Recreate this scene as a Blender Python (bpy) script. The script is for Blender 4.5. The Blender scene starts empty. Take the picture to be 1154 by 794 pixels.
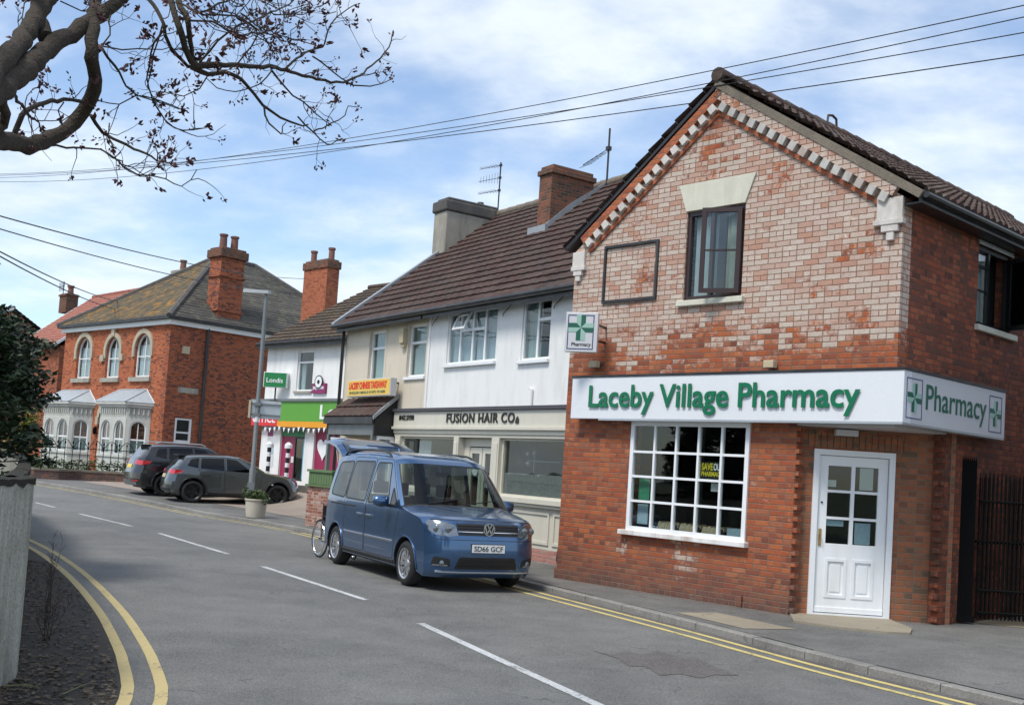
import bpy, bmesh, math, random
from mathutils import Vector, Matrix, geometry
random.seed(7)
PI = math.pi
SC = bpy.context.scene
COL = SC.collection
def R(a): return math.radians(a)

# ---------------------------------------------------------------- camera model
FPX, PITCH, ROLL, CY0, CX0, CAMH = 1232.1, R(3.528), R(-3.69), 455.9, 577.0, 1.73
_f = Vector((0, math.cos(PITCH), math.sin(PITCH))); _r = Vector((1, 0, 0)); _u = _r.cross(_f)
_c, _s = math.cos(ROLL), math.sin(ROLL)
CR = _c*_r - _s*_u; CU = _s*_r + _c*_u; CF = _f
CAM = Vector((0, 0, CAMH))
def ray(X, Y): return CF + CR*((X-CX0)/FPX) - CU*((Y-CY0)/FPX)
def at(X, Y, dist):
    v = ray(X, Y); h = math.hypot(v.x, v.y)
    return CAM + v*(dist/h)
def smooth(a, b, t):
    t = min(1, max(0, (t-a)/(b-a))); return t*t*(3-2*t)
LON = Vector((-5.705, 36.557, 0)); LON_AZ = R(-46)
def hz(x, y):
    D = math.hypot(x, y) if y > 0 else 0
    return .024*max(0, min(D, 80)-31)
def ramp(x, y):
    dx, dy = x-LON.x, y-LON.y
    inn = -dx*math.sin(LON_AZ)+dy*math.cos(LON_AZ); al = dx*math.cos(LON_AZ)+dy*math.sin(LON_AZ)
    return .42*smooth(-3.4, -.3, inn)*smooth(3.5, .5, al)*(1-smooth(8, 11, -al)) if inn > -3.4 else 0
def smooth2(a, b, t): return smooth(a, b, t)
def gnd(X, Y, add=0.0):
    z = 0
    for i in range(50):
        v = ray(X, Y); t = (z+add-CAMH)/v.z; p = CAM+v*t
        z = .5*z+.5*hz(p.x, p.y)
    return Vector((p.x, p.y, z))
class Frame:
    """a building's own axes: x to the right along its street face, y inwards, z up"""
    def __init__(s, o, az): s.o = Vector((o[0], o[1], 0)); s.az = az; s.c = math.cos(az); s.s = math.sin(az)
    def w(s, x, y, z=0): return Vector((s.o.x+x*s.c-y*s.s, s.o.y+x*s.s+y*s.c, z))
    def inv(s, X, Y, y=0.0):
        v = ray(X, Y); n = Vector((-s.s, s.c, 0)); p0 = s.w(0, y)
        t = (p0-CAM).dot(n)/v.dot(n); q = CAM+v*t
        return ((q-p0).x*s.c+(q-p0).y*s.s, q.z)
    def invx(s, X, Y, x=0.0):
        v = ray(X, Y); n = Vector((s.c, s.s, 0)); p0 = s.w(x, 0)
        t = (p0-CAM).dot(n)/v.dot(n); q = CAM+v*t
        return (-(q-p0).x*s.s+(q-p0).y*s.c, q.z)

# ---------------------------------------------------------------- object helpers
def tag(o, label=None, cat=None, group=None, kind=None):
    if label: o['label'] = label
    if cat: o['category'] = cat
    if group: o['group'] = group
    if kind: o['kind'] = kind
    return o
def empty(name, loc, rz=0, label=None, cat=None, group=None):
    o = bpy.data.objects.new(name, None); COL.objects.link(o)
    o.location = loc; o.rotation_euler = (0, 0, rz); o.empty_display_size = .3
    return tag(o, label, cat, group)
def copy_tree(o, parent=None):
    c = o.copy(); COL.objects.link(c); c.parent = parent
    for ch in list(o.children): copy_tree(ch, c)
    return c

class MB:
    def __init__(s): s.v = []; s.f = []; s.mi = []
    def add(s, vs, fs, mi=0):
        b = len(s.v); s.v += [tuple(v) for v in vs]
        for f in fs: s.f.append(tuple(b+i for i in f)); s.mi.append(mi)
        return s
    def quad(s, a, b, c, d, mi=0): return s.add([a, b, c, d], [(0, 1, 2, 3)], mi)
    def tri(s, a, b, c, mi=0): return s.add([a, b, c], [(0, 1, 2)], mi)
    def box(s, x0, x1, y0, y1, z0, z1, mi=0):
        if x0 > x1: x0, x1 = x1, x0
        if y0 > y1: y0, y1 = y1, y0
        if z0 > z1: z0, z1 = z1, z0
        v = [(x0,y0,z0),(x1,y0,z0),(x1,y1,z0),(x0,y1,z0),(x0,y0,z1),(x1,y0,z1),(x1,y1,z1),(x0,y1,z1)]
        return s.add(v, [(0,3,2,1),(4,5,6,7),(0,1,5,4),(1,2,6,5),(2,3,7,6),(3,0,4,7)], mi)
    def obox(s, M, sx, sy, sz, mi=0):
        v = []
        for z in (-1, 1):
            for y in (-1, 1):
                for x in (-1, 1): v.append(M @ Vector((x*sx/2, y*sy/2, z*sz/2)))
        return s.add(v, [(0,2,3,1),(4,5,7,6),(0,1,5,4),(1,3,7,5),(3,2,6,7),(2,0,4,6)], mi)
    def prism(s, poly, axis, lo, hi, mi=0, holes=()):
        """poly in the two axes other than `axis`: 'y' -> (x,z), 'x' -> (y,z), 'z' -> (x,y)"""
        def P(p, h):
            a, b = p
            return (a, h, b) if axis == 'y' else ((h, a, b) if axis == 'x' else (a, b, h))
        loops = [list(poly)]+[list(h) for h in holes]
        flat = [p for l in loops for p in l]
        tris = geometry.tessellate_polygon([[Vector((p[0], p[1], 0)) for p in l] for l in loops])
        n = len(flat)
        s.add([P(p, lo) for p in flat]+[P(p, hi) for p in flat],
              [tuple(t) for t in tris]+[tuple(n+i for i in reversed(t)) for t in tris], mi)
        for l in loops:
            m = len(l)
            s.add([P(p, lo) for p in l]+[P(p, hi) for p in l], [(i, (i+1) % m, m+(i+1) % m, m+i) for i in range(m)], mi)
        return s
    def tube(s, pts, r, n=8, cap=True, mi=0, closed=False):
        pts = [Vector(p) for p in pts]; m = len(pts)
        rr = r if isinstance(r, (list, tuple)) else [r]*m
        up = None; rings = []
        for i, p in enumerate(pts):
            if closed: t = pts[(i+1) % m]-pts[i-1]
            else: t = pts[min(i+1, m-1)]-pts[max(i-1, 0)]
            if t.length < 1e-9: t = Vector((0, 0, 1))
            t.normalize()
            if up is None: up = Vector((0, 0, 1)) if abs(t.z) < .9 else Vector((1, 0, 0))
            a = (up-t*up.dot(t))
            if a.length < 1e-6: a = Vector((1, 0, 0)) if abs(t.x) < .9 else Vector((0, 1, 0)); a = a-t*a.dot(t)
            a.normalize(); up = a; b = t.cross(a)
            rings.append([p+(a*math.cos(2*PI*k/n)+b*math.sin(2*PI*k/n))*rr[i] for k in range(n)])
        vs = [v for rg in rings for v in rg]; fs = []
        for i in range(m if closed else m-1):
            j = (i+1) % m
            for k in range(n): fs.append((i*n+k, i*n+(k+1) % n, j*n+(k+1) % n, j*n+k))
        if cap and not closed:
            fs.append(tuple(reversed(range(n)))); fs.append(tuple((m-1)*n+k for k in range(n)))
        return s.add(vs, fs, mi)
    def lathe(s, prof, c=(0, 0, 0), axis='z', n=20, mi=0, closed=False, cap=True):
        c = Vector(c); vs = []
        for r, h in prof:
            for k in range(n):
                a = 2*PI*k/n; x, y = r*math.cos(a), r*math.sin(a)
                vs.append(c+Vector((x, y, h) if axis == 'z' else ((x, h, y) if axis == 'y' else (h, x, y))))
        fs = []; m = len(prof)
        for i in range(m if closed else m-1):
            j = (i+1) % m
            for k in range(n): fs.append((i*n+k, i*n+(k+1) % n, j*n+(k+1) % n, j*n+k))
        if not closed and cap:
            if prof[0][0] > 1e-5: fs.append(tuple(reversed(range(n))))
            if prof[-1][0] > 1e-5: fs.append(tuple((m-1)*n+k for k in range(n)))
        return s.add(vs, fs, mi)
    def build(s, name, mat, parent=None, smooth=None, bevel=0, loc=None, rot=None, fix=True):
        me = bpy.data.meshes.new(name); me.from_pydata(s.v, [], s.f)
        mats = mat if isinstance(mat, (list, tuple)) else [mat]
        for m in mats: me.materials.append(m)
        me.polygons.foreach_set('material_index', s.mi)
        if fix:
            bm = bmesh.new(); bm.from_mesh(me)
            if smooth is not None: bmesh.ops.remove_doubles(bm, verts=bm.verts, dist=1e-5)
            bmesh.ops.recalc_face_normals(bm, faces=bm.faces); bm.to_mesh(me); bm.free()
        if smooth is not None:
            me.polygons.foreach_set('use_smooth', [True]*len(me.polygons)); me.update()
            me.set_sharp_from_angle(angle=R(smooth))
        me.update()
        o = bpy.data.objects.new(name, me); COL.objects.link(o)
        if parent: o.parent = parent
        if loc: o.location = loc
        if rot: o.rotation_euler = rot
        if bevel:
            b = o.modifiers.new('bevel', 'BEVEL'); b.width = bevel; b.segments = 2; b.limit_method = 'ANGLE'; b.angle_limit = R(40)
        return o

def rect(x0, x1, z0, z1): return [(x0, z0), (x1, z0), (x1, z1), (x0, z1)]
def arch(x0, x1, z0, z1, n=10):
    c = (x0+x1)/2; r = (x1-x0)/2
    return [(x0, z0), (x1, z0)]+[(c+r*math.cos(PI*k/n), z1-r+r*math.sin(PI*k/n)) for k in range(n+1)]
def frame_poly(mb, outer, inner, axis, lo, hi): mb.prism(outer, axis, lo, hi, holes=[inner])

def catmull(pts, step=.5):
    P = [Vector(p) for p in pts]; out = []
    P = [P[0]*2-P[1]]+P+[P[-1]*2-P[-2]]
    for i in range(1, len(P)-2):
        n = max(1, int((P[i+1]-P[i]).length/step))
        for k in range(n):
            t = k/n
            out.append(.5*((2*P[i])+(P[i+1]-P[i-1])*t+(2*P[i-1]-5*P[i]+4*P[i+1]-P[i+2])*t*t+(3*P[i]-P[i-1]-3*P[i+1]+P[i+2])*t**3))
    out.append(P[-2]); return out
def offset(c, d):
    out = []
    for i, p in enumerate(c):
        t = c[min(i+1, len(c)-1)]-c[max(i-1, 0)]; t.normalize()
        out.append(p+Vector((t.y, -t.x, 0))*d)      # d > 0: to the right of travel
    return out

# ---------------------------------------------------------------- material helpers
class NT:
    def __init__(s, name):
        s.m = bpy.data.materials.new(name); s.m.use_nodes = True; s.t = s.m.node_tree; s.t.nodes.clear()
        s.out = s.t.nodes.new('ShaderNodeOutputMaterial')
    def n(s, typ, ins=None, **kw):
        nd = s.t.nodes.new('ShaderNode'+typ)
        for k, v in kw.items(): setattr(nd, k, v)
        for k, v in (ins or {}).items(): s.set(nd.inputs[k], v)
        return nd
    def set(s, sock, v):
        if isinstance(v, bpy.types.NodeSocket): s.t.links.new(v, sock)
        elif isinstance(v, bpy.types.Node): s.t.links.new(v.outputs[0], sock)
        else: sock.default_value = v
    def math(s, op, a, b=0.0, c=None, clamp=False):
        nd = s.t.nodes.new('ShaderNodeMath'); nd.operation = op; nd.use_clamp = clamp
        s.set(nd.inputs[0], a); s.set(nd.inputs[1], b)
        if c is not None: s.set(nd.inputs[2], c)
        return nd.outputs[0]
    def mix(s, f, a, b, blend='MIX'):
        nd = s.t.nodes.new('ShaderNodeMix'); nd.data_type = 'RGBA'; nd.blend_type = blend
        s.set(nd.inputs[0], f); s.set(nd.inputs[6], a if not isinstance(a, tuple) else (*a[:3], 1)); s.set(nd.inputs[7], b if not isinstance(b, tuple) else (*b[:3], 1))
        return nd.outputs[2]
    def obj(s): return s.n('TexCoord').outputs['Object']
    def noise(s, vec, scale, detail=4, rough=.55, dim='3D'):
        nd = s.n('TexNoise', {'Scale': scale, 'Detail': detail, 'Roughness': rough}, noise_dimensions=dim)
        if vec is not None: s.set(nd.inputs['Vector'], vec)
        return nd.outputs[0]
    def scalev(s, vec, x, y, z):
        nd = s.n('Mapping'); s.set(nd.inputs[0], vec); nd.inputs['Scale'].default_value = (x, y, z); return nd.outputs[0]
    def ramp(s, f, stops, const=False):
        nd = s.t.nodes.new('ShaderNodeValToRGB'); cr = nd.color_ramp
        if const: cr.interpolation = 'CONSTANT'
        while len(cr.elements) < len(stops): cr.elements.new(.5)
        for e, (p, c) in zip(cr.elements, stops): e.position = p; e.color = (*c, 1) if isinstance(c, tuple) else (c, c, c, 1)
        s.set(nd.inputs[0], f); return nd.outputs[0]
    def bump(s, h, dist=.01, strength=1.0):
        nd = s.n('Bump', {'Height': h, 'Distance': dist, 'Strength': strength}); return nd.outputs[0]
    def pbr(s, col, rough=.7, metal=0, bump=None, coat=0, spec=.5):
        b = s.n('BsdfPrincipled'); s.set(b.inputs['Base Color'], col if not isinstance(col, tuple) else (*col[:3], 1))
        s.set(b.inputs['Roughness'], rough); s.set(b.inputs['Metallic'], metal)
        b.inputs['Coat Weight'].default_value = coat; b.inputs['Coat Roughness'].default_value = .04
        b.inputs['Specular IOR Level'].default_value = spec
        if bump is not None: s.set(b.inputs['Normal'], bump)
        s.t.links.new(b.outputs[0], s.out.inputs[0]); s.b = b
        return s.m

def simple(name, col, rough=.6, metal=0, var=.12, scale=6, coat=0, bump=0, spec=.5, streak=False, dirt=None, dirtamt=.35):
    t = NT(name); v = t.obj()
    nz = t.noise(t.scalev(v, 1, 1, .25) if streak else v, scale, 5)
    nz = t.math('MULTIPLY_ADD', nz, 2.0*var, 1-var)
    c = t.mix(1.0, col, t.ramp(t.math('MULTIPLY', nz, .5), [(0, 0.0), (1, 2.0)]), 'MULTIPLY')
    if dirt:
        d = t.noise(t.scalev(v, 1.3, 1.3, .3), 2.2, 6, .65)
        c = t.mix(t.math('MULTIPLY', t.ramp(d, [(.48, 0.), (.72, 1.)]), dirtamt), c, dirt)
    b = None
    if bump: b = t.bump(t.noise(v, 60, 3), bump)
    return t.pbr(c, t.math('MULTIPLY_ADD', t.noise(v, 3.3, 3), .15, rough-.07), metal, b, coat, spec)

def brick(name, cols, mortar=(.20, .14, .105), bw=.225, bh=.075, white=None, whitecol=(.56, .50, .45), mottle=(.09, .05, .04), mottle_amt=.35, header=4, dirt=None, dark_low=None):
    t = NT(name); v = t.obj(); sep = t.n('SeparateXYZ', {0: v})
    nrm = t.n('SeparateXYZ', {0: t.n('TexCoord').outputs['Normal']})
    pick = t.math('GREATER_THAN', t.math('ABSOLUTE', nrm.outputs[0]), t.math('ABSOLUTE', nrm.outputs[1]))
    u = t.math('ADD', t.math('MULTIPLY', sep.outputs[1], pick), t.math('MULTIPLY', sep.outputs[0], t.math('SUBTRACT', 1.0, pick)))
    wob = t.math('MULTIPLY_ADD', t.noise(v, 5, 2), .012, -.006)
    z = t.math('ADD', t.math('ADD', sep.outputs[2], 20.0), wob); u = t.math('ADD', t.math('ADD', u, 50.0), wob)
    zz = t.math('DIVIDE', z, bh); row = t.math('FLOOR', zz)
    hd = t.math('LESS_THAN', t.math('MODULO', row, float(header)), .5)
    uu = t.math('MULTIPLY', t.math('DIVIDE', u, bw), t.math('ADD', 1.0, hd))
    uu = t.math('MULTIPLY_ADD', t.math('MODULO', row, 2.0), .5, uu); colm = t.math('FLOOR', uu)
    fu = t.math('FRACT', uu); fv = t.math('FRACT', zz)
    du = t.math('MULTIPLY', t.math('MINIMUM', fu, t.math('SUBTRACT', 1.0, fu)), bw); du = t.math('DIVIDE', du, t.math('ADD', 1.0, hd))
    dv = t.math('MULTIPLY', t.math('MINIMUM', fv, t.math('SUBTRACT', 1.0, fv)), bh)
    dd = t.math('ADD', t.math('MINIMUM', du, dv), t.math('MULTIPLY_ADD', t.noise(v, 30, 4, .7), .012, -.006))
    isb = t.n('MapRange', {'Value': dd, 'From Min': .003, 'From Max': .0085}).outputs[0]
    wn = t.n('TexWhiteNoise', {0: t.n('CombineXYZ', {0: colm, 1: row, 2: 3.0}).outputs[0]}, noise_dimensions='3D')
    wn2 = t.n('TexWhiteNoise', {0: t.n('CombineXYZ', {0: colm, 1: row, 2: 9.0}).outputs[0]}, noise_dimensions='3D')
    rnd = wn.outputs['Value']; rnd2 = wn2.outputs['Value']
    n = len(cols); big = t.noise(v, .9, 4, .6)
    sel = t.math('ADD', t.math('MULTIPLY', rnd, .75), t.math('MULTIPLY_ADD', big, .9, -.32), clamp=True)
    c = t.ramp(sel, [(i/n, col) for i, col in enumerate(cols)], const=True)
    c = t.mix(t.math('MULTIPLY', t.ramp(t.noise(v, 14, 5, .7), [(.45, 0.), (.75, 1.)]), mottle_amt), c, mottle)
    mcol = mortar
    if white:
        z0, z1, thr = white
        zr = t.n('MapRange', {'Value': sep.outputs[2], 'From Min': z0, 'From Max': z1, 'To Min': -.62, 'To Max': .1}).outputs[0]
        w = t.math('ADD', t.math('ADD', zr, t.math('MULTIPLY_ADD', t.noise(v, .85, 5, .65), 1.9, -.95)), t.math('MULTIPLY_ADD', rnd2, .5, -.25))
        w = t.math('ADD', w, t.math('MULTIPLY_ADD', t.noise(v, 16, 4, .7), .7, -.35))
        w = t.n('MapRange', {'Value': w, 'From Min': thr-.06, 'From Max': thr+.16}).outputs[0]
        w = t.math('MULTIPLY', w, t.math('MULTIPLY_ADD', t.noise(v, 9, 3, .6), .5, .66), clamp=True)
        wc = t.ramp(t.math('ADD', t.math('MULTIPLY', rnd2, .8), t.math('MULTIPLY', t.noise(v, 11, 4, .7), .2)), [(0, (.66,.61,.53)), (.22, (.58,.50,.43)), (.42, (.53,.43,.37)), (.62, (.46,.26,.19)), (.74, (.58,.51,.44)), (.93, (.50,.44,.37)), (.985, (.17,.16,.10))])
        wc = t.mix(t.math('MULTIPLY', t.ramp(t.noise(v, 38, 4, .75), [(.46, 0.), (.64, 1.)]), .5), wc, (.40,.25,.19))
        c = t.mix(w, c, wc); mcol = t.mix(t.math('MULTIPLY', w, .65), mortar, t.mix(t.noise(v, 6, 3), (.34, .12, .07), (.22, .15, .11)))
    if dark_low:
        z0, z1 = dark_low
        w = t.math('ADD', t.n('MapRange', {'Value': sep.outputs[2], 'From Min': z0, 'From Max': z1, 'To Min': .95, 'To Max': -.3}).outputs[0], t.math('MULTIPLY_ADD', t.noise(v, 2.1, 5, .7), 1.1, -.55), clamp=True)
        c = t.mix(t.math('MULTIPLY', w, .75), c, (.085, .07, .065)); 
    if dirt: c = t.mix(t.math('MULTIPLY', t.ramp(t.noise(t.scalev(v, 1, 1, .4), 1.3, 6, .65), [(.42, 0.), (.62, 1.)]), dirt), c, (.07, .045, .035))
    col = t.mix(isb, mcol, c)
    h = t.math('ADD', t.math('MULTIPLY', isb, .8), t.math('MULTIPLY', t.noise(v, 45, 4, .7), .5))
    h = t.math('ADD', h, t.math('MULTIPLY', rnd, .45))
    return t.pbr(col, .9, 0, t.bump(h, .007, .9), spec=.25)

def glass(name, tint=(.35, .4, .4), rough=.0, refl=1.0, ior=1.5):
    t = NT(name); v = t.obj()
    nb = t.bump(t.noise(v, 1.3, 2), .02, .12)
    fr = t.n('LayerWeight', {'Blend': .5}); t.set(fr.inputs['Normal'], nb); fc = t.math('MULTIPLY_ADD', t.math('POWER', fr.outputs[1], 4.0), .8, .034)
    tr = t.n('BsdfTransparent', {0: (*tint, 1)}); gl = t.n('BsdfGlossy', {'Color': (refl, refl, refl, 1), 'Roughness': rough}); t.set(gl.inputs['Normal'], nb)
    mx = t.n('MixShader', {0: t.math('MULTIPLY', fc, 1.0, clamp=True), 1: tr, 2: gl})
    t.t.links.new(mx.outputs[0], t.out.inputs[0]); return t.m

def tiles_mat(name, cols, tw=.3, th=.3, lichen=None, lamt=.5, streaks=True, axis=0):
    """roof covering coloured per tile; u along the eave, rows by height"""
    t = NT(name); v = t.obj(); sep = t.n('SeparateXYZ', {0: v})
    row = t.math('FLOOR', t.math('DIVIDE', t.math('ADD', sep.outputs[2], 20.), th*.62)); col = t.math('FLOOR', t.math('DIVIDE', t.math('ADD', sep.outputs[axis], 50.), tw))
    wn = t.n('TexWhiteNoise', {0: t.n('CombineXYZ', {0: col, 1: row, 2: 1.0}).outputs[0]}, noise_dimensions='3D').outputs['Value']
    n = len(cols); sel = t.math('ADD', t.math('MULTIPLY', wn, .8), t.math('MULTIPLY_ADD', t.noise(v, .8, 4), .9, -.35), clamp=True)
    c = t.ramp(sel, [(i/n, k) for i, k in enumerate(cols)])
    c = t.mix(t.math('MULTIPLY', t.ramp(t.noise(v, 9, 6, .7), [(.5, 0.), (.7, 1.)]), .3), c, (.16, .14, .12))
    if lichen: c = t.mix(t.math('MULTIPLY', t.ramp(t.noise(v, 2.2, 7, .7), [(.5, 0.), (.66, 1.)]), lamt), c, lichen)
    return t.pbr(c, .85, 0, t.bump(t.noise(v, 50, 3), .004), spec=.2)
# ---------------------------------------------------------------- materials
M = {}
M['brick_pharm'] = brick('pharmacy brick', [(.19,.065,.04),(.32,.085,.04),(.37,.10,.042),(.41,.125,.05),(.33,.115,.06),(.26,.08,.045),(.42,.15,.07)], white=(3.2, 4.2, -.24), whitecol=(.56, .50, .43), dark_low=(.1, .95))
M['brick_side'] = brick('pharmacy side brick', [(.12,.042,.028),(.24,.065,.035),(.31,.08,.038),(.19,.06,.038),(.34,.10,.05),(.15,.06,.04)], mortar=(.12,.075,.055), dirt=.5)  # dirty brick, its colour darkened further in place of the alley shade
M['brick_infill'] = brick('newer infill brick', [(.20,.085,.05),(.27,.10,.055),(.31,.12,.06),(.34,.125,.065),(.25,.12,.07),(.16,.10,.065)], mortar=(.22,.165,.12), header=2, mottle_amt=.2)
M['brick_house'] = brick('house brick', [(.24,.06,.032),(.42,.115,.05),(.48,.14,.06),(.52,.16,.07),(.40,.11,.05),(.17,.07,.05)], mortar=(.22,.13,.09), mottle_amt=.3)
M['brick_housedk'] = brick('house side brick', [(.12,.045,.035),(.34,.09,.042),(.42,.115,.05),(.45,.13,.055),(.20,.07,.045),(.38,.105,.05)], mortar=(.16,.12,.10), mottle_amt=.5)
M['brick_stack'] = brick('chimney brick', [(.11,.06,.04),(.19,.075,.045),(.24,.09,.05),(.15,.075,.05),(.09,.06,.045)], mortar=(.16,.14,.12), mottle=(.06,.05,.045), mottle_amt=.6)
M['brick_stack_o'] = brick('orange chimney brick', [(.30,.08,.04),(.40,.12,.05),(.45,.13,.06),(.34,.10,.05)], mortar=(.2,.15,.12), mottle_amt=.3)
M['brick_low'] = brick('weathered low wall brick', [(.09,.06,.05),(.16,.09,.07),(.24,.10,.07),(.13,.08,.075),(.2,.12,.09)], mortar=(.15,.13,.11), dirt=.6)
M['brick_pier'] = brick('rough pier brick', [(.30,.12,.08),(.38,.2,.15),(.42,.30,.25),(.28,.10,.06),(.22,.09,.06)], mortar=(.42,.38,.34), mottle_amt=.3)
M['brick_pink'] = brick('pink plinth brick', [(.40,.17,.14),(.46,.21,.17),(.42,.25,.22)], mortar=(.35,.3,.27))
M['stone'] = simple('pale lintel paint', (.62,.60,.50), .8, var=.1, dirt=(.3,.28,.22), bump=.003)
M['stone_grey'] = simple('grey sill stone', (.36,.34,.29), .85, var=.2, dirt=(.14,.13,.11), dirtamt=.6)
M['stone_white'] = simple('weathered white corbel paint', (.60,.56,.52), .85, var=.2, scale=12, dirt=(.25,.2,.17), dirtamt=.6, bump=.004)
M['dentil'] = simple('shade toned dentil paint', (.47,.46,.43), .85, var=.25, scale=9, dirt=(.3,.12,.07), dirtamt=.7)  # grey puts the weaker light on the right verge dentils into colour
M['verge'] = simple('mossy verge mortar', (.19,.16,.125), .9, var=.3, scale=8, dirt=(.09,.08,.06), dirtamt=.7, bump=.01)
M['render_white'] = simple('white painted render', (.80,.80,.785), .8, var=.03, scale=2, dirt=(.50,.50,.47), dirtamt=.4, bump=.003)
M['render_cream'] = simple('cream painted render', (.64,.57,.46), .8, var=.07, scale=2, dirt=(.46,.40,.33), dirtamt=.35, bump=.003)
M['render_grey'] = simple('cement chimney render', (.34,.32,.27), .9, var=.2, scale=4, dirt=(.12,.11,.1), dirtamt=.6, bump=.01)
M['cap_dark'] = simple('dark chimney cap', (.09,.085,.08), .9, var=.3, scale=5, dirt=(.2,.18,.15), dirtamt=.5, bump=.01)
M['upvc'] = simple('white window frame', (.80,.81,.82), .35, var=.03, dirt=(.55,.55,.5), dirtamt=.3)
M['white_gloss'] = simple('white gloss paint', (.80,.82,.84), .3, var=.03, dirt=(.55,.54,.5), dirtamt=.3)
M['white_worn'] = simple('worn white sill paint', (.78,.77,.75), .6, var=.08, scale=10, dirt=(.3,.2,.15), dirtamt=.8)
M['sign_white'] = simple('white sign panel', (.72,.74,.77), .28, var=.04, scale=2)
M['sign_grey'] = simple('pale grey sign panel', (.56,.56,.58), .35, var=.04, scale=2)
M['metal_edge'] = simple('aluminium edge', (.55,.58,.6), .35, .6, var=.08)
M['green_text'] = simple('green acrylic letters', (.0,.15,.065), .35, var=.06)
M['green_dark'] = simple('dark green print', (.01,.10,.065), .45)
M['green_pale'] = simple('pale green print', (.30,.47,.40), .45)
M['navy'] = simple('navy print', (.03,.04,.14), .45)
M['brown_frame'] = simple('dark brown window frame', (.035,.016,.014), .35, var=.15)
M['black_paint'] = simple('black gloss paint', (.012,.012,.013), .35, var=.2)
M['black_plastic'] = simple('black plastic', (.018,.018,.019), .5, var=.2)
M['gutter'] = simple('black gutter', (.02,.02,.022), .4, var=.3, dirt=(.1,.1,.09))
M['band_dark'] = simple('dark grey fascia band', (.07,.065,.075), .6, var=.2)
M['iron'] = simple('black iron bars', (.005,.005,.005), .85, var=.3, spec=.15)
M['salon_cream'] = simple('cream shopfront paint', (.62,.59,.50), .45, var=.04, dirt=(.45,.42,.34), dirtamt=.3)
M['tile_brown'] = tiles_mat('brown concrete tiles', [(.045,.028,.025),(.065,.035,.03),(.075,.045,.038),(.055,.04,.037),(.085,.055,.045)], .3, .335, lichen=(.10,.085,.075), lamt=.35)
M['tile_grey'] = tiles_mat('weathered grey brown tiles', [(.05,.038,.034),(.06,.05,.045),(.075,.062,.055),(.05,.045,.042)], .3, .335, lichen=(.14,.13,.12), lamt=.45)
M['tile_ph'] = tiles_mat('pharmacy pantiles', [(.05,.03,.026),(.075,.045,.038),(.095,.06,.05),(.06,.04,.036)], .3, .33, lichen=(.22,.21,.18), lamt=.45, axis=1)
M['tile_londis'] = tiles_mat('old brown tiles', [(.06,.042,.032),(.085,.058,.04),(.10,.07,.05),(.06,.05,.042)], .3, .3, lichen=(.16,.14,.1), lamt=.4)
M['tile_terra'] = tiles_mat('terracotta tiles', [(.30,.11,.08),(.35,.14,.10),(.38,.16,.12),(.32,.13,.10)], .3, .33)
M['slate'] = tiles_mat('grey slate', [(.055,.052,.048),(.08,.076,.07),(.10,.094,.082),(.065,.062,.057)], .3, .33, lichen=(.20,.19,.13), lamt=.5)
M['slate_lichen'] = tiles_mat('lichen covered slate', [(.085,.075,.055),(.11,.095,.065),(.135,.11,.07),(.095,.08,.055)], .3, .33, lichen=(.38,.19,.04), lamt=.9)
M['lead'] = simple('lead flashing', (.33,.35,.37), .5, .3, var=.2, dirt=(.18,.19,.2))
M['terra_pot'] = simple('clay chimney pot', (.22,.10,.075), .85, var=.25, dirt=(.06,.05,.045), dirtamt=.5)
M['bay_grey'] = simple('bay window stone', (.52,.52,.48), .75, var=.08, dirt=(.3,.3,.26), dirtamt=.5)
M['bay_roof'] = simple('bay lead roof', (.38,.42,.45), .5, .2, var=.15)
M['arch_stone'] = simple('buff arch stone', (.46,.40,.30), .85, var=.15, dirt=(.28,.24,.18), dirtamt=.6)
M['glass'] = glass('window glass', (.84,.88,.87))
M['glass_dark'] = glass('tinted glass', (.10,.12,.12))
M['glass_car'] = glass('windscreen glass', (.50,.58,.55))
M['curtain'] = simple('pale curtain', (.52,.58,.64), .9, var=.15, scale=14, streak=True)
M['curtain_cream'] = simple('cream curtain', (.60,.56,.47), .9, var=.15, scale=14, streak=True)
M['blind'] = simple('frosted blind', (.42,.50,.50), .8, var=.08)
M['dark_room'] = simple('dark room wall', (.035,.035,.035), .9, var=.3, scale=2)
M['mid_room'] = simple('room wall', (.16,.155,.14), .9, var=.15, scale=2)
M['frost'] = simple('frosted film', (.22,.22,.215), .6, var=.5, scale=22)
M['salon_room'] = simple('pale salon wall', (.62,.62,.60), .9, var=.1, scale=2)
M['brass'] = simple('brass', (.5,.33,.1), .3, .9)
M['paper'] = simple('white paper', (.62,.64,.64), .8, var=.12, scale=22)
M['paper_green'] = simple('green printed poster', (.06,.28,.16), .7, var=.35, scale=14)
M['paper_blue'] = simple('blue printed poster', (.35,.47,.55), .7, var=.25, scale=18)
M['paper_yellow'] = simple('yellow poster', (.75,.62,.03), .6)
M['card'] = simple('buff card', (.50,.42,.28), .85, var=.2, scale=20)
M['red_sign'] = simple('red sign panel', (.72,.02,.025), .4)
M['lime_sign'] = simple('green shop fascia', (.10,.33,.03), .4, var=.05)
M['orange_sign'] = simple('orange fascia stripe', (.80,.33,.01), .45)
M['deep_green'] = simple('green sign panel', (.01,.20,.055), .4)
M['purple'] = simple('plum sign panel', (.24,.02,.11), .45)
M['magenta'] = simple('magenta door panel', (.30,.018,.075), .45, var=.1)
M['sky_poster'] = simple('sky blue poster', (.16,.42,.60), .6, var=.2)
M['yellow_box'] = simple('yellow light box sign', (.80,.52,.09), .4, var=.06)
M['red_letter'] = simple('red letters', (.70,.035,.01), .5)
M['white_letter'] = simple('white letters', (.82,.83,.84), .4)
M['black_letter'] = simple('black letters', (.015,.015,.015), .4)
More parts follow.
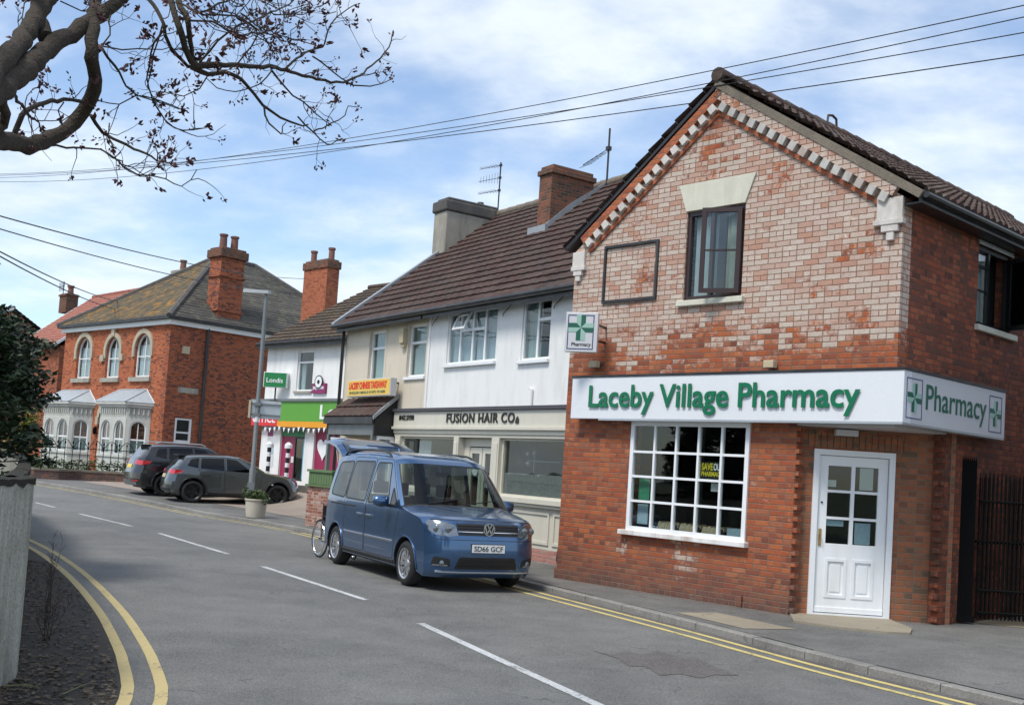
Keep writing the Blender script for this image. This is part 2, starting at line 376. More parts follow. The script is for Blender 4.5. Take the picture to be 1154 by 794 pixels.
M['grey_metal'] = simple('galvanised steel', (.21,.225,.23), .5, .4, var=.15, scale=5, streak=True, dirt=(.12,.12,.11))
M['lamp_head'] = simple('lamp head', (.45,.47,.48), .45, .2)
M['planter'] = simple('stone planter', (.50,.46,.38), .85, var=.12, dirt=(.3,.26,.2))
M['green_wood'] = simple('green painted boards', (.10,.17,.07), .8, var=.2, dirt=(.2,.2,.12))
M['tyre'] = simple('tyre rubber', (.018,.018,.018), .85, var=.3, scale=20)
M['alloy'] = simple('alloy wheel', (.62,.63,.65), .25, .85, var=.06)
M['alloy_black'] = simple('black alloy wheel', (.02,.02,.022), .3, .5)
M['chrome'] = simple('chrome trim', (.75,.76,.78), .12, 1.0, var=.02)
M['seat'] = simple('seat fabric', (.05,.05,.055), .9)
M['lens'] = simple('clear lamp lens', (.20,.22,.24), .12, .85, var=.6, scale=11, coat=.9)
M['lens_red'] = simple('red lamp lens', (.55,.012,.015), .12, coat=1)
M['lens_dark'] = simple('dark lamp lens', (.05,.055,.06), .1, .3, coat=.8)
M['plate_yellow'] = simple('yellow number plate', (.78,.55,.05), .4)
M['plate_white'] = simple('white number plate', (.78,.79,.78), .35)
def paint(name, col, flake=.35):
    t = NT(name); v = t.obj()
    d = t.noise(t.scalev(v, 1, 1, 1), 1.7, 4)
    return t.pbr(t.mix(t.math('MULTIPLY', d, .2), col, tuple(k*.8+.02 for k in col)), t.math('MULTIPLY_ADD', d, .08, .20), flake, None, 1.0)
M['blue_paint'] = paint('blue metallic paint', (.052,.125,.26), .72)
M['grey_paint'] = paint('dark grey metallic paint', (.10,.112,.118), .8)
M['black_car'] = paint('black car paint', (.008,.008,.01), .1)
M['bark'] = simple('mossy grey bark', (.048,.036,.026), .95, var=.4, scale=22, dirt=(.06,.055,.03), dirtamt=.6, bump=.02)
M['bud'] = simple('dark red buds', (.075,.022,.022), .7, var=.4, scale=30)
M['twig_weed'] = simple('dry weed stem', (.06,.045,.04), .9)
M['dead_leaf'] = simple('dead leaf', (.13,.10,.07), .9, var=.5, scale=3)
M['moss'] = simple('dark moss', (.025,.022,.015), .95, var=.5, scale=16, bump=.03)
def leafmat(name, a, b, rough=.35):
    t = NT(name); g = t.n('NewGeometry'); v = t.obj()
    rnd = g.outputs['Random Per Island']
    c = t.mix(t.math('ADD', t.math('MULTIPLY', rnd, .7), t.math('MULTIPLY_ADD', t.noise(v, 1.4, 3), .8, -.25), clamp=True), a, b)
    return t.pbr(c, rough, spec=.5)
M['leaf_dark'] = leafmat('dark glossy leaves', (.008,.018,.009), (.040,.070,.028), .45)
M['leaf_red'] = leafmat('dark red weed leaves', (.05,.02,.02), (.12,.05,.045), .7)
M['leaf_mid'] = leafmat('mid green leaves', (.03,.055,.015), (.09,.13,.04), .6)
M['leaf_yel'] = leafmat('yellow green leaves', (.10,.13,.01), (.22,.24,.03), .6)

def concrete_wall():
    t = NT('stained concrete panel'); v = t.obj()
    st = t.noise(t.scalev(v, 3.6, 3.6, .22), 1.6, 6, .6)
    fine = t.noise(v, 40, 6, .7); blot = t.noise(v, 3.5, 5, .6)
    c = t.ramp(st, [(.30, (.15,.145,.115)), (.5, (.36,.36,.31)), (.72, (.52,.52,.47))])
    c = t.mix(t.math('MULTIPLY', t.ramp(fine, [(.35, 1.), (.55, 0.)]), .45), c, (.07,.065,.055))
    c = t.mix(t.math('MULTIPLY', t.ramp(blot, [(.5, 0.), (.7, 1.)]), .4), c, (.14,.15,.10))
    return t.pbr(c, .92, 0, t.bump(t.math('ADD', fine, st), .012, .7), spec=.2)
M['concrete_wall'] = concrete_wall()
def asphalt(name, a, b, patch=.25, speck=.35, red=False):
    t = NT(name); v = t.obj()
    n1 = t.noise(v, .22, 4, .6); n2 = t.noise(v, 1.6, 6, .65); n3 = t.noise(v, 95, 3, .8); n4 = t.noise(v, 8, 5, .7)
    n5 = t.noise(v, 34, 3, .8); c0 = None
    s = t.math('ADD', t.math('MULTIPLY', n1, .50), t.math('ADD', t.math('MULTIPLY', n2, .38), t.math('MULTIPLY', n4, .22)))
    c = t.mix(t.ramp(s, [(.43, 0.), (.64, 1.)]), a, b)
    c = t.mix(t.math('MULTIPLY', t.ramp(n3, [(.52, 0.), (.68, 1.)]), speck), c, tuple(min(1, k*2.6) for k in b))
    c = t.mix(t.math('MULTIPLY', t.ramp(n3, [(.30, 1.), (.42, 0.)]), speck*1.2), c, tuple(k*.35 for k in a))
    c = t.mix(t.math('MULTIPLY', t.ramp(n5, [(.50, 0.), (.64, 1.)]), speck*.5), c, tuple(min(1, k*1.7) for k in b))
    c = t.mix(t.math('MULTIPLY', t.ramp(n5, [(.34, 1.), (.46, 0.)]), speck*.7), c, tuple(k*.5 for k in a))
    # hairline cracks
    vo = t.n('TexVoronoi', {'Scale': .55}, feature='DISTANCE_TO_EDGE'); wv = t.n('VectorMath', {0: v, 1: t.n('TexNoise', {'Vector': v, 'Scale': 2.0, 'Detail': 5}).outputs[1]}, operation='ADD')
    t.set(vo.inputs['Vector'], wv.outputs[0])
    cr = t.math('MULTIPLY', t.math('LESS_THAN', vo.outputs[0], .007), t.math('GREATER_THAN', n2, .56))
    c = t.mix(t.math('MULTIPLY', cr, .45), c, tuple(k*.4 for k in a))
    return t.pbr(c, t.math('MULTIPLY_ADD', n2, .25, .62), 0, t.bump(t.math('ADD', n3, t.math('MULTIPLY', n4, .6)), .006, .8), spec=.35)
M['asphalt'] = asphalt('road asphalt', (.072,.073,.071), (.165,.163,.156), speck=.75)
M['pavement'] = asphalt('pavement asphalt', (.075,.075,.072), (.17,.167,.158), speck=.5)
M['forecourt'] = asphalt('forecourt concrete', (.25,.205,.17), (.34,.28,.235), speck=.12)
M['patchmat'] = asphalt('old road patch', (.070,.065,.063), (.13,.12,.115), speck=.75)
M['slab'] = asphalt('pale concrete slab', (.23,.20,.15), (.32,.28,.21), speck=.15)
M['kerb'] = asphalt('kerb stone', (.15,.145,.135), (.27,.26,.24), speck=.35)
M['earth'] = asphalt('dark leaf litter soil', (.016,.014,.012), (.05,.042,.034), speck=.5)
M['land'] = simple('rough land', (.06,.07,.035), .95, var=.3, scale=.4)
def linemat(name, col, under, wear):
    t = NT(name); v = t.obj()
    n = t.noise(v, 26, 6, .75); n2 = t.noise(v, 2.2, 4)
    w = t.ramp(t.math('ADD', n, t.math('MULTIPLY_ADD', n2, .5, -.25)), [(wear, 0.), (wear+.10, 1.)])
    c = t.mix(t.math('MULTIPLY_ADD', t.noise(v, 9, 4), .3, -.02), col, tuple(k*.5 for k in col))
    return t.pbr(t.mix(t.math('MULTIPLY', w, .85), c, under), .7, 0, t.bump(n, .003), spec=.3)
M['yellow_line'] = linemat('yellow road paint', (.62,.51,.20), (.10,.10,.095), .55)
M['yellow_pale'] = linemat('faded yellow road paint', (.52,.42,.20), (.11,.11,.10), .57)
M['white_line'] = linemat('white road paint', (.55,.56,.56), (.12,.125,.13), .52)
M['yellow_thin'] = linemat('thin worn road paint', (.55,.47,.24), (.12,.12,.115), .50)

# ---------------------------------------------------------------- text
def text_mesh(s, mat, parent, name, width=None, height=None, ext=.004, bold=0.0, M4=None, align='LEFT', shear=0, space=1.0):
    cu = bpy.data.curves.new('t', 'FONT'); cu.body = s; cu.size = 1; cu.extrude = 0; cu.offset = bold; cu.align_x = 'LEFT'; cu.shear = shear; cu.space_character = space
    cu.resolution_u = 4
    ob = bpy.data.objects.new('t', cu); COL.objects.link(ob); bpy.context.view_layer.update()
    dg = bpy.context.evaluated_depsgraph_get(); me = bpy.data.meshes.new_from_object(ob.evaluated_get(dg))
    bpy.data.objects.remove(ob); bpy.data.curves.remove(cu)
    vs = [v.co.copy() for v in me.vertices]
    x0 = min(v.x for v in vs); x1 = max(v.x for v in vs); y0 = min(v.y for v in vs); y1 = max(v.y for v in vs)
    sx = width/(x1-x0) if width else height/(y1-y0); sy = height/(y1-y0) if height else sx
    fs = [tuple(p.vertices) for p in me.polygons]; bpy.data.meshes.remove(me)
    # solid letters: front, back and rim
    edges = {}
    for f in fs:
        for i in range(len(f)):
            a, b = f[i], f[(i+1) % len(f)]
            if (b, a) in edges: edges[(b, a)] = 0
            else: edges[(a, b)] = edges.get((a, b), 1)
    n = len(vs); V = []
    for d in (0, 1):
        for v in vs: V.append(Vector(((v.x-x0)*sx, -ext*(1-d), (v.y-y0)*sy)))     # faces -y
    F = [f for f in fs]+[tuple(n+i for i in reversed(f)) for f in fs]+[(a, n+a, n+b, b) for (a, b), k in edges.items() if k]
    if M4: V = [M4 @ v for v in V]
    mb = MB(); mb.add(V, F)
    return mb.build(name, mat, parent)
def T3(x, y, z, rz=0): return Matrix.Translation((x, y, z)) @ Matrix.Rotation(rz, 4, 'Z')

# ---------------------------------------------------------------- roofs
def tile_plane(mb, E0, E1, R0, R1, row=.335, roll=.3, rollh=.028, lap=.03, per=6, jitter=0.0, rng=random):
    E0, E1, R0, R1 = map(Vector, (E0, E1, R0, R1))
    n = (E1-E0).cross(R0-E0) if (R0-E0).length > 1e-6 else (E1-E0).cross(R1-E0)
    n.normalize()
    if n.z < 0: n = -n
    slope = ((R0+R1)/2-(E0+E1)/2).length; nr = max(1, round(slope/row)); ud = (E1-E0).normalized()
    for i in range(nr):
        a, b = i/nr, (i+1)/nr
        L0, L1, U0, U1 = E0.lerp(R0, a), E1.lerp(R1, a), E0.lerp(R0, b), E1.lerp(R1, b)
        ln = (L1-L0).length
        if roll: m = max(2, int(ln/roll*per))
        else: m = max(1, int(ln/.3))
        lo = []; hi = []; fr = []
        for k in range(m+1):
            t = k/m; p = L0.lerp(L1, t); q = U0.lerp(U1, t); u = (p-E0).dot(ud)
            h = rollh*abs(math.cos(PI*u/roll))**.8 if roll else 0
            j = rng.uniform(-jitter, jitter)
            lo.append(p+n*(h+lap+j)); hi.append(q+n*(h+.002)); fr.append(p+n*(h*.3-.012))
        vs = lo+hi+fr; fs = []
        for k in range(m):
            fs.append((k, k+1, m+1+k+1, m+1+k)); fs.append((2*(m+1)+k, 2*(m+1)+k+1, k+1, k))
        mb.add(vs, fs)
    mb.quad(E0-n*.03, E1-n*.03, R1-n*.03, R0-n*.03)
    return mb

# ---------------------------------------------------------------- windows
def window(parent, x0, x1, z0, z1, y=.09, fr=.06, mull=(), trans=(), mat='upvc', gl='glass', dep=.06, bar=.045, name='window', curtain=None, room=None, depth=.25, arched=False, label=None, segs=()):
    """frame mesh with a pane child; y is the front of the frame measured inwards from the wall face; segs: (x0,x1,z) short transoms"""
    mb = MB()
    sh = (lambda a, b, c, d: arch(a, b, c, d)) if arched else rect
    mb.prism(sh(x0, x1, z0, z1), 'y', y, y+dep, holes=[sh(x0+fr, x1-fr, z0+fr, z1-fr)])
    for m in mull: mb.box(m-bar/2, m+bar/2, y+.006, y+dep-.006, z0+fr-.01, z1-fr+(.0 if not arched else -.04)+.01)
    for z in trans: mb.box(x0+fr-.01, x1-fr+.01, y+.009, y+dep-.009, z-bar/2, z+bar/2)
    for a, b, z in segs: mb.box(a, b, y+.009, y+dep-.009, z-bar/2, z+bar/2)
    f = mb.build(name, M[mat], parent)
    p = MB(); p.prism(sh(x0+fr*.5, x1-fr*.5, z0+fr*.5, z1-fr*.5), 'y', y+dep*.5, y+dep*.5+.006); p.build('pane', M[gl], f)
    if curtain:
        for (a, b, cz0, cz1, cm) in curtain:
            c = MB(); n = max(4, int((b-a)/.035)); vs = []
            for k in range(n+1):
                xx = a+(b-a)*k/n; yy = y+dep+.06+.018*math.sin(k*1.9)
                vs += [(xx, yy, cz0), (xx, yy, cz1)]
            c.add(vs, [(2*k, 2*k+2, 2*k+3, 2*k+1) for k in range(n)]); c.build('curtain', M[cm], f, smooth=60)
    if label: f['label'] = label
    return f
# light settings
SUN_ST, SKY_ST, EXPO = 2.3, .14, .48
CLO, CHI, SKM = (4.1, 4.6, 5.2), (5.5, 5.9, 6.3), (.95, 1.0, 1.05)
# ---------------------------------------------------------------- ground, road, kerbs, markings
def V3(l): return [Vector((p[0], p[1], 0)) for p in l]
KERB = catmull(V3([(14,-9),(9.6,.6),(6.6,5.6),(5.3,7.9),(4.25,9.62),(3.38,11.12),(2.36,13.2),(.56,16.6),(-1.35,20.2),(-3.85,24.75),(-6.0,27.9),(-8.3,30.4),(-11.2,33.6),(-14.2,36.6),(-17.5,39.3),(-22.5,42.5),(-30,46.5),(-45,53)]), .4)
LEFTE = catmull(V3([(-1.6,-9),(-1.7,-3),(-1.78,2),(-2.1,4.6),(-2.44,7.3),(-2.92,8.75),(-3.54,10.2),(-4.35,11.93),(-5.81,14.76),(-7.57,17.79),(-9.6,20.8),(-13,25.2),(-18.5,30.2),(-27,35.5),(-42,42)]), .4)
def mesh_between(A, B, z, name, mat, nacross=1, zf=None, thick=0):
    """surface between two curves, resampled to equal counts"""
    def resample(c, n):
        L = [0]
        for i in range(1, len(c)): L.append(L[-1]+(c[i]-c[i-1]).length)
        out = []; j = 0
        for k in range(n+1):
            s = L[-1]*k/n
            while j < len(L)-2 and L[j+1] < s: j += 1
            t = (s-L[j])/max(1e-9, L[j+1]-L[j]); out.append(c[j].lerp(c[j+1], t))
        return out
    n = max(len(A), len(B)); A = resample(A, n); B = resample(B, n); mb = MB(); vs = []
    for a, b in zip(A, B):
        for k in range(nacross+1):
            p = a.lerp(b, k/nacross); vs.append((p.x, p.y, (zf or hz)(p.x, p.y)+z))
    w = nacross+1
    mb.add(vs, [(i*w+k, i*w+k+1, (i+1)*w+k+1, (i+1)*w+k) for i in range(n) for k in range(nacross)])
    return mb.build(name, mat, None)
def struct(o): o['kind'] = 'structure'; return o
# land sheet reaching the horizon
mb = MB(); xs = [-3000,-600,-200,-90,-60,-45,-35,-28,-22,-17,-12,-8,-4,0,5,10,20,40,90,300,3000]; ys = [-3000,-300,-60,-20,0,10,20,26,31,34,37,40,44,50,58,70,85,120,300,900,3000]
vs = [(x, y, hz(x, y)-.06) for y in ys for x in xs]; w = len(xs)
mb.add(vs, [(j*w+i, j*w+i+1, (j+1)*w+i+1, (j+1)*w+i) for j in range(len(ys)-1) for i in range(w-1)])
struct(mb.build('ground', M['land']))
struct(mesh_between(LEFTE, KERB, 0, 'road', M['asphalt'], 6))
VERGE_OUT = [p+Vector((-5, 0, 0)) for p in LEFTE]
struct(mesh_between(offset(LEFTE, -.0), VERGE_OUT, .001, 'verge', M['earth'], 10, zf=lambda x, y: hz(x, y)))
# kerb stones
def strip_solid(curve, w0, w1, z0, z1, name, mat, gap=None):
    A = offset(curve, w0); B = offset(curve, w1); mb = MB()
    vs = []
    for a, b in zip(A, B):
        ha, hb = hz(a.x, a.y), hz(b.x, b.y)
        vs += [(a.x, a.y, ha+z0), (a.x, a.y, ha+z1-.012), (a.x+(b.x-a.x)*.1, a.y+(b.y-a.y)*.1, ha+z1), (b.x, b.y, hb+z1), (b.x, b.y, hb+z0)]
    if not gap:
        mb.add(vs, [(5*i+k, 5*i+k+1, 5*i+5+k+1, 5*i+5+k) for i in range(len(A)-1) for k in range(4)])
    else:
        for i in range(0, len(A)-1-gap, gap):
            P0 = [Vector(v) for v in vs[5*i:5*i+5]]; P1 = [Vector(v) for v in vs[5*(i+gap):5*(i+gap)+5]]; d = (P1[0]-P0[0]).normalized()*.006; Pm = [Vector(v) for v in vs[5*(i+1):5*(i+1)+5]]
            dz = Vector((0, 0, random.uniform(-.004, .004)))
            mb.add([p+d+dz for p in P0]+[p+dz for p in Pm]+[p-d+dz for p in P1], [(5*j+k, 5*j+k+1, 5*j+5+k+1, 5*j+5+k) for j in range(2) for k in range(4)]+[(0,1,2,3,4),(14,13,12,11,10)])
    return mb.build(name, mat, None)
struct(strip_solid(KERB, 0, .135, -.05, .085, 'kerb', M['kerb'], gap=2))
struct(mesh_between(offset(KERB, -.10), offset(KERB, .01), .0025, 'gutter_grit', M['patchmat'], 1))
# pavement beside the pharmacy and terrace (asphalt), with forecourt beyond it
PAV_IN = offset(KERB, .132)
far_side = [p+Vector((math.cos(R(12))*9, math.sin(R(12))*9, 0)) for p in KERB]
def paveh(x, y):
    return hz(x, y)+ramp(x, y)
struct(mesh_between(PAV_IN, far_side, .09, 'pavement', M['pavement'], 26, zf=paveh))
fc = catmull(V3([(-2.9,26.6),(-5.2,29.9),(-7.4,32.3),(-9.9,34.7),(-12.7,37.6),(-15.5,40.1)]), .4)
fi = catmull(V3([(2.5,30.5),(0,33.5),(-3,37),(-6,40),(-9,44),(-13.5,48)]), .4)
struct(mesh_between(fc, fi, .098, 'forecourt', M['forecourt'], 24, zf=paveh))
# double yellow lines and centre line
def line(curve, off, w, name, mat, z=.004):
    return struct(mesh_between(offset(curve, off-w/2), offset(curve, off+w/2), z, name, mat, 1))
def sub(c, a, b): return [p for p in c if a <= p.y <= b]
NEAR = sub(KERB, -6, 26)
line(NEAR, -.19, .085, 'yellow_line_inner', M['yellow_line']); line(NEAR, -.44, .085, 'yellow_line_outer', M['yellow_line'])
FAR = sub(KERB, 26, 53)
line(FAR, -.19, .075, 'yellow_line_inner', M['yellow_thin']); line(FAR, -.42, .075, 'yellow_line_outer', M['yellow_thin'])
line(LEFTE, .0, .09, 'yellow_line_verge_side', M['yellow_pale']); line(LEFTE, .235, .09, 'yellow_line_road_side', M['yellow_pale'])
dashes = [((.98,6.6),(-.10,6.0)) ]
D = [gnd(*p) for p in [(700,806),(473.8,702),(413,676),(296,638),(257,624),(179.6,600.7),(148,592.6),(89,578.5),(62,571.5),(40,566)]]
for a, b in zip(D[::2], D[1::2]):
    c = [Vector((a.x+(b.x-a.x)*k/8, a.y+(b.y-a.y)*k/8, 0)) for k in range(9)]
    line(c, 0, .10, 'centre_line_dash', M['white_line'])
# patched area in the road and slabs in the pavement
def ground_poly(pts, z, name, mat, zf=hz):
    mb = MB(); P = [Vector((p.x, p.y, 0)) for p in pts]; tr = geometry.tessellate_polygon([P])
    mb.add([(p.x, p.y, zf(p.x, p.y)+z) for p in P], [tuple(t) for t in tr]); return struct(mb.build(name, mat, None))
ground_poly([gnd(*p) for p in [(668,733),(690,737),(706,734),(724,737),(741,733),(768,741),(784,741),(806,751),(833,761),(806,760),(790,764),(766,759),(744,761),(728,751),(708,750),(697,742)]], .004, 'road_patch', M['patchmat'])
ground_poly([gnd(*p, .09) for p in [(1066,697),(1090,692),(1170,700),(1170,709),(1120,704)]], .096, 'alley_threshold', M['slab'])
ground_poly([gnd(*p, .09) for p in [(762,690),(808,690),(898,709),(838,708)]], .095, 'pavement_slab', M['slab'])

# ---------------------------------------------------------------- pale concrete wall on the left
wall_line = V3([(-2.75,1.2),(-3.12,4.6),(-3.48,8.1)])
wall2 = V3([(-3.60,8.12),(-4.40,10.1),(-5.0,11.5),(-6.5,14.9),(-8.35,19.2),(-11.5,25),(-16,30.5)])
root = empty('boundary_wall', (-3.5, 8.1, 0), 0, 'stained pale concrete panel wall with mossy dark coping at the left edge of the road', 'wall')
def panel_wall(c, h, th, name, mat, z0=-.05):
    for i in range(len(c)-1):
        a, b = c[i], c[i+1]; t = (b-a).normalized(); n = Vector((-t.y, t.x, 0)); mb = MB()
        a2 = a+t*.012; q = [a2, b, b+n*th, a2+n*th]
        z1 = h
        mb.add([(p.x-root.location.x, p.y-root.location.y, z0) for p in q]+[(p.x-root.location.x, p.y-root.location.y, z1) for p in q], [(0,1,2,3),(4,5,6,7),(0,1,5,4),(1,2,6,5),(2,3,7,6),(3,0,4,7)])
        mb.build(name, mat, root, bevel=.012)
WH = 1.45
panel_wall(wall_line, WH, .11, 'panel', M['concrete_wall']); panel_wall(wall2, WH+.01, .11, 'panel', M['concrete_wall'])
def coping(c, name):
    mb = MB(); rng = random.Random(5)
    for i in range(len(c)-1):
        a, b = c[i], c[i+1]; t = (b-a).normalized(); n = Vector((-t.y, t.x, 0)); L = (b-a).length; k = int(L/.08)
        ring = []
        for j in range(k+1):
            p = a+t*(L*j/k); h = rng.uniform(.008, .025); w0 = rng.uniform(.003, .012); dn = rng.uniform(.01, .06)
            ring.append([p-n*w0-Vector((0,0,dn)), p-n*w0+Vector((0,0,h*.6)), p+n*.055+Vector((0,0,h+.006)), p+n*.13+Vector((0,0,h*.5)), p+n*.13-Vector((0,0,dn))])
        vs = [Vector((v.x-root.location.x, v.y-root.location.y, v.z+WH)) for r_ in ring for v in r_]
        mb.add(vs, [(5*j+q, 5*j+q+1, 5*j+6+q, 5*j+5+q) for j in range(k) for q in range(4)])
    return mb.build(name, M['moss'], root, smooth=50)
coping(wall_line, 'moss_coping'); coping(wall2, 'moss_coping')
mb = MB(); mb.box(-.10, .03, -.02, .10, -.05, WH+.0); mb.build('post', M['concrete_wall'], root, bevel=.008, loc=(-.04, .0, 0), rot=(0,0,R(5)))

# dead leaves, twigs on the verge; dry weed by the wall
rng = random.Random(11); mb = MB()
for i in range(4200):
    y = rng.uniform(3, 16) if i % 3 else rng.uniform(4, 9)
    # distance between wall and road edge
    wl = None
    for c in (wall_line, wall2):
        for a, b in zip(c[:-1], c[1:]):
            if a.y <= y <= b.y: wl = a.x+(b.x-a.x)*(y-a.y)/(b.y-a.y)
    le = None
    for a, b in zip(LEFTE[:-1], LEFTE[1:]):
        if a.y <= y <= b.y: le = a.x+(b.x-a.x)*(y-a.y)/(b.y-a.y)
    if wl is None or le is None: continue
    t = rng.random()**1.5; x = wl+.02+(le-wl-.1)*t
    s = rng.uniform(.006, .026); a = rng.uniform(0, 2*PI); tl = rng.uniform(-.5, .5)
    Mx = Matrix.Translation((x, y, .006+s*.3)) @ Matrix.Rotation(a, 4, 'Z') @ Matrix.Rotation(tl, 4, 'X')
    p = [Mx @ Vector(v) for v in [(-s*1.4,0,0),(-s*.3,s*.6,.004),(s*1.5,0,0),(-s*.2,-s*.6,.004)]]
    mb.add(p, [(0,1,2),(0,2,3)])
o = mb.build('leaf_litter', M['dead_leaf'], None, fix=False); tag(o, 'dead leaves scattered over the dark verge below the concrete wall', 'leaves', kind='stuff')
mb = MB()
for i in range(170):
    y = rng.uniform(4.5, 12)
    x = -3.15-.0*y; 
    x = -2.2-(y-4)*.17+rng.uniform(-.55, .35)
    if y > 8.5 and x < -3.5-(y-8.2)*.42: continue
    if any(a_.y <= y <= b_.y and x > a_.x+(b_.x-a_.x)*(y-a_.y)/(b_.y-a_.y)-.12 for a_, b_ in zip(LEFTE[:-1], LEFTE[1:])): continue
    a = rng.uniform(0, PI); L = rng.uniform(.04, .16)
    p = Vector((x, y, .012)); mb.tube([p, p+Vector((math.cos(a)*L*.5, math.sin(a)*L*.5, rng.uniform(0, .02))), p+Vector((math.cos(a+.3)*L, math.sin(a+.3)*L, .004))], rng.uniform(.001, .0028), 4)
o = mb.build('twig_litter', M['dead_leaf'], None, fix=False); tag(o, 'thin broken twigs lying among the leaves on the dark verge', 'twigs', kind='stuff')
def stick(p, q, r, label):
    a, b = gnd(*p), gnd(*q); m = (a+b)/2+Vector((.01, .03, .012)); mb = MB()
    mb.tube([Vector(v)-a for v in (a+Vector((0,0,.015)), m+Vector((0,0,.01)), b+Vector((0,0,.012)))], [r, r*.8, r*.4], 6)
    tag(mb.build('stick', M['twig_pale'], None, smooth=60, loc=a), label, 'stick')
M['twig_pale'] = simple('pale dry stick', (.22,.20,.10), .8, var=.3, scale=20)
stick((4,775), (46,776), .007, 'long pale green stick lying at the foot of the concrete wall')
stick((70,784), (103,770), .004, 'short pale twig on the verge nearest the yellow line')
def weed(base, h, n, label, seed, leaf=True, mat='twig_weed', spread=.18, leafmat_='leaf_red', ls=.012):
    rng = random.Random(seed); rt = empty('weed', base, 0, label, 'weed'); st = MB(); lf = MB()
    for i in range(n):
        a = rng.uniform(0, 2*PI); lean = rng.uniform(.02, spread); hh = h*rng.uniform(.5, 1); p = Vector((rng.uniform(-.04,.04), rng.uniform(-.04,.04), 0)); pts = [p.copy()]
        for k in range(6):
            p = p+Vector((math.cos(a)*lean*hh/6+rng.uniform(-.012,.012), math.sin(a)*lean*hh/6+rng.uniform(-.012,.012), hh/6)); pts.append(p.copy())
            if k > 1:
                for j in range(3):
                    b = rng.uniform(0, 2*PI); q = p+Vector((math.cos(b)*.05, math.sin(b)*.05, .04+rng.uniform(0,.03)))
                    st.tube([p, q], .0014, 3)
                    if leaf:
                        for m_ in range(2):
                            e = q+Vector((rng.uniform(-1,1), rng.uniform(-1,1), rng.uniform(-.5,1)))*ls*1.6; c = q+Vector((rng.uniform(-1,1), rng.uniform(-1,1), 0))*ls*.8
                            lf.add([q, c, e], [(0,1,2)])
        st.tube(pts, [.004*(1-k/8) for k in range(7)], 4)
    st.build('stem', M[mat], rt)
    if leaf: lf.build('leaf', M[leafmat_], rt, fix=False)
weed(Vector((-4.62,11.3,0)), .78, 7, 'tall dry weed with thin dark stems growing against the concrete wall', 3, True, ls=.010)
weed(Vector((-3.95,9.75,0)), .38, 9, 'low dark red weed at the foot of the concrete wall', 4, True, ls=.014, spread=.5)
# ---------------------------------------------------------------- pharmacy
PF = Frame((4.754, 13.543), R(-46.85))
ph = empty('pharmacy_building', PF.o, PF.az, 'red brick gabled corner shop with faded whitewash above a cut-off corner doorway', 'building')
AX, AZ = -2.93, 7.42      # gable apex of the brickwork
WL = -5.66
g0 = [(WL, -.1), (-1.38, -.1), (-1.38, 2.72), (0, 2.72), (0, 5.50), (AX, AZ), (WL, 5.38)]
sx0, sz0 = PF.inv(713.4+1, 475.2); 
SW = (-4.24, -2.10, .98, 2.62)   # shop window
UW = (-3.41, -2.38, 4.41, 5.74)  # upper window
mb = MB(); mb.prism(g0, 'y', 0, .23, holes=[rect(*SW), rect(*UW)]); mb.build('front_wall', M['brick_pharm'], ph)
SD = (2.19, 3.30, 4.19, 5.32)
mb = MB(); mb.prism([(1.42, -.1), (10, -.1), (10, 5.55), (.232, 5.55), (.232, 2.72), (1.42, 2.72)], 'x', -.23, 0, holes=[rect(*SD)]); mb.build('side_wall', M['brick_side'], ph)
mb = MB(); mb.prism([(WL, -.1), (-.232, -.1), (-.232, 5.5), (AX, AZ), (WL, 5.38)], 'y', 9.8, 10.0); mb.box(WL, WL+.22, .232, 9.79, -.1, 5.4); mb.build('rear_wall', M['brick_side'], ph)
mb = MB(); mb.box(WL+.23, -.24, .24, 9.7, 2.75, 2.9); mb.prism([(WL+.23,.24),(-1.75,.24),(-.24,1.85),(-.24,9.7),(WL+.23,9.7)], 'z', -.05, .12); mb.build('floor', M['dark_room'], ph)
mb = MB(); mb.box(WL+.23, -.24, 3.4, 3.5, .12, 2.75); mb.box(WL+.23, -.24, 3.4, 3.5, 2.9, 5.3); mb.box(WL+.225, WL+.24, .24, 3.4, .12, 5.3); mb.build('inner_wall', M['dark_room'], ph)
# chamfered door wall set back behind the toothed brick ends
CH = math.hypot(1.38, 1.42); cax = math.atan2(1.42, 1.38)
cw = empty('corner_doorway', (-1.38-.07, 0+.10, 0), cax); cw.parent = ph
door_x0, door_x1 = .25, 1.335
mb = MB(); mb.prism(rect(-.12, CH+.16, -.1, 2.9), 'y', 0, .2, holes=[rect(door_x0, door_x1, .10, 2.31)]); mb.build('doorway_wall', M['brick_infill'], cw)
mb = MB()
for k in range(9): mb.box(door_x0-.18+k*.0, door_x0-.178, 0, 0, 0, 0)
mb = MB()
nb = 18
for k in range(nb):
    xx = door_x0-.25+k*.085; mb.box(xx, xx+.073, -.012, .03, 2.33, 2.54)
mb.build('soldier_course', M['brick_infill'], cw)
dr = MB(); dr.prism(rect(door_x0, door_x1, .10, 2.31), 'y', -.03, .10, holes=[rect(door_x0+.075, door_x1-.075, .14, 2.235)]); dfr = dr.build('door_frame', M['white_gloss'], cw, bevel=.006)
L0, L1, Z0, Z1 = door_x0+.082, door_x1-.082, .15, 2.228
dw = L1-L0; st = .125; mid = (L0+L1)/2; holes = []
gz0, gz1 = 1.06, Z1-.13; gh = (gz1-gz0-2*.035)/3; gw = (dw-2*st-.05)/2
for i in range(3):
    for j in range(2):
        x = L0+st+j*(gw+.05); z = gz0+i*(gh+.035); holes.append(rect(x, x+gw, z, z+gh))
pn = []
for j in range(2):
    x = L0+st+j*(gw+.05)-.0; pn.append(rect(x+.01, x+gw-.02, Z0+.20, .86))
mb = MB(); mb.prism(rect(L0, L1, Z0, Z1), 'y', .012, .055, holes=holes+pn)
door = mb.build('door', M['white_gloss'], cw, bevel=.004)
mb = MB()
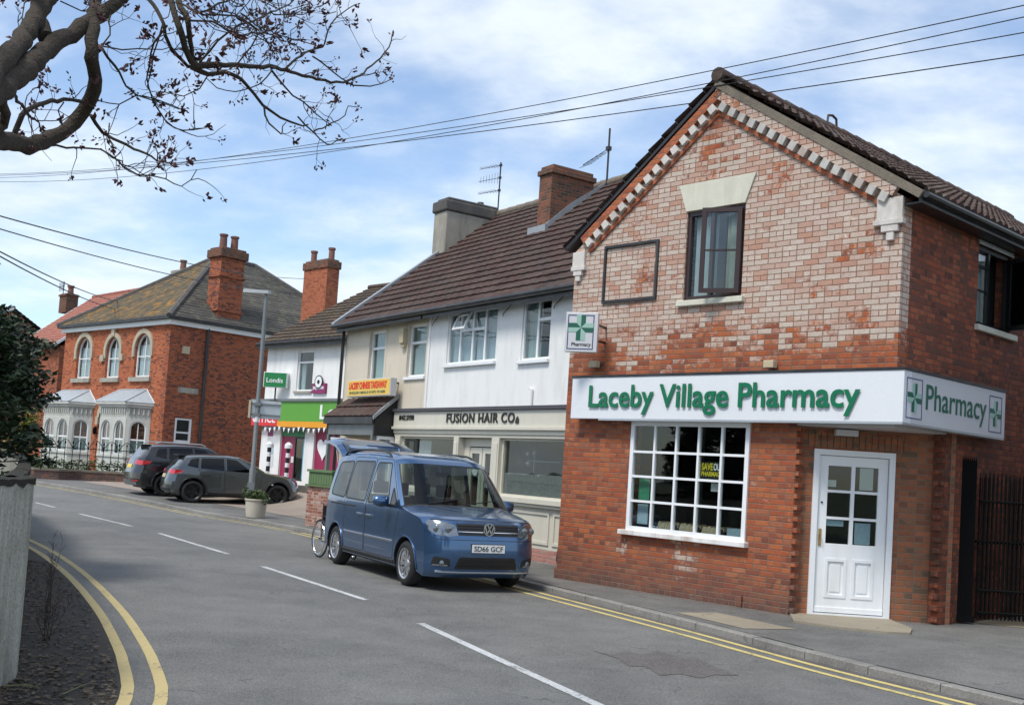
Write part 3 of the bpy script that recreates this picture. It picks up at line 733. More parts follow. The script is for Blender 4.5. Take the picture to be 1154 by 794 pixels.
for h in pn:
    x0, x1, z0, z1 = h[0][0], h[1][0], h[0][1], h[2][1]
    mb.prism(rect(x0-.004, x1+.004, z0-.004, z1+.004), 'y', .002, .03, holes=[rect(x0+.035, x1-.035, z0+.035, z1-.035)])
    mb.box(x0, x1, .026, .05, z0, z1); mb.box(x0+.07, x1-.07, .016, .03, z0+.07, z1-.07)
mb.build('door_panel', M['white_gloss'], door, bevel=.006)
mb = MB()
for h in holes: mb.box(h[0][0]-.005, h[1][0]+.005, .03, .036, h[0][1]-.005, h[2][1]+.005)
mb.build('pane', M['glass'], door)
mb = MB(); mb.box(L0+.03, L0+.065, .0, .014, 1.02, 1.25); mb.tube([(L0+.048, .005, 1.17), (L0+.048, -.04, 1.17), (L0+.048, -.04, 1.10)], .008, 8); mb.build('handle', M['brass'], door, smooth=40)
mb = MB(); mb.lathe([(.0, -.002), (.013, -.002), (.013, .014)], (L0+.055, .0, 1.60), 'y', 12); mb.build('lock', M['black_plastic'], door)
mb = MB(); mb.box(L0, L1, -.004, .012, Z0, Z0+.07); mb.build('weather_bar', M['white_gloss'], door, bevel=.005)
def poster(parent_frame, x0, x1, z0, z1, y, mat, label, name='poster', rz=0, extra=None):
    loc = parent_frame.w((x0+x1)/2, y, z0)
    rt = tag(MB().box(-(x1-x0)/2, (x1-x0)/2, -.0015, .0015, 0, z1-z0).build(name, M[mat], None, loc=loc, rot=(0, 0, parent_frame.az+rz)), label, 'poster')
    return rt
CWF = Frame(PF.w(-1.45, .10), PF.az+cax)
h = holes
poster(CWF, h[5][0][0]+.07, h[5][1][0]-.06, h[5][0][1]+.02, h[5][2][1]-.01, .045, 'paper', 'printed black and white notice in the top right pane of the corner shop door')
poster(CWF, h[1][0][0]+.03, h[1][1][0]-.07, h[1][0][1]+.01, h[1][2][1]-.03, .045, 'paper_blue', 'pale blue notice in the lower right pane of the corner shop door')
poster(CWF, h[4][0][0]+.01, h[4][0][0]+.12, h[4][0][1]+.04, h[4][0][1]+.13, .045, 'paper', 'small white sticker in the top left pane of the corner shop door', 'sticker')
poster(CWF, h[0][0][0]+.01, h[0][0][0]+.24, h[0][2][1]-.09, h[0][2][1]-.01, .045, 'paper_blue', 'narrow pale strip sticker in the lower left pane of the corner shop door', 'sticker')
# toothed brick ends either side of the cut corner
rng = random.Random(2); mb = MB()
for k in range(0, 34):
    z = .12+k*.075
    if z > 2.6: break
    if k % 2 == 0: mb.box(-1.382, -1.382+rng.uniform(.045, .075), .0+rng.uniform(0, .006), .105, z+.006, z+.071)
    else: mb.box(-1.382, -1.375, .004, .10, z, z+.07)
mb.build('toothed_end', M['brick_pharm'], ph, bevel=.004)
mb = MB()
for k in range(0, 34):
    z = .12+k*.075
    if z > 2.6: break
    if k % 2 == 0: mb.box(-.105, 0-rng.uniform(0, .006), 1.422-rng.uniform(.05, .09), 1.422, z+.006, z+.071)
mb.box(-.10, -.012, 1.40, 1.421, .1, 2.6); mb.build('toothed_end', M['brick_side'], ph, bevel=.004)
# brick plinth course, stepped and dark at the foot
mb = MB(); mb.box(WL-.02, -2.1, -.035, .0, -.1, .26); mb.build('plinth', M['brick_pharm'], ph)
# door step slab
def up(p): return PF.w(*p)
st_ = [gnd(*p, .11) for p in [(890,691),(894,699),(940,706),(1000,712),(1026,713),(1028,708),(1008,700)]]+[CWF.w(1.35, .0), CWF.w(-.1, .0)]
mb = MB(); mb.prism([(p.x, p.y) for p in st_], 'z', .05, .118); struct(mb.build('doorstep_slab', M['slab'], None, bevel=.01))
# shop window: 5 x 4 panes
x0, x1, z0, z1 = SW
pw = (x1-x0-.12)/5; phh = (z1-z0-.16)/4
f = window(ph, x0, x1, z0, z1, y=-.03, fr=.065, mull=[x0+.06+pw*k for k in range(1, 5)], trans=[z0+.075+phh*k for k in range(1, 4)], mat='white_gloss', bar=.035, dep=.07, name='shop_window')
mb = MB(); mb.box(x0-.10, x1+.05, -.10, .02, z0-.07, z0+.002); mb.build('sill', M['white_worn'], f, bevel=.008)
# things in the shop window
def cell(i, j): return x0+.06+pw*i, z0+.075+phh*j
cx, cz = cell(3, 2)
pr_ = poster(PF, cx+.03, cx+pw-.01, cz+.03, cz+.27, .055, 'black_plastic', 'black and yellow SAVE OUR PHARMACY poster in the shop window')
text_mesh('SAVE', M['paper_yellow'], pr_, 'lettering', width=.20, height=.105, ext=.002, bold=.03, M4=T3(-.19, -.0025, .115))
text_mesh('OUR', M['white_letter'], pr_, 'lettering', width=.165, height=.105, ext=.002, bold=.03, M4=T3(.02, -.0025, .115))
text_mesh('PHARMACY', M['paper_yellow'], pr_, 'lettering', width=.375, height=.07, ext=.002, bold=.03, M4=T3(-.19, -.0025, .03))
cx, cz = cell(0, 1); poster(PF, cx+.06, cx+.27, cz+.02, cz+.34, .09, 'paper_green', 'green and white leaflet card standing upper left in the shop window', 'leaflet')
cx, cz = cell(0, 0); poster(PF, cx+.06, cx+.26, cz+.03, cz+.33, .09, 'paper_blue', 'pale blue leaflet card at the bottom left of the shop window', 'leaflet')
cx, cz = cell(3, 1); poster(PF, cx+.20, cx+.33, cz+.22, cz+.34, .06, 'paper', 'small white card low behind the glass right of centre in the shop window', 'card')
mb = MB(); mb.box(x0+.02, x1-.02, .06, .55, z0-.03, z0+.012); mb.build('window_shelf', M['dark_room'], f)
rng = random.Random(8)
for n_, (i, lab) in enumerate([(1, 'leftmost row of buff record folders on the shop window shelf'), (2, 'middle row of buff record folders on the shop window shelf'), (3, 'rightmost row of buff record folders on the shop window shelf')]):
    cx, cz = cell(i, 0); rt = empty('folder_row', PF.w(cx+.02, .2, z0+.015), PF.az, lab, 'folders'); 
    k = 0; xx = 0; mb = MB(); mb2 = MB()
    while xx < pw-.05:
        w = rng.uniform(.010, .02); hgt = rng.uniform(.13, .16); ln = .05
        mb.add([(xx,-.1,0),(xx+w,-.1,0),(xx+w+ln,-.1,hgt),(xx+ln,-.1,hgt),(xx,.1,0),(xx+w,.1,0),(xx+w+ln,.1,hgt),(xx+ln,.1,hgt)], [(0,1,2,3),(7,6,5,4),(0,3,7,4),(1,5,6,2),(3,2,6,7)])
        xx += w+.004; k += 1
    mb.build('folder', M['card'], rt); mb2.box(pw-.055, pw-.01, -.11, .1, 0, .12); mb2.build('bookend', M['red_brown'] if 'red_brown' in M else M['brown_frame'], rt)
cx, cz = cell(4, 0); tag(MB().box(0, .30, 0, .2, 0, .15).build('carton', M['paper_blue'], None, loc=PF.w(cx+.04, .15, z0+.013), rot=(0,0,PF.az)), 'pale blue carton at the right end of the shop window shelf', 'carton')
# upper window with an opening casement
x0, x1, z0, z1 = UW
xm = x0+.44
f = window(ph, x0, x1, z0, z1, y=.03, fr=.065, mull=[xm], mat='brown_frame', dep=.07, bar=.06, curtain=[(x0+.07, xm+.02, z0+.07, z1-.07, 'curtain'), (x1-.4, x1-.07, z0+.07, z1-.07, 'curtain_cream')])
mb = MB(); mb.box(x0-.08, x1+.06, -.07, .03, z0-.085, z0-.002); mb.build('sill', M['stone'], f, bevel=.008)
mb = MB(); sw_ = x1-xm-.02
mb.prism(rect(0, sw_, z0+.05, z1-.05), 'y', -.025, .02, holes=[rect(.065, sw_-.065, z0+.115, z1-.115)]); mb.box(.06, sw_-.06, -.015, .01, (z0+z1)/2-.012, (z0+z1)/2+.012)
ca = mb.build('casement', M['brown_frame'], f, loc=(x1-.05, .0, 0), rot=(0, 0, 0)); 
# hinged on its right edge and pushed out at the left
for v in ca.data.vertices: v.co.x -= sw_
ca.rotation_euler = (0, 0, R(26))
gp = MB().box(-sw_+.05, -.05, -.004, .003, z0+.1, z1-.1).build('casement_pane', M['glass'], f, loc=(x1-.05, .0, 0), rot=(0, 0, R(26)))
# splayed painted lintel
mb = MB(); mb.prism([(-3.42, 5.75), (-2.38, 5.75), (-2.22, 6.16), (-3.57, 6.16)], 'y', -.025, .05); mb.build('lintel', M['stone'], ph, bevel=.006)
# empty metal sign frame
a = PF.inv(684, 278); b = PF.inv(740, 337)
mb = MB(); mb.prism(rect(a[0]-.02, b[0]+.0, b[1], a[1]), 'y', -.035, -.002, holes=[rect(a[0]+.02, b[0]-.04, b[1]+.04, a[1]-.04)]); mb.build('empty_sign_frame', M['gutter'], ph)
# side window, sash swung open
y0, y1, z0, z1 = SD
mb = MB(); mb.prism(rect(y0, y1, z0, z1), 'x', -.10, -.04, holes=[rect(y0+.06, y1-.06, z0+.06, z1-.06)]); mb.box(-.095, -.045, y0+.42, y0+.48, z0+.05, z1-.05); mb.box(-.09, -.05, y0+.05, y0+.44, z1-.30, z1-.26); mb.box(-.09, -.05, y0+.05, y0+.44, z0+.5, z0+.52)
f = mb.build('window', M['black_paint'], ph); mb = MB(); mb.box(-.072, -.066, y0+.03, y0+.45, z0+.03, z1-.03); mb.build('pane', M['glass'], f)
mb = MB(); mb.box(-.16, -.15, y0+.05, y0+.44, z0+.02, z1-.02); mb.build('blind', M['curtain'], f)  # pale blue sheet behind the left pane, standing in for its reflection
mb = MB(); mb.box(-.22, -.2, y0+.50, y0+.72, z0+.02, z1-.02); mb.build('curtain', M['curtain_cream'], f)
mb = MB(); mb.prism(rect(-.62, 0, z0+.04, z1-.04), 'x', -.025, .025, holes=[rect(-.555, -.065, z0+.11, z1-.11)])
so = mb.build('casement', M['black_paint'], f, loc=(.0, y1-.04, 0), rot=(0, 0, R(-68)))
so.rotation_euler = (0, 0, R(68)); so.location = (-.03, y1-.04, 0)
gp = MB().box(-.004, .004, -.57, -.05, z0+.1, z1-.1).build('casement_pane', M['glass_dark'], f, loc=so.location, rot=so.rotation_euler)
gp = MB().box(.024, .04, -.60, -.585, z0+.5, z0+.62).build('casement_handle', M['brass'], f, loc=so.location, rot=so.rotation_euler)
mb = MB(); mb.box(-.05, .06, y0-.05, y1+.16, z0-.085, z0-.002); mb.build('sill', M['stone'], f, bevel=.008)
mb = MB(); mb.box(-.03, .02, y0-.02, y1+.02, z1, z1+.06); mb.build('head', M['metal_edge'], f)
# gable verge: oversailing course, dentils, mortar verge
def along(p, q, t): return (p[0]+(q[0]-p[0])*t, p[1]+(q[1]-p[1])*t)
VL, VR, VA = (WL-.14, 5.47), (.24, 5.53), (AX, 7.60)
for (e, lab) in ((VL, 0), (VR, 1)):
    dx, dz = VA[0]-e[0], VA[1]-e[1]; ln = math.hypot(dx, dz); ux, uz = dx/ln, dz/ln; nx, nz = (uz, -ux) if ux > 0 else (-uz, ux)
    # nx,nz points down, away from the roof
    def q(t, d): return (e[0]+ux*t+nx*d, e[1]+uz*t+nz*d)
    def qq(t, d): return (e[0]+ux*t+nx*d*1.0, e[1]+uz*t+nz*d)
    s0 = .30
    if nz > 0: nx, nz = -nx, -nz
    mb = MB(); mb.prism([q(s0, .085), q(ln-.04, .085), q(ln-.04, .215), q(s0, .215)], 'y', -.075, .0); mb.build('oversailing_course', M['brick_stack_o'] if lab == 0 else M['brick_pharm'], ph)
    mb = MB(); mb.prism([q(s0, .34), q(ln-.1, .34), q(ln-.1, .40), q(s0, .40)], 'y', -.03, .0); mb.build('string_course', M['brick_stack_o'], ph)
    mb = MB(); rng = random.Random(3+lab); t = s0+.1
    while t < ln-.18:
        ang = math.atan2(uz, ux); c = q(t, .275); s2 = .052
        w = .075
        Mx = Matrix.Translation((c[0], -.045, c[1])) @ Matrix.Rotation(-ang, 4, 'Y') @ Matrix.Rotation(rng.uniform(-.08, .08), 4, 'Y')
        mb.obox(Mx, .115, .09, .12); t += .205
    mb.build('dentil_course', M['stone_white'] if lab == 0 else M['dentil'], ph, bevel=.004)
    mb = MB(); mb.prism([q(-.05, -.02), q(ln+.02, -.02), q(ln+.02, .085 if lab else .03), q(-.05, .085 if lab else .03)], 'y', (-.09 if lab else -.055), -.0); mb.build('verge', M['verge'] if lab else M['gutter'], ph, bevel=.01)
    # kneeler of stepped white blocks
    if lab:
        mb = MB(); mb.box(-.34, .01, -.05, 0, 5.22, 5.50); mb.box(-.38, .03, -.07, .03, 5.15, 5.22); mb.box(-.27, -.04, -.06, 0, 5.06, 5.15); mb.box(-.20, -.10, -.05, 0, 4.95, 5.06)
    else:
        mb = MB(); mb.box(WL-.02, WL+.24, -.05, 0, 5.12, 5.36); mb.box(WL-.03, WL+.27, -.07, .03, 5.05, 5.12); mb.box(WL+.02, WL+.20, -.06, 0, 4.97, 5.05); mb.box(WL+.06, WL+.16, -.05, 0, 4.88, 4.97)
    mb.build('kneeler', M['stone_white'], ph, bevel=.008)
# roof
rng = random.Random(4)
mb = MB(); tile_plane(mb, (.27, -.06, 5.52), (.27, 10.1, 5.52), (AX, -.06, 7.68), (AX, 10.1, 7.68), row=.32, roll=.20, rollh=.045, lap=.035, per=6, jitter=.004)
tile_plane(mb, (WL-.22, 10.1, 5.44), (WL-.22, -.06, 5.44), (AX, 10.1, 7.68), (AX, -.06, 7.68), row=.32, roll=.20, rollh=.045, lap=.035, per=6, jitter=.004)
rf = mb.build('roof', M['tile_ph'], ph)
mb = MB()
for k in range(24):
    y = -.11+k*.43; mb.lathe([(.10, y), (.115, y+.02), (.10, y+.42)], (AX, 0, 7.70), 'y', 12)
mb.build('ridge_tile', M['tile_ph'], rf, smooth=40)
mb = MB(); mb.tube([(.32, -.06, 5.47), (.32, 10.1, 5.47)], .042, 8); mb.box(.22, .26, -.05, 10, 5.38, 5.48); mb.build('gutter', M['gutter'], ph)
mb = MB(); mb.box(-.0, .25, .0, 10, 5.39, 5.41); mb.build('soffit', M['gutter'], ph)
mb = MB(); mb.tube([(AX+.05, 2.85, 7.78), (AX+.05, 2.87, 7.90), (AX+.05, 3.0, 7.93), (AX+.05, 3.12, 7.90), (AX+.05, 3.14, 7.78)], .022, 6); mb.build('ridge_vent', M['tile_ph'], rf)
# flood lights above the sign
for X, Y in ((674, 411), (872, 411)):
    a = PF.inv(X, Y); mb = MB(); mb.box(a[0]-.08, a[0]+.08, -.14, -.04, a[1]-.055, a[1]+.05); mb.box(a[0]-.02, a[0]+.02, -.05, 0, a[1]-.02, a[1]+.02); mb.build('floodlight', M['card'], ph, bevel=.01)
mb = MB(); mb.box(.50, .80, -.12, .0, 2.50, 2.585); mb.build('door_light', M['sign_grey'], cw, bevel=.01)
# soffit over the cut corner
mb = MB(); mb.prism([(-1.6, .002), (-.002, .002), (-.002, 1.6), (-.24, 1.6), (-1.6, .3)], 'z', 2.60, 2.70); mb.build('corner_soffit', M['sign_grey'], ph)

# fascia sign wrapping the corner
YS = .21
a = PF.inv(645.5, 426, -YS); b = PF.inv(642.3, 470.9, -YS); c_ = PF.inv(1016.9, 416, -YS); d_ = PF.inv(1011.5, 475.5, -YS)
sz0, sz1 = (b[1]+d_[1])/2, (a[1]+c_[1])/2; sxl = a[0]
sg = empty('fascia_sign', PF.o, PF.az, 'long white fascia sign with raised green letters wrapping the corner of the brick shop', 'shop sign')
yr = PF.invx(1132.5, 470, YS)[0]
mb = MB(); mb.box(sxl, YS, -YS, -.005, sz0, sz1); mb.build('front_panel', M['sign_white'], sg, bevel=.006)
mb = MB(); mb.box(.005, YS, -.003, yr, sz0, sz1); mb.build('side_panel', M['sign_grey'], sg, bevel=.006)
mb = MB(); mb.box(sxl-.01, YS+.012, -YS-.012, 0, sz1+.001, sz1+.035); mb.box(.0, YS+.012, .0, yr+.01, sz1+.001, sz1+.035); mb.build('top_trim', M['gutter'], sg)
mb = MB(); mb.box(sxl+.6, YS+.004, -YS-.005, -.01, sz0-.025, sz0-.001); mb.box(.01, YS+.004, .0, yr-.02, sz0-.025, sz0-.001); mb.build('bottom_trim', M['metal_edge'], sg)
tl = PF.inv(663, 461, -YS-.02); tr_ = PF.inv(970, 433, -YS-.02); bb = PF.inv(730, 467, -YS-.02)
text_mesh('Laceby Village Pharmacy', M['green_text'], sg, 'lettering', width=tr_[0]-tl[0], height=.45, ext=.012, bold=.016, M4=T3(tl[0], -YS-.018, sz0+.065))
def cross_emblem(mb_d, mb_p, cx, cz, s, y, flip=1):
    h = s; w = s*.36
    # four arms, each split dark / pale, with a pinwheel centre
    mb_d.prism([(cx, cz), (cx, cz+h), (cx+w, cz+h), (cx+w, cz+w)], 'y', y, y+.006); mb_p.prism([(cx, cz), (cx-w, cz+w), (cx-w, cz+h), (cx, cz+h)], 'y', y, y+.006)
    mb_d.prism([(cx, cz), (cx, cz-h), (cx-w, cz-h), (cx-w, cz-w)], 'y', y, y+.006); mb_p.prism([(cx, cz), (cx+w, cz-w), (cx+w, cz-h), (cx, cz-h)], 'y', y, y+.006)
    mb_d.prism([(cx, cz), (cx+h, cz), (cx+h, cz-w), (cx+w, cz-w)], 'y', y, y+.006); mb_p.prism([(cx, cz), (cx+w, cz+w), (cx+h, cz+w), (cx+h, cz)], 'y', y, y+.006)
    mb_d.prism([(cx, cz), (cx-h, cz), (cx-h, cz+w), (cx-w, cz+w)], 'y', y, y+.006); mb_p.prism([(cx, cz), (cx-w, cz-w), (cx-h, cz-w), (cx-h, cz)], 'y', y, y+.006)
# side face artwork lives in its own rotated frame: x along the wall, -y outward
sf = MB().box(0, .001, 0, .001, 0, .001)
def side_xf(): return Matrix.Translation((YS, 0, 0)) @ Matrix.Rotation(PI/2, 4, 'Z')
def add_side(mb, name, mat):
    mb.v = [tuple(side_xf() @ Vector(v)) for v in mb.v]; return mb.build(name, M[mat], sg)
zc = (sz0+sz1)/2; H_ = sz1-sz0
ya = PF.invx(1021, 455, YS)[0]; yb = PF.invx(1039, 455, YS)[0]; yc = PF.invx(1114.5, 468, YS)[0]; yd = PF.invx(1128.5, 470, YS)[0]
for (u0, u1) in ((ya, yb), (yc, yd)):
    n1, d1, p1 = MB(), MB(), MB()
    n1.prism(rect(u0, u1, zc-.26, zc+.24), 'y', -.004, .001, holes=[rect(u0+.012, u1-.012, zc-.248, zc+.228)])
    cross_emblem(d1, p1, (u0+u1)/2, zc, min(.19, (u1-u0)*.43), -.006)
    add_side(n1, 'emblem_border', 'navy'); add_side(d1, 'cross_emblem', 'green_dark'); add_side(p1, 'cross_emblem', 'green_pale')
ye = PF.invx(1043, 460, YS)[0]; yf = PF.invx(1111, 470, YS)[0]
text_mesh('Pharmacy', M['green_dark'], sg, 'lettering', width=yf-ye, height=.42, ext=.004, bold=.006, M4=side_xf() @ T3(ye, -.003, zc-.22))

# projecting sign at the left end of the gable
PX, PYc = PF.inv(655, 375, -.45)
ps = empty('projecting_sign', PF.w(PX-.0, -.45, 0), PF.az+R(30), 'grey square projecting sign with a green cross at the left of the brick gable', 'shop sign')
FS = Frame(PF.w(PX, -.45), PF.az+R(30))
a = FS.inv(638.5, 350, -.05); b = FS.inv(672, 397, -.05)
mb = MB(); mb.box(a[0], b[0], -.05, .05, b[1], a[1]-.02); mb.build('panel', M['sign_grey'], ps, bevel=.008)
cxx, czz = (a[0]+b[0])/2, (a[1]+b[1])/2
mb = MB(); mb.prism(rect(a[0]+.035, b[0]-.06, b[1]+.04, a[1]-.06), 'y', -.053, -.049, holes=[rect(a[0]+.05, b[0]-.075, b[1]+.055, a[1]-.075)]); mb.build('border', M['navy'], ps)
d1, p1 = MB(), MB(); cross_emblem(d1, p1, cxx-.01, czz+.06, .20, -.055); d1.build('cross_emblem', M['green_dark'], ps); p1.build('cross_emblem', M['green_pale'], ps)
text_mesh('Pharmacy', M['black_letter'], ps, 'lettering', width=(b[0]-a[0])*.6, ext=.003, bold=.01, M4=T3(a[0]+.11, -.052, b[1]+.075))
Mi = (Matrix.Translation(ps.location) @ Matrix.Rotation(ps.rotation_euler.z, 4, 'Z')).inverted()
p0 = Mi @ PF.w(PX+.1, 0, a[1]-.2); p1_ = Vector((b[0]-.05, 0.0, a[1]-.2)); q0 = Mi @ PF.w(PX+.1, 0, b[1]+.2)
mb = MB(); mb.tube([p0, p1_], .02, 6); mb.tube([q0, Vector((b[0]-.05, 0, b[1]+.2))], .02, 6); mb.build('bracket', M['gutter'], ps)

# iron gate and railings beside the pharmacy
gt = empty('alley_gate', PF.w(-.12, 1.88), 0, 'tall black iron gate with spiked tops closing the alley beside the brick shop', 'gate')
def bars(mb, p, q, n, z0, z1f, r=.011, spike=True):
    for k in range(n):
        t = k/(n-1); x = p[0]+(q[0]-p[0])*t; y = p[1]+(q[1]-p[1])*t; z1 = z1f(t)
        mb.tube([(x, y, z0), (x, y, z1), (x, y, z1+.09)], [r, r, .002], 5)
G0 = Vector((.32, -.02, 0)); mb = MB()
bars(mb, (.10, -.05), (.34, .02), 9, .12, lambda t: 2.26, .016)
mb.box(.08, .36, -.06, .03, .12, .2)
mb.build('gate_post', M['iron'], gt)
mb = MB(); top = lambda t: 2.06+(.0 if t < .28 else (t-.28)*1.3)
bars(mb, (.42, -.02), (2.7, .1), 44, .16, top, .010)
bars(mb, (.45, .12), (2.7, .25), 38, .16, top, .012)
for zz in (.25, .55, 1.75): mb.tube([(.40, -.03, zz), (2.7, .1, zz)], .02, 5)
mb.tube([(.40, .1, 1.2), (2.7, .22, 1.2)], .02, 5)
mb.build('gate_leaf', M['iron'], gt)
# neighbouring wall added across the alley to shade it, mostly out of frame
nbw = empty('alley_shade_wall', PF.w(2.6, 2.2), PF.az, 'added dark brick wall across the alley, shading it behind the black gate', 'wall')
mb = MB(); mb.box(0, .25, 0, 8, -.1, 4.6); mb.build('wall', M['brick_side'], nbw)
mb = MB(); mb.box(-2.58, 0, 3.0, 3.1, -.1, 2.4); mb.build('alley_dark_sheet', M['iron'], nbw)  # black sheet put in for the deep shade of the alley
# ---------------------------------------------------------------- terrace: salon (white) and takeaway (cream)
TF = Frame((1.0, 20.2), R(-55.7))
XB, XL, XR = -5.20, -9.5, 1.75           # party line, left end, right end behind the pharmacy
EZ, RY, RZ_, TD = 5.22, 4.3, 8.90, 8.6
sal = empty('salon_building', TF.w(XB, 0), TF.az, 'white rendered building with a cream hair salon shopfront behind the blue van', 'building')
tak = empty('takeaway_building', TF.w(XB, 0), TF.az, 'cream rendered building with a tiled porch and a tall grey rendered chimney', 'building')
OX = -XB
def TX(X, Y, y=0): a = TF.inv(X, Y, y); return a[0]+OX, a[1]   # local x measured from the party line
W1 = (TX(504.5, 380)[0], TX(559.5, 380)[0], 3.98, 5.12); W2 = (TX(588.5, 370)[0], TX(620.5, 370)[0], 3.93, 5.12)
xr = XR+OX
bd = .03
mb = MB(); mb.prism([(bd, 3.02), (xr, 3.02), (xr, EZ), (bd, EZ)], 'y', 0, .22, holes=[rect(*W1), rect(*W2)]); mb.build('front_wall', M['render_white'], sal)
mb = MB(); mb.prism([(.23, 0), (TD, 0), (TD, EZ), (RY, RZ_-.1), (.23, EZ+.12)], 'x', xr-.2, xr); mb.box(bd, xr, TD, TD+.2, 0, EZ); mb.build('rear_wall', M['render_white'], sal)
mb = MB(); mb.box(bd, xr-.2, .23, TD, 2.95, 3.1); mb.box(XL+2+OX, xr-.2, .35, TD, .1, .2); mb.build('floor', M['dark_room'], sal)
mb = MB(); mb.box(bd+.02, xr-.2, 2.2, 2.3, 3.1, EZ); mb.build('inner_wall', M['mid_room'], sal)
# windows upstairs
x0, x1, z0, z1 = W1; q = (x1-x0)/4
f = window(sal, x0, x1, z0, z1, y=.03, fr=.05, mull=[x0+q*1.0, x0+q*2, x0+q*3], segs=[(x0+q*.95, x0+q*3, z1-.42)], curtain=[(x0+.05, x0+q*2, z0+.05, z1-.05, 'curtain'), (x0+q*2.05, x1-.05, z0+.05, z1-.05, 'curtain')], bar=.06)
mb = MB(); mb.prism(rect(-q*.5, q*.5, -.40, 0), 'y', -.02, .02, holes=[rect(-q*.5+.05, q*.5-.05, -.35, -.05)]); mb.build('top_light', M['upvc'], f, loc=(x0+q*1.45, -.01, z1-.06), rot=(R(-24), 0, 0))
mb = MB(); mb.box(x0-.05, x1+.04, -.07, .03, z0-.07, z0-.002); mb.build('sill', M['upvc'], f, bevel=.006)
x0, x1, z0, z1 = W2; xm = x0+(x1-x0)*.52
f = window(sal, x0, x1, z0, z1, y=.03, fr=.05, mull=[xm], segs=[(xm, x1-.04, z1-.40)], curtain=[(x0+.05, xm, z0+.05, z1-.05, 'blind')], bar=.06)
mb = MB(); mb.box(x0-.06, x1+.03, -.07, .03, z0-.07, z0-.002); mb.build('sill', M['upvc'], f, bevel=.006)
# scroll brackets under the eave
for (X, Y) in ((493, 352), (573, 340), (631, 330)):
    a = TX(X, Y); mb = MB(); pts = []
    for k in range(14):
        t = k/13; pts.append((a[0]+.02+.16*math.sin(t*5.0)*(1-.3*t), -.05, a[1]+.02-.32*t))
    mb.tube(pts, .009, 5); mb.build('scroll_bracket', M['gutter'], sal, smooth=60)
a = TX(584, 335); mb = MB(); mb.lathe([(.05, -.05), (.06, 0), (.03, .05)], (a[0], -.06, a[1]), 'z', 10); mb.build('cctv_dome', M['upvc'], sal)
a = TX(600, 455); mb = MB(); mb.tube([(a[0], -.04, 3.03), (a[0], -.04, 3.35), (a[0]-.04, -.05, 3.38)], .03, 8); mb.build('flue', M['upvc'], sal)
# shopfront
S0 = TX(447.5, 480)[0]; S1 = xr
def sx(X): return TX(X, 500)[0]
mb = MB(); mb.box(S0, S1, -.10, .02, 2.62, 2.95); mb.build('fascia_board', M['salon_cream'], sal, bevel=.004)
mb = MB(); mb.box(S0-.05, S1, -.15, .1, 2.955, 3.03); mb.build('fascia_band', M['band_dark'], sal, bevel=.006)
mb = MB(); mb.box(S0-.02, S1, -.14, .02, 2.555, 2.618); mb.box(S0, S1, -.09, .02, 2.47, 2.555); mb.box(S0, S1, -.06, .02, 2.40, 2.47); mb.build('cornice', M['salon_cream'], sal, bevel=.006)
for (a, b) in ((447.5, 453), (514, 519.5), (557, 565.5)):
    pil = MB(); x0, x1 = sx(a), sx(b); pil.box(x0, x1, -.07, .15, .2, 2.40); pil.box(x0+.04, x1-.04, -.085, -.07, .9, 2.3)
    pil.build('pilaster', M['salon_cream'], sal, bevel=.006)
WA = (sx(453), sx(514), 1.25, 2.40); WB = (sx(565.5), S1-.15, 1.26, 2.40); DOOR = (sx(524.5), sx(552), .25, 2.25)
for (x0, x1, z0, z1), nm in ((WA, 'a'), (WB, 'b')):
    f = window(sal, x0, x1, z0, z1, y=.02, fr=.045, mat='salon_cream', name='shop_window', dep=.08)
    mb = MB(); mb.box(x0-.02, x1+.02, -.13, .08, z0-.10, z0); mb.box(x0, x1, -.09, .08, z0-.16, z0-.10); mb.build('sill', M['salon_cream'], f, bevel=.008)
    if nm == 'b':
        mb = MB(); mb.box(x0+.05, x1-.05, .068, .073, z0+.05, z0+.46); mb.build('frosted_film', M['frost'], f)
    n = 2 if nm == 'b' else 3; w = (x1-x0)/n
    mb = MB(); mb.box(x0, x1, .0, .1, .33, z0-.16)
    for k in range(n):
        a, b = x0+w*k+.06, x0+w*(k+1)-.06
        mb.prism(rect(a, b, .42, z0-.24), 'y', -.025, .0, holes=[rect(a+.05, b-.05, .47, z0-.29)])
    mb.build('stall_riser', M['salon_cream'], sal, bevel=.006)
mb = MB(); mb.box(S0, sx(519), -.02, .1, .05, .33); mb.box(sx(557), S1, -.02, .1, .05, .33); mb.build('plinth', M['brick_pink'], sal)
# recessed doorway
mb = MB(); x0, x1 = sx(519.5), sx(557); mb.box(x0, x1, .10, .16, 2.22, 2.41); mb.box(x0, sx(525), .1, .16, .2, 2.22); mb.box(sx(552.5), x1, .1, .16, .2, 2.22); mb.build('door_surround', M['salon_cream'], sal, bevel=.004)
x0, x1, z0, z1 = DOOR; xm = (x0+x1)/2+.03
for a, b in ((x0, xm-.01), (xm+.01, x1)):
    mb = MB(); mb.prism(rect(a, b, z0, 2.20), 'y', .12, .17, holes=[rect(a+.10, b-.10, 1.0, 2.08)]); dd = mb.build('door', M['salon_cream'], sal, bevel=.004)
    MB().box(a+.08, b-.08, .14, .146, .98, 2.1).build('pane', M['glass'], dd)
mb = MB(); mb.lathe([(.0, 0), (.11, 0), (.11, .01)], (x0+.27, .105, 1.72), 'y', 18); mb.build('door_sign', M['white_letter'], sal)
mb = MB(); mb.lathe([(.0, 0), (.11, 0), (.11, .01)], (xm+.25, .105, 1.42), 'y', 18); mb.build('door_sign', M['black_letter'], sal)
text_mesh('10', M['white_letter'], sal, 'door_number', width=.12, ext=.003, bold=.02, M4=T3(xm+.19, .10, 1.38))
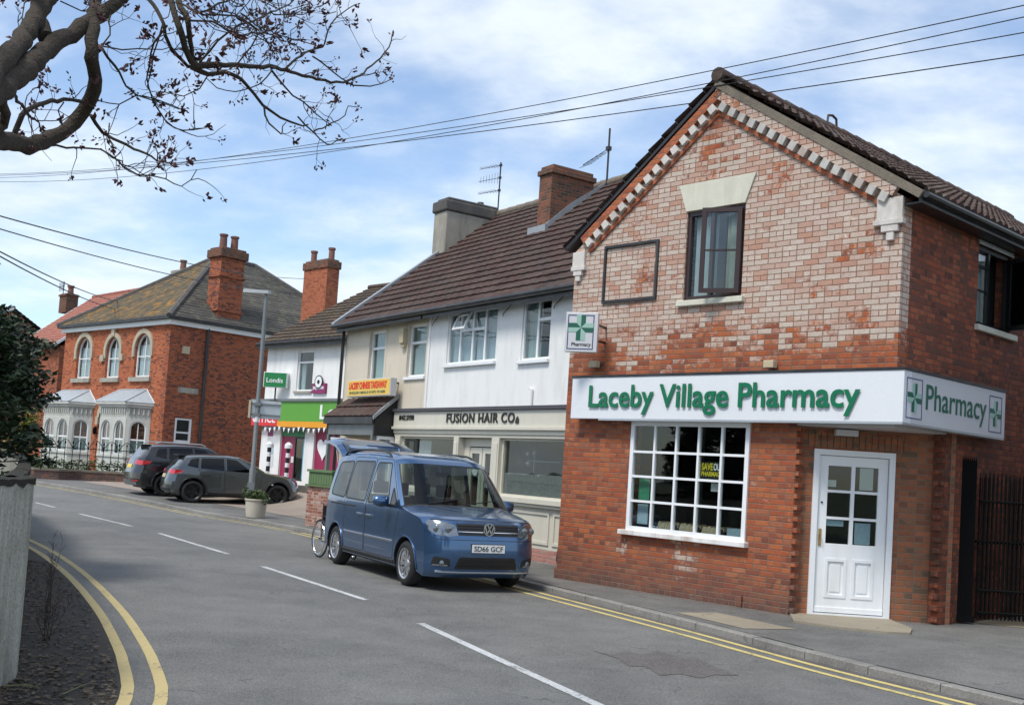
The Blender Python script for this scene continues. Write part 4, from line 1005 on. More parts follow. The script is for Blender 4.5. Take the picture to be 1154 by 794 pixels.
# salon interior: rear wall, mirrors, shelf, globe lights
mb = MB(); mb.box(S0+.1, S1-.2, 3.4, 3.5, .2, 2.95); mb.build('inner_wall', M['salon_room'], sal)
mb = MB(); mb.box(S1-.23, S1-.205, .24, 3.4, .2, 2.94); mb.build('side_lining', M['salon_room'], sal)
a = WB; it = empty('salon_station', TF.w(0, 0), 0, 'white styling station and mirrors seen through the large right window of the salon', 'furniture'); it.location = sal.location; it.rotation_euler = (0, 0, TF.az)
mb = MB(); mb.box(a[0]+.7, a[0]+1.2, 1.6, 1.7, 1.1, 2.35); mb.box(a[0]+1.25, a[0]+1.75, 1.8, 1.9, .3, 2.45); mb.build('mirror_panel', M['sign_grey'], it)
mb = MB(); mb.box(a[0]+.3, a[0]+1.9, .6, .9, 1.60, 1.64); mb.build('shelf', M['dark_room'], it)
mb = MB()
for k in range(7): xx = a[0]+.55+k*.17; mb.box(xx, xx+.12, .6, .85, 1.64, 1.70+.02*(k % 3))
mb.build('towel', M['black_plastic'], it)
mb = MB(); mb.tube([(a[0]+.3, .5, 1.98), (a[0]+1.3, .5, 1.98)], .008, 5); mb.tube([(a[0]+.45, .5, 1.5), (a[0]+.45, .5, 2.1)], .007, 5); mb.build('rail', M['upvc'], it)
for n_, (xx, zz, lab) in enumerate([(a[0]+.30, 2.12, 'left of the pair'), (a[0]+.52, 2.14, 'right of the pair'), (a[0]+.32, 1.92, 'lower one')]):
    g = empty('pendant_lamp', (0,0,0), 0, 'small white globe lamp hanging in the right salon window, '+lab, 'lamp', 'globe lamps in the salon'); g.parent = None
    g.location = sal.matrix_basis @ Vector((xx, .45, zz)); g.rotation_euler = (0, 0, TF.az)
    mb = MB(); mb.lathe([(.0, -.05), (.035, -.035), (.05, 0), (.035, .035), (0, .05)], (0, 0, 0), 'z', 12); mb.build('globe', M['upvc'], g, smooth=60)
    mb = MB(); mb.tube([(0, 0, .05), (0, 0, 2.93-zz)], .003, 4); mb.build('flex', M['upvc'], g)
a = WA; rb = empty('roller_blind', sal.matrix_basis @ Vector((a[0]+.55, .16, 1.5)), TF.az, 'pale vertical blind hanging behind the left salon window', 'blind')
mb = MB()
for k in range(9): mb.box(k*.06, k*.06+.05, -.004, .004, 0, .82)
mb.build('slat', M['curtain'], rb)
# lettering on the fascia
a = TX(502.5, 478, -.12); b = TX(579, 478, -.12)
lt = empty('shop_lettering', sal.location, TF.az, 'row of large black capital letters on the cream salon fascia', 'shop sign')
text_mesh('FUSION HAIR CO', M['black_letter'], lt, 'lettering', width=b[0]-a[0], height=.205, ext=.02, bold=.014, M4=T3(a[0], -.102, 2.70), space=1.12)
b2 = TX(582, 478, -.12)[0]; mb = MB(); mb.prism([(b2-.06, 2.69), (b2+.06, 2.69), (b2+.055, 2.77), (b2+.01, 2.83), (b2-.04, 2.78)], 'y', -.12, -.102); mb.build('scissors_emblem', M['black_letter'], lt)
a = TX(449.5, 470, -.12); b = TX(466, 470, -.12)
lt2 = empty('phone_lettering', sal.location, TF.az, 'small black telephone number at the left end of the cream salon fascia', 'shop sign')
text_mesh('01472 277990', M['black_letter'], lt2, 'lettering', width=b[0]-a[0], height=.12, ext=.015, bold=.02, M4=T3(a[0], -.102, 2.76))

# takeaway
xl = XL+OX
cW1 = (TX(416, 400)[0], TX(433.5, 400)[0], 3.62, 4.97); cW2 = (TX(459, 400)[0], TX(480, 400)[0], 3.77, 4.99)
mb = MB(); mb.prism([(xl, -.05), (S0, -.05), (S0, 3.02), (0, 3.02), (0, EZ), (xl, EZ)], 'y', .0, .22, holes=[rect(*cW1), rect(*cW2), rect(xl+1.2, xl+2.6, 1.0, 2.3)]); mb.build('front_wall', M['render_cream'], tak)
mb = MB(); mb.box(-.055, .029, -.025, .0, 3.04, EZ); mb.build('corner_strip', M['render_white'], tak)
mb = MB(); mb.prism([(.23, 0), (TD, 0), (TD, EZ), (RY, RZ_-.1), (.23, EZ+.12)], 'x', xl, xl+.2); mb.build('gable_wall', M['render_cream'], tak)
mb = MB(); mb.box(xl+.2, -.0, .23, TD, 2.95, 3.1); mb.box(xl+.2, 0, TD, TD+.2, 0, EZ); mb.box(xl+.2, -.0, 2.2, 2.3, 3.1, EZ); mb.build('inner_wall', M['mid_room'], tak)
for (x0, x1, z0, z1), cm in ((cW1, 'blind'), (cW2, 'blind')):
    f = window(tak, x0, x1, z0, z1, y=.07, fr=.055, trans=[z1-.42], curtain=[(x0+.05, x1-.05, z0+.05, z1-.05, cm)], bar=.06)
    mb = MB(); mb.box(x0-.06, x1+.03, -.05, .07, z0-.07, z0-.002); mb.build('sill', M['upvc'], f, bevel=.006)
    mb = MB(); mb.box(x0-.09, x0-.0, -.008, .0, z0-.0, z1+.08); mb.box(x1+.0, x1+.09, -.008, .0, z0, z1+.08); mb.box(x0, x1, -.008, .0, z1+.0, z1+.08); mb.build('surround', M['render_cream'], f)
window(tak, xl+1.2, xl+2.6, 1.0, 2.3, y=.05, fr=.05, mat='upvc')
a = TX(453.5, 378, -.1); mb = MB(); mb.box(a[0]-.10, a[0]+.10, -.14, 0, a[1]-.18, a[1]+.16); mb.box(a[0]-.07, a[0]+.09, -.1, 0, a[1]-.27, a[1]-.18); mb.build('alarm_box', M['card'], tak, bevel=.01)
mb = MB(); mb.tube([(xl+.0, -.10, .1), (xl+.0, -.10, 5.05), (xl+.0, -.2, 5.16)], .045, 8); mb.build('drainpipe', M['gutter'], tak, smooth=50)
mb = MB(); mb.tube([(xl-.14, -.03, .1), (xl-.14, -.03, 5.12)], .035, 8); mb.build('drainpipe', M['upvc'], tak, smooth=50)
# shared roof, each half under its own building
rng = random.Random(9)
for (own, x0, x1, mt) in ((tak, xl-.16, .0, 'tile_brown'), (sal, .004, xr, 'tile_brown')):
    mb = MB(); tile_plane(mb, (x0, -.28, EZ-.02), (x1, -.28, EZ-.02), (x0, RY, RZ_), (x1, RY, RZ_), row=.335, roll=.30, rollh=.014, lap=.036, per=6, jitter=.003)
    tile_plane(mb, (x1, TD+.3, EZ-.02), (x0, TD+.3, EZ-.02), (x1, RY, RZ_), (x0, RY, RZ_), row=.335, roll=.30, rollh=.022, lap=.042, per=4)
    rf = mb.build('roof', M[mt], own)
    mb = MB(); x = x0
    while x < x1-.05:
        e = min(x+.42, x1); mb.lathe([(.11, x), (.125, x+.02), (.11, e)], (0, RY, RZ_+.01), 'x', 12); x += .42
    mb.build('ridge_tile', M['verge'], rf, smooth=40)
    mb = MB(); mb.tube([(x0, -.36, EZ-.06), (x1, -.36, EZ-.06)], .06, 8); mb.box(x0+.1, x1, -.29, -.26, EZ-.20, EZ-.03); mb.build('gutter', M['gutter'], own)
    mb = MB(); mb.box(x0+.15, x1, -.27, -.0, EZ-.12, EZ-.10); mb.build('soffit', M['gutter'], own)
    if own is tak:
        mb = MB(); s_ = (RZ_-EZ)/(RY+.28)
        mb.prism([(-.34, EZ-.06), (RY, RZ_+.03), (RY, RZ_+.11), (-.34, EZ+.05)], 'x', x0-.12, x0+.06); mb.build('verge', M['lead'], rf, bevel=.01)
        # rendered chimney on the party wall
        ch = MB(); ch.box(x0-.35, x0+.33, 2.6, 4.35, 7.1, 8.72); st_ = ch.build('chimney', M['render_grey'], rf, bevel=.03)
        ch = MB(); ch.box(x0-.39, x0+.37, 2.54, 4.41, 8.72, 9.03); ch.box(x0-.32, x0+.30, 2.65, 4.3, 9.03, 9.12); ch.build('chimney_cap', M['cap_dark'], st_, bevel=.06)
        ch = MB(); ch.lathe([(.11, 0), (.09, .14)], (x0-.05, 3.9, 9.1), 'z', 12); ch.build('chimney_pot', M['cap_dark'], st_)
        # television aerial
        def aerial(x, y, z, h, par, n=3):
            mb = MB(); mb.tube([(x, y, z), (x, y, z+h)], .02, 6)
            for k in range(n):
                zz = z+h-.08-k*.36; a = R(200)
                dx, dy = math.cos(a), math.sin(a)
                mb.tube([(x, y, zz), (x+dx*.75, y+dy*.75, zz-.04)], .008, 4)
                for j in range(7):
                    px, py = x+dx*(.08+j*.1), y+dy*(.08+j*.1); L = .16-.012*j
                    mb.tube([(px, py, zz-L), (px, py, zz+L)] if k % 2 else [(px-dy*L, py+dx*L, zz-.01), (px+dy*L, py-dx*L, zz-.01)], .006, 4)
                mb.box(x-.035, x+.035, y-.03, y+.03, zz-.03, zz+.03)
            return mb.build('aerial', M['gutter'], par)
        a = TF.inv(561, 238, RY); aerial(a[0]+OX, RY, RZ_-.1, 1.62, rf)
    else:
        x = TF.inv(621, 220, 2.6)[0]+OX
        ch = MB(); ch.box(x-.5, x, 2.6, 3.85, 7.4, 8.82); st_ = ch.build('chimney', M['brick_stack'], rf)
        ch = MB(); ch.box(x-.55, x+.05, 2.55, 3.9, 8.822, 8.95); ch.box(x-.5, x, 2.62, 3.83, 8.95, 9.05); ch.build('chimney_head', M['brick_stack'], st_, bevel=.015)
        ch = MB(); ch.prism([(2.45, 7.22), (4.2, 8.75), (4.2, 8.92), (3.2, 8.22), (2.45, 7.55)], 'x', x-.02, x+.02); ch.box(x-.6, x+.12, 2.4, 2.58, 7.30, 7.55); ch.build('flashing', M['lead'], st_)
        mb = MB(); mb.tube([(x+.06, 4.2, 8.6), (x+.06, 4.2, 10.25)], .025, 6); a = R(170); 
        for zz in (9.75,):
            mb.tube([(x+.06, 4.2, zz), (x+.06+math.cos(a)*1.3, 4.2+math.sin(a)*1.3, zz-.1)], .012, 4)
            for j in range(6):
                px, py, pz = x+.06+math.cos(a)*(.3+.17*j), 4.2+math.sin(a)*(.3+.17*j), zz-.02*j; mb.tube([(px, py-.2, pz-.16), (px, py+.2, pz+.05)], .007, 4)
            mb.box(x, x+.11, 4.15, 4.25, zz-.05, zz+.05)
        mb.build('aerial', M['gutter'], rf)
# tiled porch over the takeaway entrance
pe = empty('porch_canopy', TF.w(XB, 0), TF.az, 'lean-to porch with dark brown tiles projecting below the yellow and red takeaway sign', 'porch')
PD = -.62
xa, za = TX(366, 470, PD); xb_, zb = TX(421, 469, PD); xc, zc_ = TX(449, 446, -.02)
mb = MB(); tile_plane(mb, (xa, PD, za), (xb_, PD, za), (xa+.05, -.01, zc_-.02), (xb_, -.01, zc_-.02), row=.40, roll=.30, rollh=.02, lap=.04, per=5); mb.build('roof', M['tile_brown'], pe)
mb = MB(); mb.prism([(PD+.05, za-.06), (-.01, zc_-.1), (-.01, za-.42), (PD+.05, za-.42)], 'x', xb_-.09, xb_-.02); mb.build('cheek', M['black_plastic'], pe); mb = MB(); mb.prism([(PD+.05, za-.06), (-.01, zc_-.1), (-.01, za-.42), (PD+.05, za-.42)], 'x', xa+.04, xa+.11); mb.build('cheek', M['black_plastic'], pe)
mb = MB(); mb.box(xa, xb_, PD-.03, PD+.02, za-.16, za-.0); mb.build('fascia_board', M['gutter'], pe)
mb = MB(); mb.prism([(PD-.02, za+.03), (-.01, zc_+.05), (-.01, zc_-.05), (PD-.02, za-.06)], 'x', xb_-.02, xb_+.05); mb.build('verge', M['lead'], pe)
mb = MB(); mb.box(xa+.05, xb_-.09, PD+.06, PD+.12, za-.42, za-.17); mb.build('beam', M['grey_metal'], pe)
for xx in (xa+.1, xb_-.18): mb = MB(); mb.box(xx, xx+.09, PD+.05, PD+.14, .1, za-.42); mb.build('post', M['grey_metal'], pe)
mb = MB(); mb.box(xb_-.08, xb_-.03, PD+.15, -.02, .12, 1.0); mb.build('side_panel', M['green_wood'], pe)
mb = MB(); mb.prism(rect(PD+.15, -.03, 1.0, za-.43), 'x', xb_-.08, xb_-.03, holes=[rect(PD+.21, -.12, 1.08, za-.5)]); sp_ = mb.build('side_window', M['upvc'], pe)
mb = MB(); mb.box(xb_-.06, xb_-.054, PD+.2, -.1, 1.05, za-.46); mb.build('pane', M['glass'], sp_)
# takeaway box sign
ts = empty('box_sign', TF.w(XB, 0), TF.az, 'yellow light box sign with red capital letters above the tiled porch', 'shop sign')
YB = -.36
xa, za = TX(392.5, 428.4, YB); xb_, zb = TX(440.5, 424.6, YB); _, zl = TX(392.5, 448, YB); _, zr = TX(440.5, 445, YB); zt, zo = (za+zb)/2, (zl+zr)/2
mb = MB(); mb.box(xa, xb_, YB, YB+.17, zo, zt); mb.build('case', M['sign_grey'], ts, bevel=.015)
mb = MB(); mb.box(xa+.015, xb_-.015, YB-.006, YB+.01, zo+.03, zt-.02); mb.build('face', M['yellow_box'], ts)
W_ = xb_-xa; H2 = zt-zo
text_mesh('LACEBY CHINESE TAKEAWAY', M['red_letter'], ts, 'lettering', width=W_*.88, height=H2*.40, ext=.006, bold=.035, M4=T3(xa+W_*.05, YB-.007, zo+H2*.44), space=.95)
text_mesh('ENGLISH MEALS 01472 751600', M['green_dark'], ts, 'lettering', width=W_*.84, height=H2*.15, ext=.004, bold=.02, M4=T3(xa+W_*.06, YB-.007, zo+H2*.17))
mb = MB(); mb.box(xa+.2, xa+.25, YB+.17, 0, zt-.12, zt-.08); mb.box(xb_-.3, xb_-.25, YB+.17, 0, zt-.12, zt-.08); mb.build('bracket', M['gutter'], ts)

# ---------------------------------------------------------------- convenience shop
LF = Frame((LON.x, LON.y), LON_AZ); GL = .75
lo = empty('shop_building', LON.copy(), LON_AZ, 'white rendered corner shop with brown tiled roof and a bright green fascia', 'building')
lx0 = LF.inv(299.5, 430)[0]; LE = 5.86
lw = (LF.inv(335, 415)[0], LF.inv(353, 415)[0], 4.10, 5.52)
mb = MB(); dx0, dx1 = LF.inv(314, 520)[0], LF.inv(341.5, 520)[0]; wx0, wx1 = LF.inv(352, 520)[0], .35
mb.prism([(lx0, .2), (.6, .2), (.6, LE), (lx0, LE)], 'y', 0, .22, holes=[rect(*lw), rect(dx0, dx1, .95, 2.78), rect(wx0, wx1, 1.15, 2.78)]); mb.build('front_wall', M['render_white'], lo)
mb = MB(); mb.prism([(.23, .2), (8.8, .2), (8.8, LE), (4.5, 8.55), (.23, LE+.1)], 'x', lx0, lx0+.2); mb.prism([(.23, .2), (8.8, .2), (8.8, LE), (4.5, 8.55), (.23, LE+.1)], 'x', .4, .6); mb.box(lx0, .6, 8.8, 9, .2, LE); mb.box(lx0+.2, .4, .22, 8.8, 2.9, 3.05); mb.build('side_wall', M['render_white'], lo)
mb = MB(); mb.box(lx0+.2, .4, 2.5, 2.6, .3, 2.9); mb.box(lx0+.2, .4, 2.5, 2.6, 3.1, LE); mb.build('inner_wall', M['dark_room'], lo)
x0, x1, z0, z1 = lw; f = window(lo, x0, x1, z0, z1, y=.06, fr=.055, trans=[z1-.40], bar=.06, curtain=[(x0+.05, x0+.3, z0+.05, z1-.4, 'curtain')])
mb = MB(); mb.box(x0-.06, x1+.03, -.06, .06, z0-.08, z0-.002); mb.build('sill', M['stone_grey'], f)
mb = MB(); tile_plane(mb, (lx0-.2, -.3, LE+.0), (.6, -.3, LE), (lx0-.2, 4.5, 8.65), (.6, 4.5, 8.65), row=.34, roll=.3, rollh=.02, lap=.04, per=5, jitter=.006); tile_plane(mb, (.6, 9.3, LE), (lx0-.2, 9.3, LE), (.6, 4.5, 8.65), (lx0-.2, 4.5, 8.65), row=.34, roll=.3, rollh=.02, lap=.04, per=4)
lrf = mb.build('roof', M['tile_londis'], lo)
mb = MB(); mb.box(lx0-.2, .6, -.33, -.28, LE-.22, LE-.02); mb.tube([(lx0-.2, -.38, LE-.06), (.6, -.38, LE-.06)], .055, 8); mb.build('gutter', M['gutter'], lo)
mb = MB(); mb.tube([(lx0-.2, 4.5, 8.7), (.6, 4.5, 8.7)], .11, 8); mb.build('ridge_tile', M['tile_londis'], lrf)
mb = MB(); mb.prism([(-.3, LE-.1), (4.5, 8.55), (4.5, 8.63), (-.3, LE+.0)], 'x', lx0-.26, lx0-.2); mb.build('verge', M['gutter'], lrf)
# orange brick chimney with two pots behind the left end of its roof
a = LF.inv(341, 330, 4.6); b = LF.inv(371, 330, 4.6)
ch = MB(); ch.box(a[0], b[0]-.25, 4.6, 5.2, 6.5, LF.inv(357, 303, 4.6)[1]); cz = LF.inv(357, 303, 4.6)[1]; st_ = ch.build('chimney', M['brick_stack_o'], lrf)
ch = MB(); ch.box(a[0]-.06, b[0]-.19, 4.54, 5.26, cz+.001, cz+.32); ch.box(a[0]+.02, b[0]-.27, 4.62, 5.18, cz+.32, cz+.40); ch.build('chimney_head', M['brick_stack'], st_, bevel=.02)
for xx in ((a[0]+.22), (b[0]-.47)):
    ch = MB(); ch.lathe([(.13, 0), (.125, .42), (.155, .44), (.155, .52), (.1, .52)], (xx, 4.9, cz+.38), 'z', 14); ch.build('chimney_pot', M['terra_pot'], st_, smooth=40)
# fascia: red post office end and green panel with white lettering
ff = empty('fascia_sign', LON.copy(), LON_AZ, 'bright green shop fascia with a red end panel and an orange stripe', 'shop sign')
YF = -.25
fx0, _ = LF.inv(283.5, 470, YF); fx1, _ = LF.inv(313, 470, YF); ztop = LF.inv(330, 452, YF)[1]; zbot = LF.inv(330, 481, YF)[1]; zst = LF.inv(330, 474.5, YF)[1]
mb = MB(); mb.box(fx0, fx1, YF, -.01, zbot+.03, ztop-.02); mb.build('red_panel', M['red_sign'], ff)
mb = MB(); mb.box(fx1+.003, .3, YF, -.01, zst, ztop); mb.build('green_panel', M['lime_sign'], ff)
mb = MB(); mb.box(fx1+.003, .3, YF-.01, -.01, zbot, zst-.002); mb.build('orange_stripe', M['orange_sign'], ff)
mb = MB(); mb.box(fx0-.02, .35, YF-.06, .0, ztop+.001, ztop+.09); mb.build('top_trim', M['grey_metal'], ff)
ax = LF.inv(289.5, 475, YF)[0]; bx = LF.inv(308.5, 475, YF)[0]
ow = (bx-ax); text_mesh('OFFICE', M['white_letter'], ff, 'lettering', width=(fx1-fx0)*.86, height=.33, ext=.01, bold=.012, M4=T3(fx0+(fx1-fx0)*.06, YF-.002, LF.inv(300, 476, YF)[1]))
text_mesh('POST', M['white_letter'], ff, 'lettering', width=(fx1-fx0)*.62, height=.33, ext=.01, bold=.012, M4=T3(fx0+(fx1-fx0)*.28, YF-.002, LF.inv(300, 463, YF)[1]))
lx = LF.inv(360.5, 470, YF); lz0 = LF.inv(361, 474, YF)[1]+.05; lz1 = LF.inv(361, 456, YF)[1]
text_mesh('Londis', M['white_letter'], ff, 'lettering', width=2.6, height=lz1-lz0, ext=.015, bold=.012, M4=T3(lx[0], YF-.002, lz0))
# bunting
bt = empty('bunting', LON.copy(), LON_AZ, 'string of small white and black triangular flags hanging under the green shop fascia', 'bunting')
mb, mb2 = MB(), MB(); n = 30; X0, X1 = fx0+.8, .2
for k in range(n):
    x = X0+(X1-X0)*k/n; w = (X1-X0)/n*.92; z = zbot-.02-.03*math.sin(k*.7)
    (mb if k % 2 else mb2).add([(x, YF-.015, z), (x+w, YF-.015, z), (x+w*.5, YF-.03, z-.17), (x, YF-.011, z), (x+w, YF-.011, z), (x+w*.5, YF-.026, z-.17)], [(0,1,2),(5,4,3),(0,3,4,1),(1,4,5,2),(2,5,3,0)])
mb.build('flag', M['white_letter'], bt); mb2.build('flag', M['black_letter'], bt); MB().tube([(X0, YF-.013, zbot-.015), (X1, YF-.013, zbot-.015)], .006, 4).build('cord', M['black_letter'], bt)
# doors and windows at street level
mb = MB(); dm = (dx0+dx1)/2+.05; mb.box(dx0, dm, .08, .13, .95, 2.5); mb.build('door_panel', M['magenta'], lo)
mb = MB(); mb.box(dx0, dx1, .06, .15, 2.5, 2.78); mb.build('transom', M['deep_green'], lo)
dd = MB(); dd.prism(rect(dm, dx1, .95, 2.5), 'y', .08, .13, holes=[rect(dm+.06, dx1-.06, 1.05, 2.42)]); dd = dd.build('door', M['black_paint'], lo); MB().box(dm+.05, dx1-.05, .1, .106, 1.0, 2.45).build('pane', M['glass'], dd)
mb = MB(); mb.box(wx0, wx1, .08, .13, 1.15, 2.78); mb.build('window_panel', M['magenta'], lo)
def lposter(X0, X1, Y0, Y1, y, mat, lab, name='poster'):
    a = LF.inv(X0, Y1, y); b = LF.inv(X1, Y0, y); return poster(LF, a[0], b[0], a[1], b[1], y, mat, lab, name)
lposter(339, 344.5, 495, 540, .06, 'sky_poster', 'tall sky blue poster on the right of the corner shop doorway')
lposter(301, 308.5, 499, 511, -.01, 'paper_blue', 'small pale upper notice on the white shop wall left of the door', 'notice')
lposter(300, 308, 512, 525, -.01, 'paper', 'small yellowish lower notice on the white shop wall left of the door', 'notice')
lposter(301.5, 308, 484, 491, -.01, 'purple', 'tiny plum notice on the white shop wall just under the fascia', 'notice')
lposter(327.5, 331, 514, 521, .06, 'paper', 'small white sheet taped on the magenta door panel', 'notice')
a = LF.inv(364, 505, .05); ht = []
for k in range(24):
    t = 2*PI*k/24; ht.append((a[0]+.36*(math.sin(t)**3), a[1]+.026*(13*math.cos(t)-5*math.cos(2*t)-2*math.cos(3*t)-math.cos(4*t))))
o = MB(); o.prism([(p[0]-a[0], p[1]-a[1]) for p in ht], 'y', -.004, .004); tag(o.build('heart_sign', M['white_letter'], None, loc=LF.w(a[0], .05, a[1]), rot=(0,0,LON_AZ)), 'large white heart shape on the magenta shop window panel', 'sign')
# green projecting sign on a bracket
a = LF.inv(299, 427, -.6)
lg = empty('projecting_sign', LF.w(a[0], -.6), LON_AZ+R(38), 'small green projecting box sign above the red end of the green fascia', 'shop sign')
GF = Frame(LF.w(a[0], -.6), LON_AZ+R(38)); p = GF.inv(297.5, 418.5, -.12); q_ = GF.inv(322.5, 437, -.12)
mb = MB(); mb.box(p[0], q_[0], -.12, .12, q_[1], p[1]); mb.build('case', M['sign_white'], lg, bevel=.01)
mb = MB(); mb.box(p[0]+.03, q_[0]-.02, -.126, -.11, q_[1]+.02, p[1]-.02); mb.build('face', M['deep_green'], lg)
text_mesh('Londis', M['white_letter'], lg, 'lettering', width=(q_[0]-p[0])*.7, ext=.004, bold=.01, M4=T3(p[0]+(q_[0]-p[0])*.14, -.128, q_[1]+.17))
mb = MB(); mb.tube([((p[0]+q_[0])/2, 0, q_[1]), ((p[0]+q_[0])/2, 0, q_[1]-.45)], .03, 6); mb.build('bracket', M['gutter'], lg)
# plum wall sign with a round emblem
a = LF.inv(352.5, 432, -.05); b = LF.inv(367, 443, -.05)
o = empty('wall_sign', LON.copy(), LON_AZ, 'plum wall sign with a round black and white emblem beside the shop window', 'sign')
mb = MB(); mb.box(a[0], b[0], -.08, -.01, b[1], a[1]); mb.build('panel', M['purple'], o)
cx_ = (a[0]+b[0])/2; mb = MB(); mb.lathe([(0, -.10), (.23, -.10), (.23, -.06)], (cx_, 0, a[1]+.05), 'y', 20); mb.build('disc', M['white_letter'], o)
mb = MB(); mb.lathe([(.20, -.105), (.23, -.105), (.23, -.06), (.20, -.06)], (cx_, 0, a[1]+.05), 'y', 20, closed=True); mb.lathe([(0, -.108), (.075, -.108), (.075, -.1)], (cx_, 0, a[1]+.05), 'y', 10); mb.build('ring', M['black_letter'], o)
text_mesh('payzone', M['white_letter'], o, 'lettering', width=(b[0]-a[0])*.78, ext=.004, bold=.02, M4=T3(a[0]+(b[0]-a[0])*.1, -.083, b[1]+.1))
# dark step in front of the shop
mb = MB(); a = LF.inv(334, 558, -.9); b = LF.inv(344.5, 558, -.9); zt = LF.inv(340, 550, -.9)[1]; mb.box(0, b[0]-a[0]+.6, 0, .8, -.1, .42)
tag(mb.build('trough', M['cap_dark'], None, loc=LF.w(a[0], -.9, GL-.32), rot=(0,0,LON_AZ), bevel=.02), 'low dark grey block beside the nose of the grey car in front of the shop', 'block')
# ---------------------------------------------------------------- the old brick house with bays
HO = at(186, 450, 50); HF = Frame((HO.x, HO.y), R(-43)); HG = .45
ho = empty('brick_house', (HO.x, HO.y, 0), HF.az, 'detached orange brick house with grey stone bay windows and lichen covered hipped slate roof', 'house')
HWL = HF.inv(74, 380)[0]; HE = 7.42; HD = 12.0
wins = []
for (X0, X1, Y0, Y1) in ((88.5, 100.5, 380, 426), (121.5, 133, 380, 425.5), (154, 168, 376, 424.5)):
    a = HF.inv(X0, Y0); b = HF.inv(X1, Y1); wins.append((a[0], b[0], b[1], a[1]))
dr0, dr1, drt = HF.inv(113.5, 500)[0], HF.inv(121.5, 500)[0], HF.inv(118, 458)[1]
front = [(HWL, .2), (0, .2), (0, HE), (HWL, HE)]
bayR = (HF.inv(124, 500)[0], HF.inv(167.5, 500)[0]); bayL = (HF.inv(60.5, 500)[0], HF.inv(102, 500)[0])
dr0 = HF.inv(110.5, 500)[0]
mb = MB(); mb.prism(front, 'y', 0, .25, holes=[arch(*w) for w in wins]+[arch(dr0, dr0+1.0, .9, drt)]); mb.build('front_wall', M['brick_house'], ho)
sw = (HF.invx(197.5, 472)[0], HF.invx(214.5, 497)[0], HF.invx(205, 499)[1], HF.invx(205, 471)[1])
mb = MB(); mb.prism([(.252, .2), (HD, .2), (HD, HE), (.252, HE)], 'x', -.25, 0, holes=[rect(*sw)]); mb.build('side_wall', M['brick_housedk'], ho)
mb = MB(); mb.box(HWL, HWL+.25, .26, HD, .2, HE); mb.box(HWL, -.25, HD-.25, HD, .2, HE); mb.box(HWL+.25, -.25, .25, HD, 3.9, 4.1); mb.box(HWL+.25, -.25, 3, 3.1, .3, HE); mb.build('inner_wall', M['dark_room'], ho)
mb = MB(); 
for k in range(14):
    z = .5+k*.5; mb.box(-.33-(.1 if k % 2 else 0), .012, -.014, .0, z, z+.44); mb.box(0, .012, .0, .3+(.12 if k % 2 else 0), z, z+.44)
mb.build('quoin', M['brick_housedk'], ho)
for i, w in enumerate(wins):
    x0, x1, z0, z1 = w
    f = window(ho, x0, x1, z0, z1, y=.12, fr=.09, mull=[(x0+x1)/2], trans=[z0+(z1-z0)*.48], arched=True, bar=.045, curtain=[(x0+.05, x1-.05, z0+.1, z1-.5, 'curtain')])
    mb = MB(); o_ = arch(x0-.24, x1+.24, z1-.95, z1+.26, 12); o_ = o_[0:2]+o_[2:]; inn = arch(x0-.0, x1+.0, z1-.951, z1+.0, 12)
    # ring without its base
    outer = arch(x0-.19, x1+.19, z1-.9, z1+.21, 12)[2:]; inner = arch(x0, x1, z1-.9, z1, 12)[2:]
    poly = [outer[0]]+outer[1:]+inner[::-1]
    mb.prism(poly, 'y', -.07, .02); zc = outer[0][1]
    for xx in (x0-.19, x1): mb.box(xx, xx+.19, -.07, .02, zc-.35, zc)
    if i == 1: mb.box((x0+x1)/2-.14, (x0+x1)/2+.14, -.12, .02, z1+.02, z1+.62); mb.box(x0-.42, x0-.1, -.12, .02, zc-.5, zc-.2); mb.box(x1+.1, x1+.42, -.12, .02, zc-.5, zc-.2)
    mb.build('arch_surround', M['arch_stone'], ho, bevel=.01)
    mb = MB(); mb.box(x0-.22, x1+.2, -.12, .1, z0-.20, z0-.002); mb.build('sill', M['stone_grey'], f)
# side window, alarm, downpipe
y0, y1, z0, z1 = sw
mb = MB(); mb.prism(rect(y0, y1, z0, z1), 'x', -.10, -.02, holes=[rect(y0+.10, y1-.10, z0+.12, z1-.08)]); mb.box(-.09, -.03, y0, y1, (z0+z1)/2-.12, (z0+z1)/2-.05); f = mb.build('window', M['upvc'], ho); MB().box(-.07, -.06, y0+.05, y1-.05, z0+.05, z1-.05).build('pane', M['glass'], f)
mb = MB()
for k in range(9): yy = y0-.1+k*(y1-y0+.2)/9; mb.box(-.0, .02, yy, yy+.1, z1+.03, z1+.27)
mb.build('soldier_course', M['brick_housedk'], ho)
a = HF.invx(209, 394); mb = MB(); mb.box(0, .1, a[0]-.17, a[0]+.17, a[1]-.18, a[1]+.15); mb.build('alarm_box', M['card'], ho)
a = HF.invx(212, 440); mb = MB(); mb.box(0, .02, a[0]-.5, a[0]+.5, a[1]-.12, a[1]+.12); mb.build('name_stone', M['stone_grey'], ho)
a = HF.invx(233, 380); mb = MB(); mb.tube([(.10, a[0], .4), (.10, a[0], HE-.15)], .075, 8); mb.build('drainpipe', M['gutter'], ho, smooth=50)
# cornice and gutter
mb = MB(); mb.box(HWL-.15, .16, -.16, -.0, HE-.19, HE+.02); mb.box(.0, .16, .0, HD, HE-.19, HE+.02); mb.build('cornice', M['upvc'], ho)
mb = MB(); mb.box(HWL-.3, .34, -.34, -.2, HE+.03, HE+.17); mb.box(.2, .34, -.2, HD+.2, HE+.03, HE+.17); mb.box(HWL-.3, .2, -.2, HD, HE+.02, HE+.05); mb.build('gutter', M['gutter'], ho)
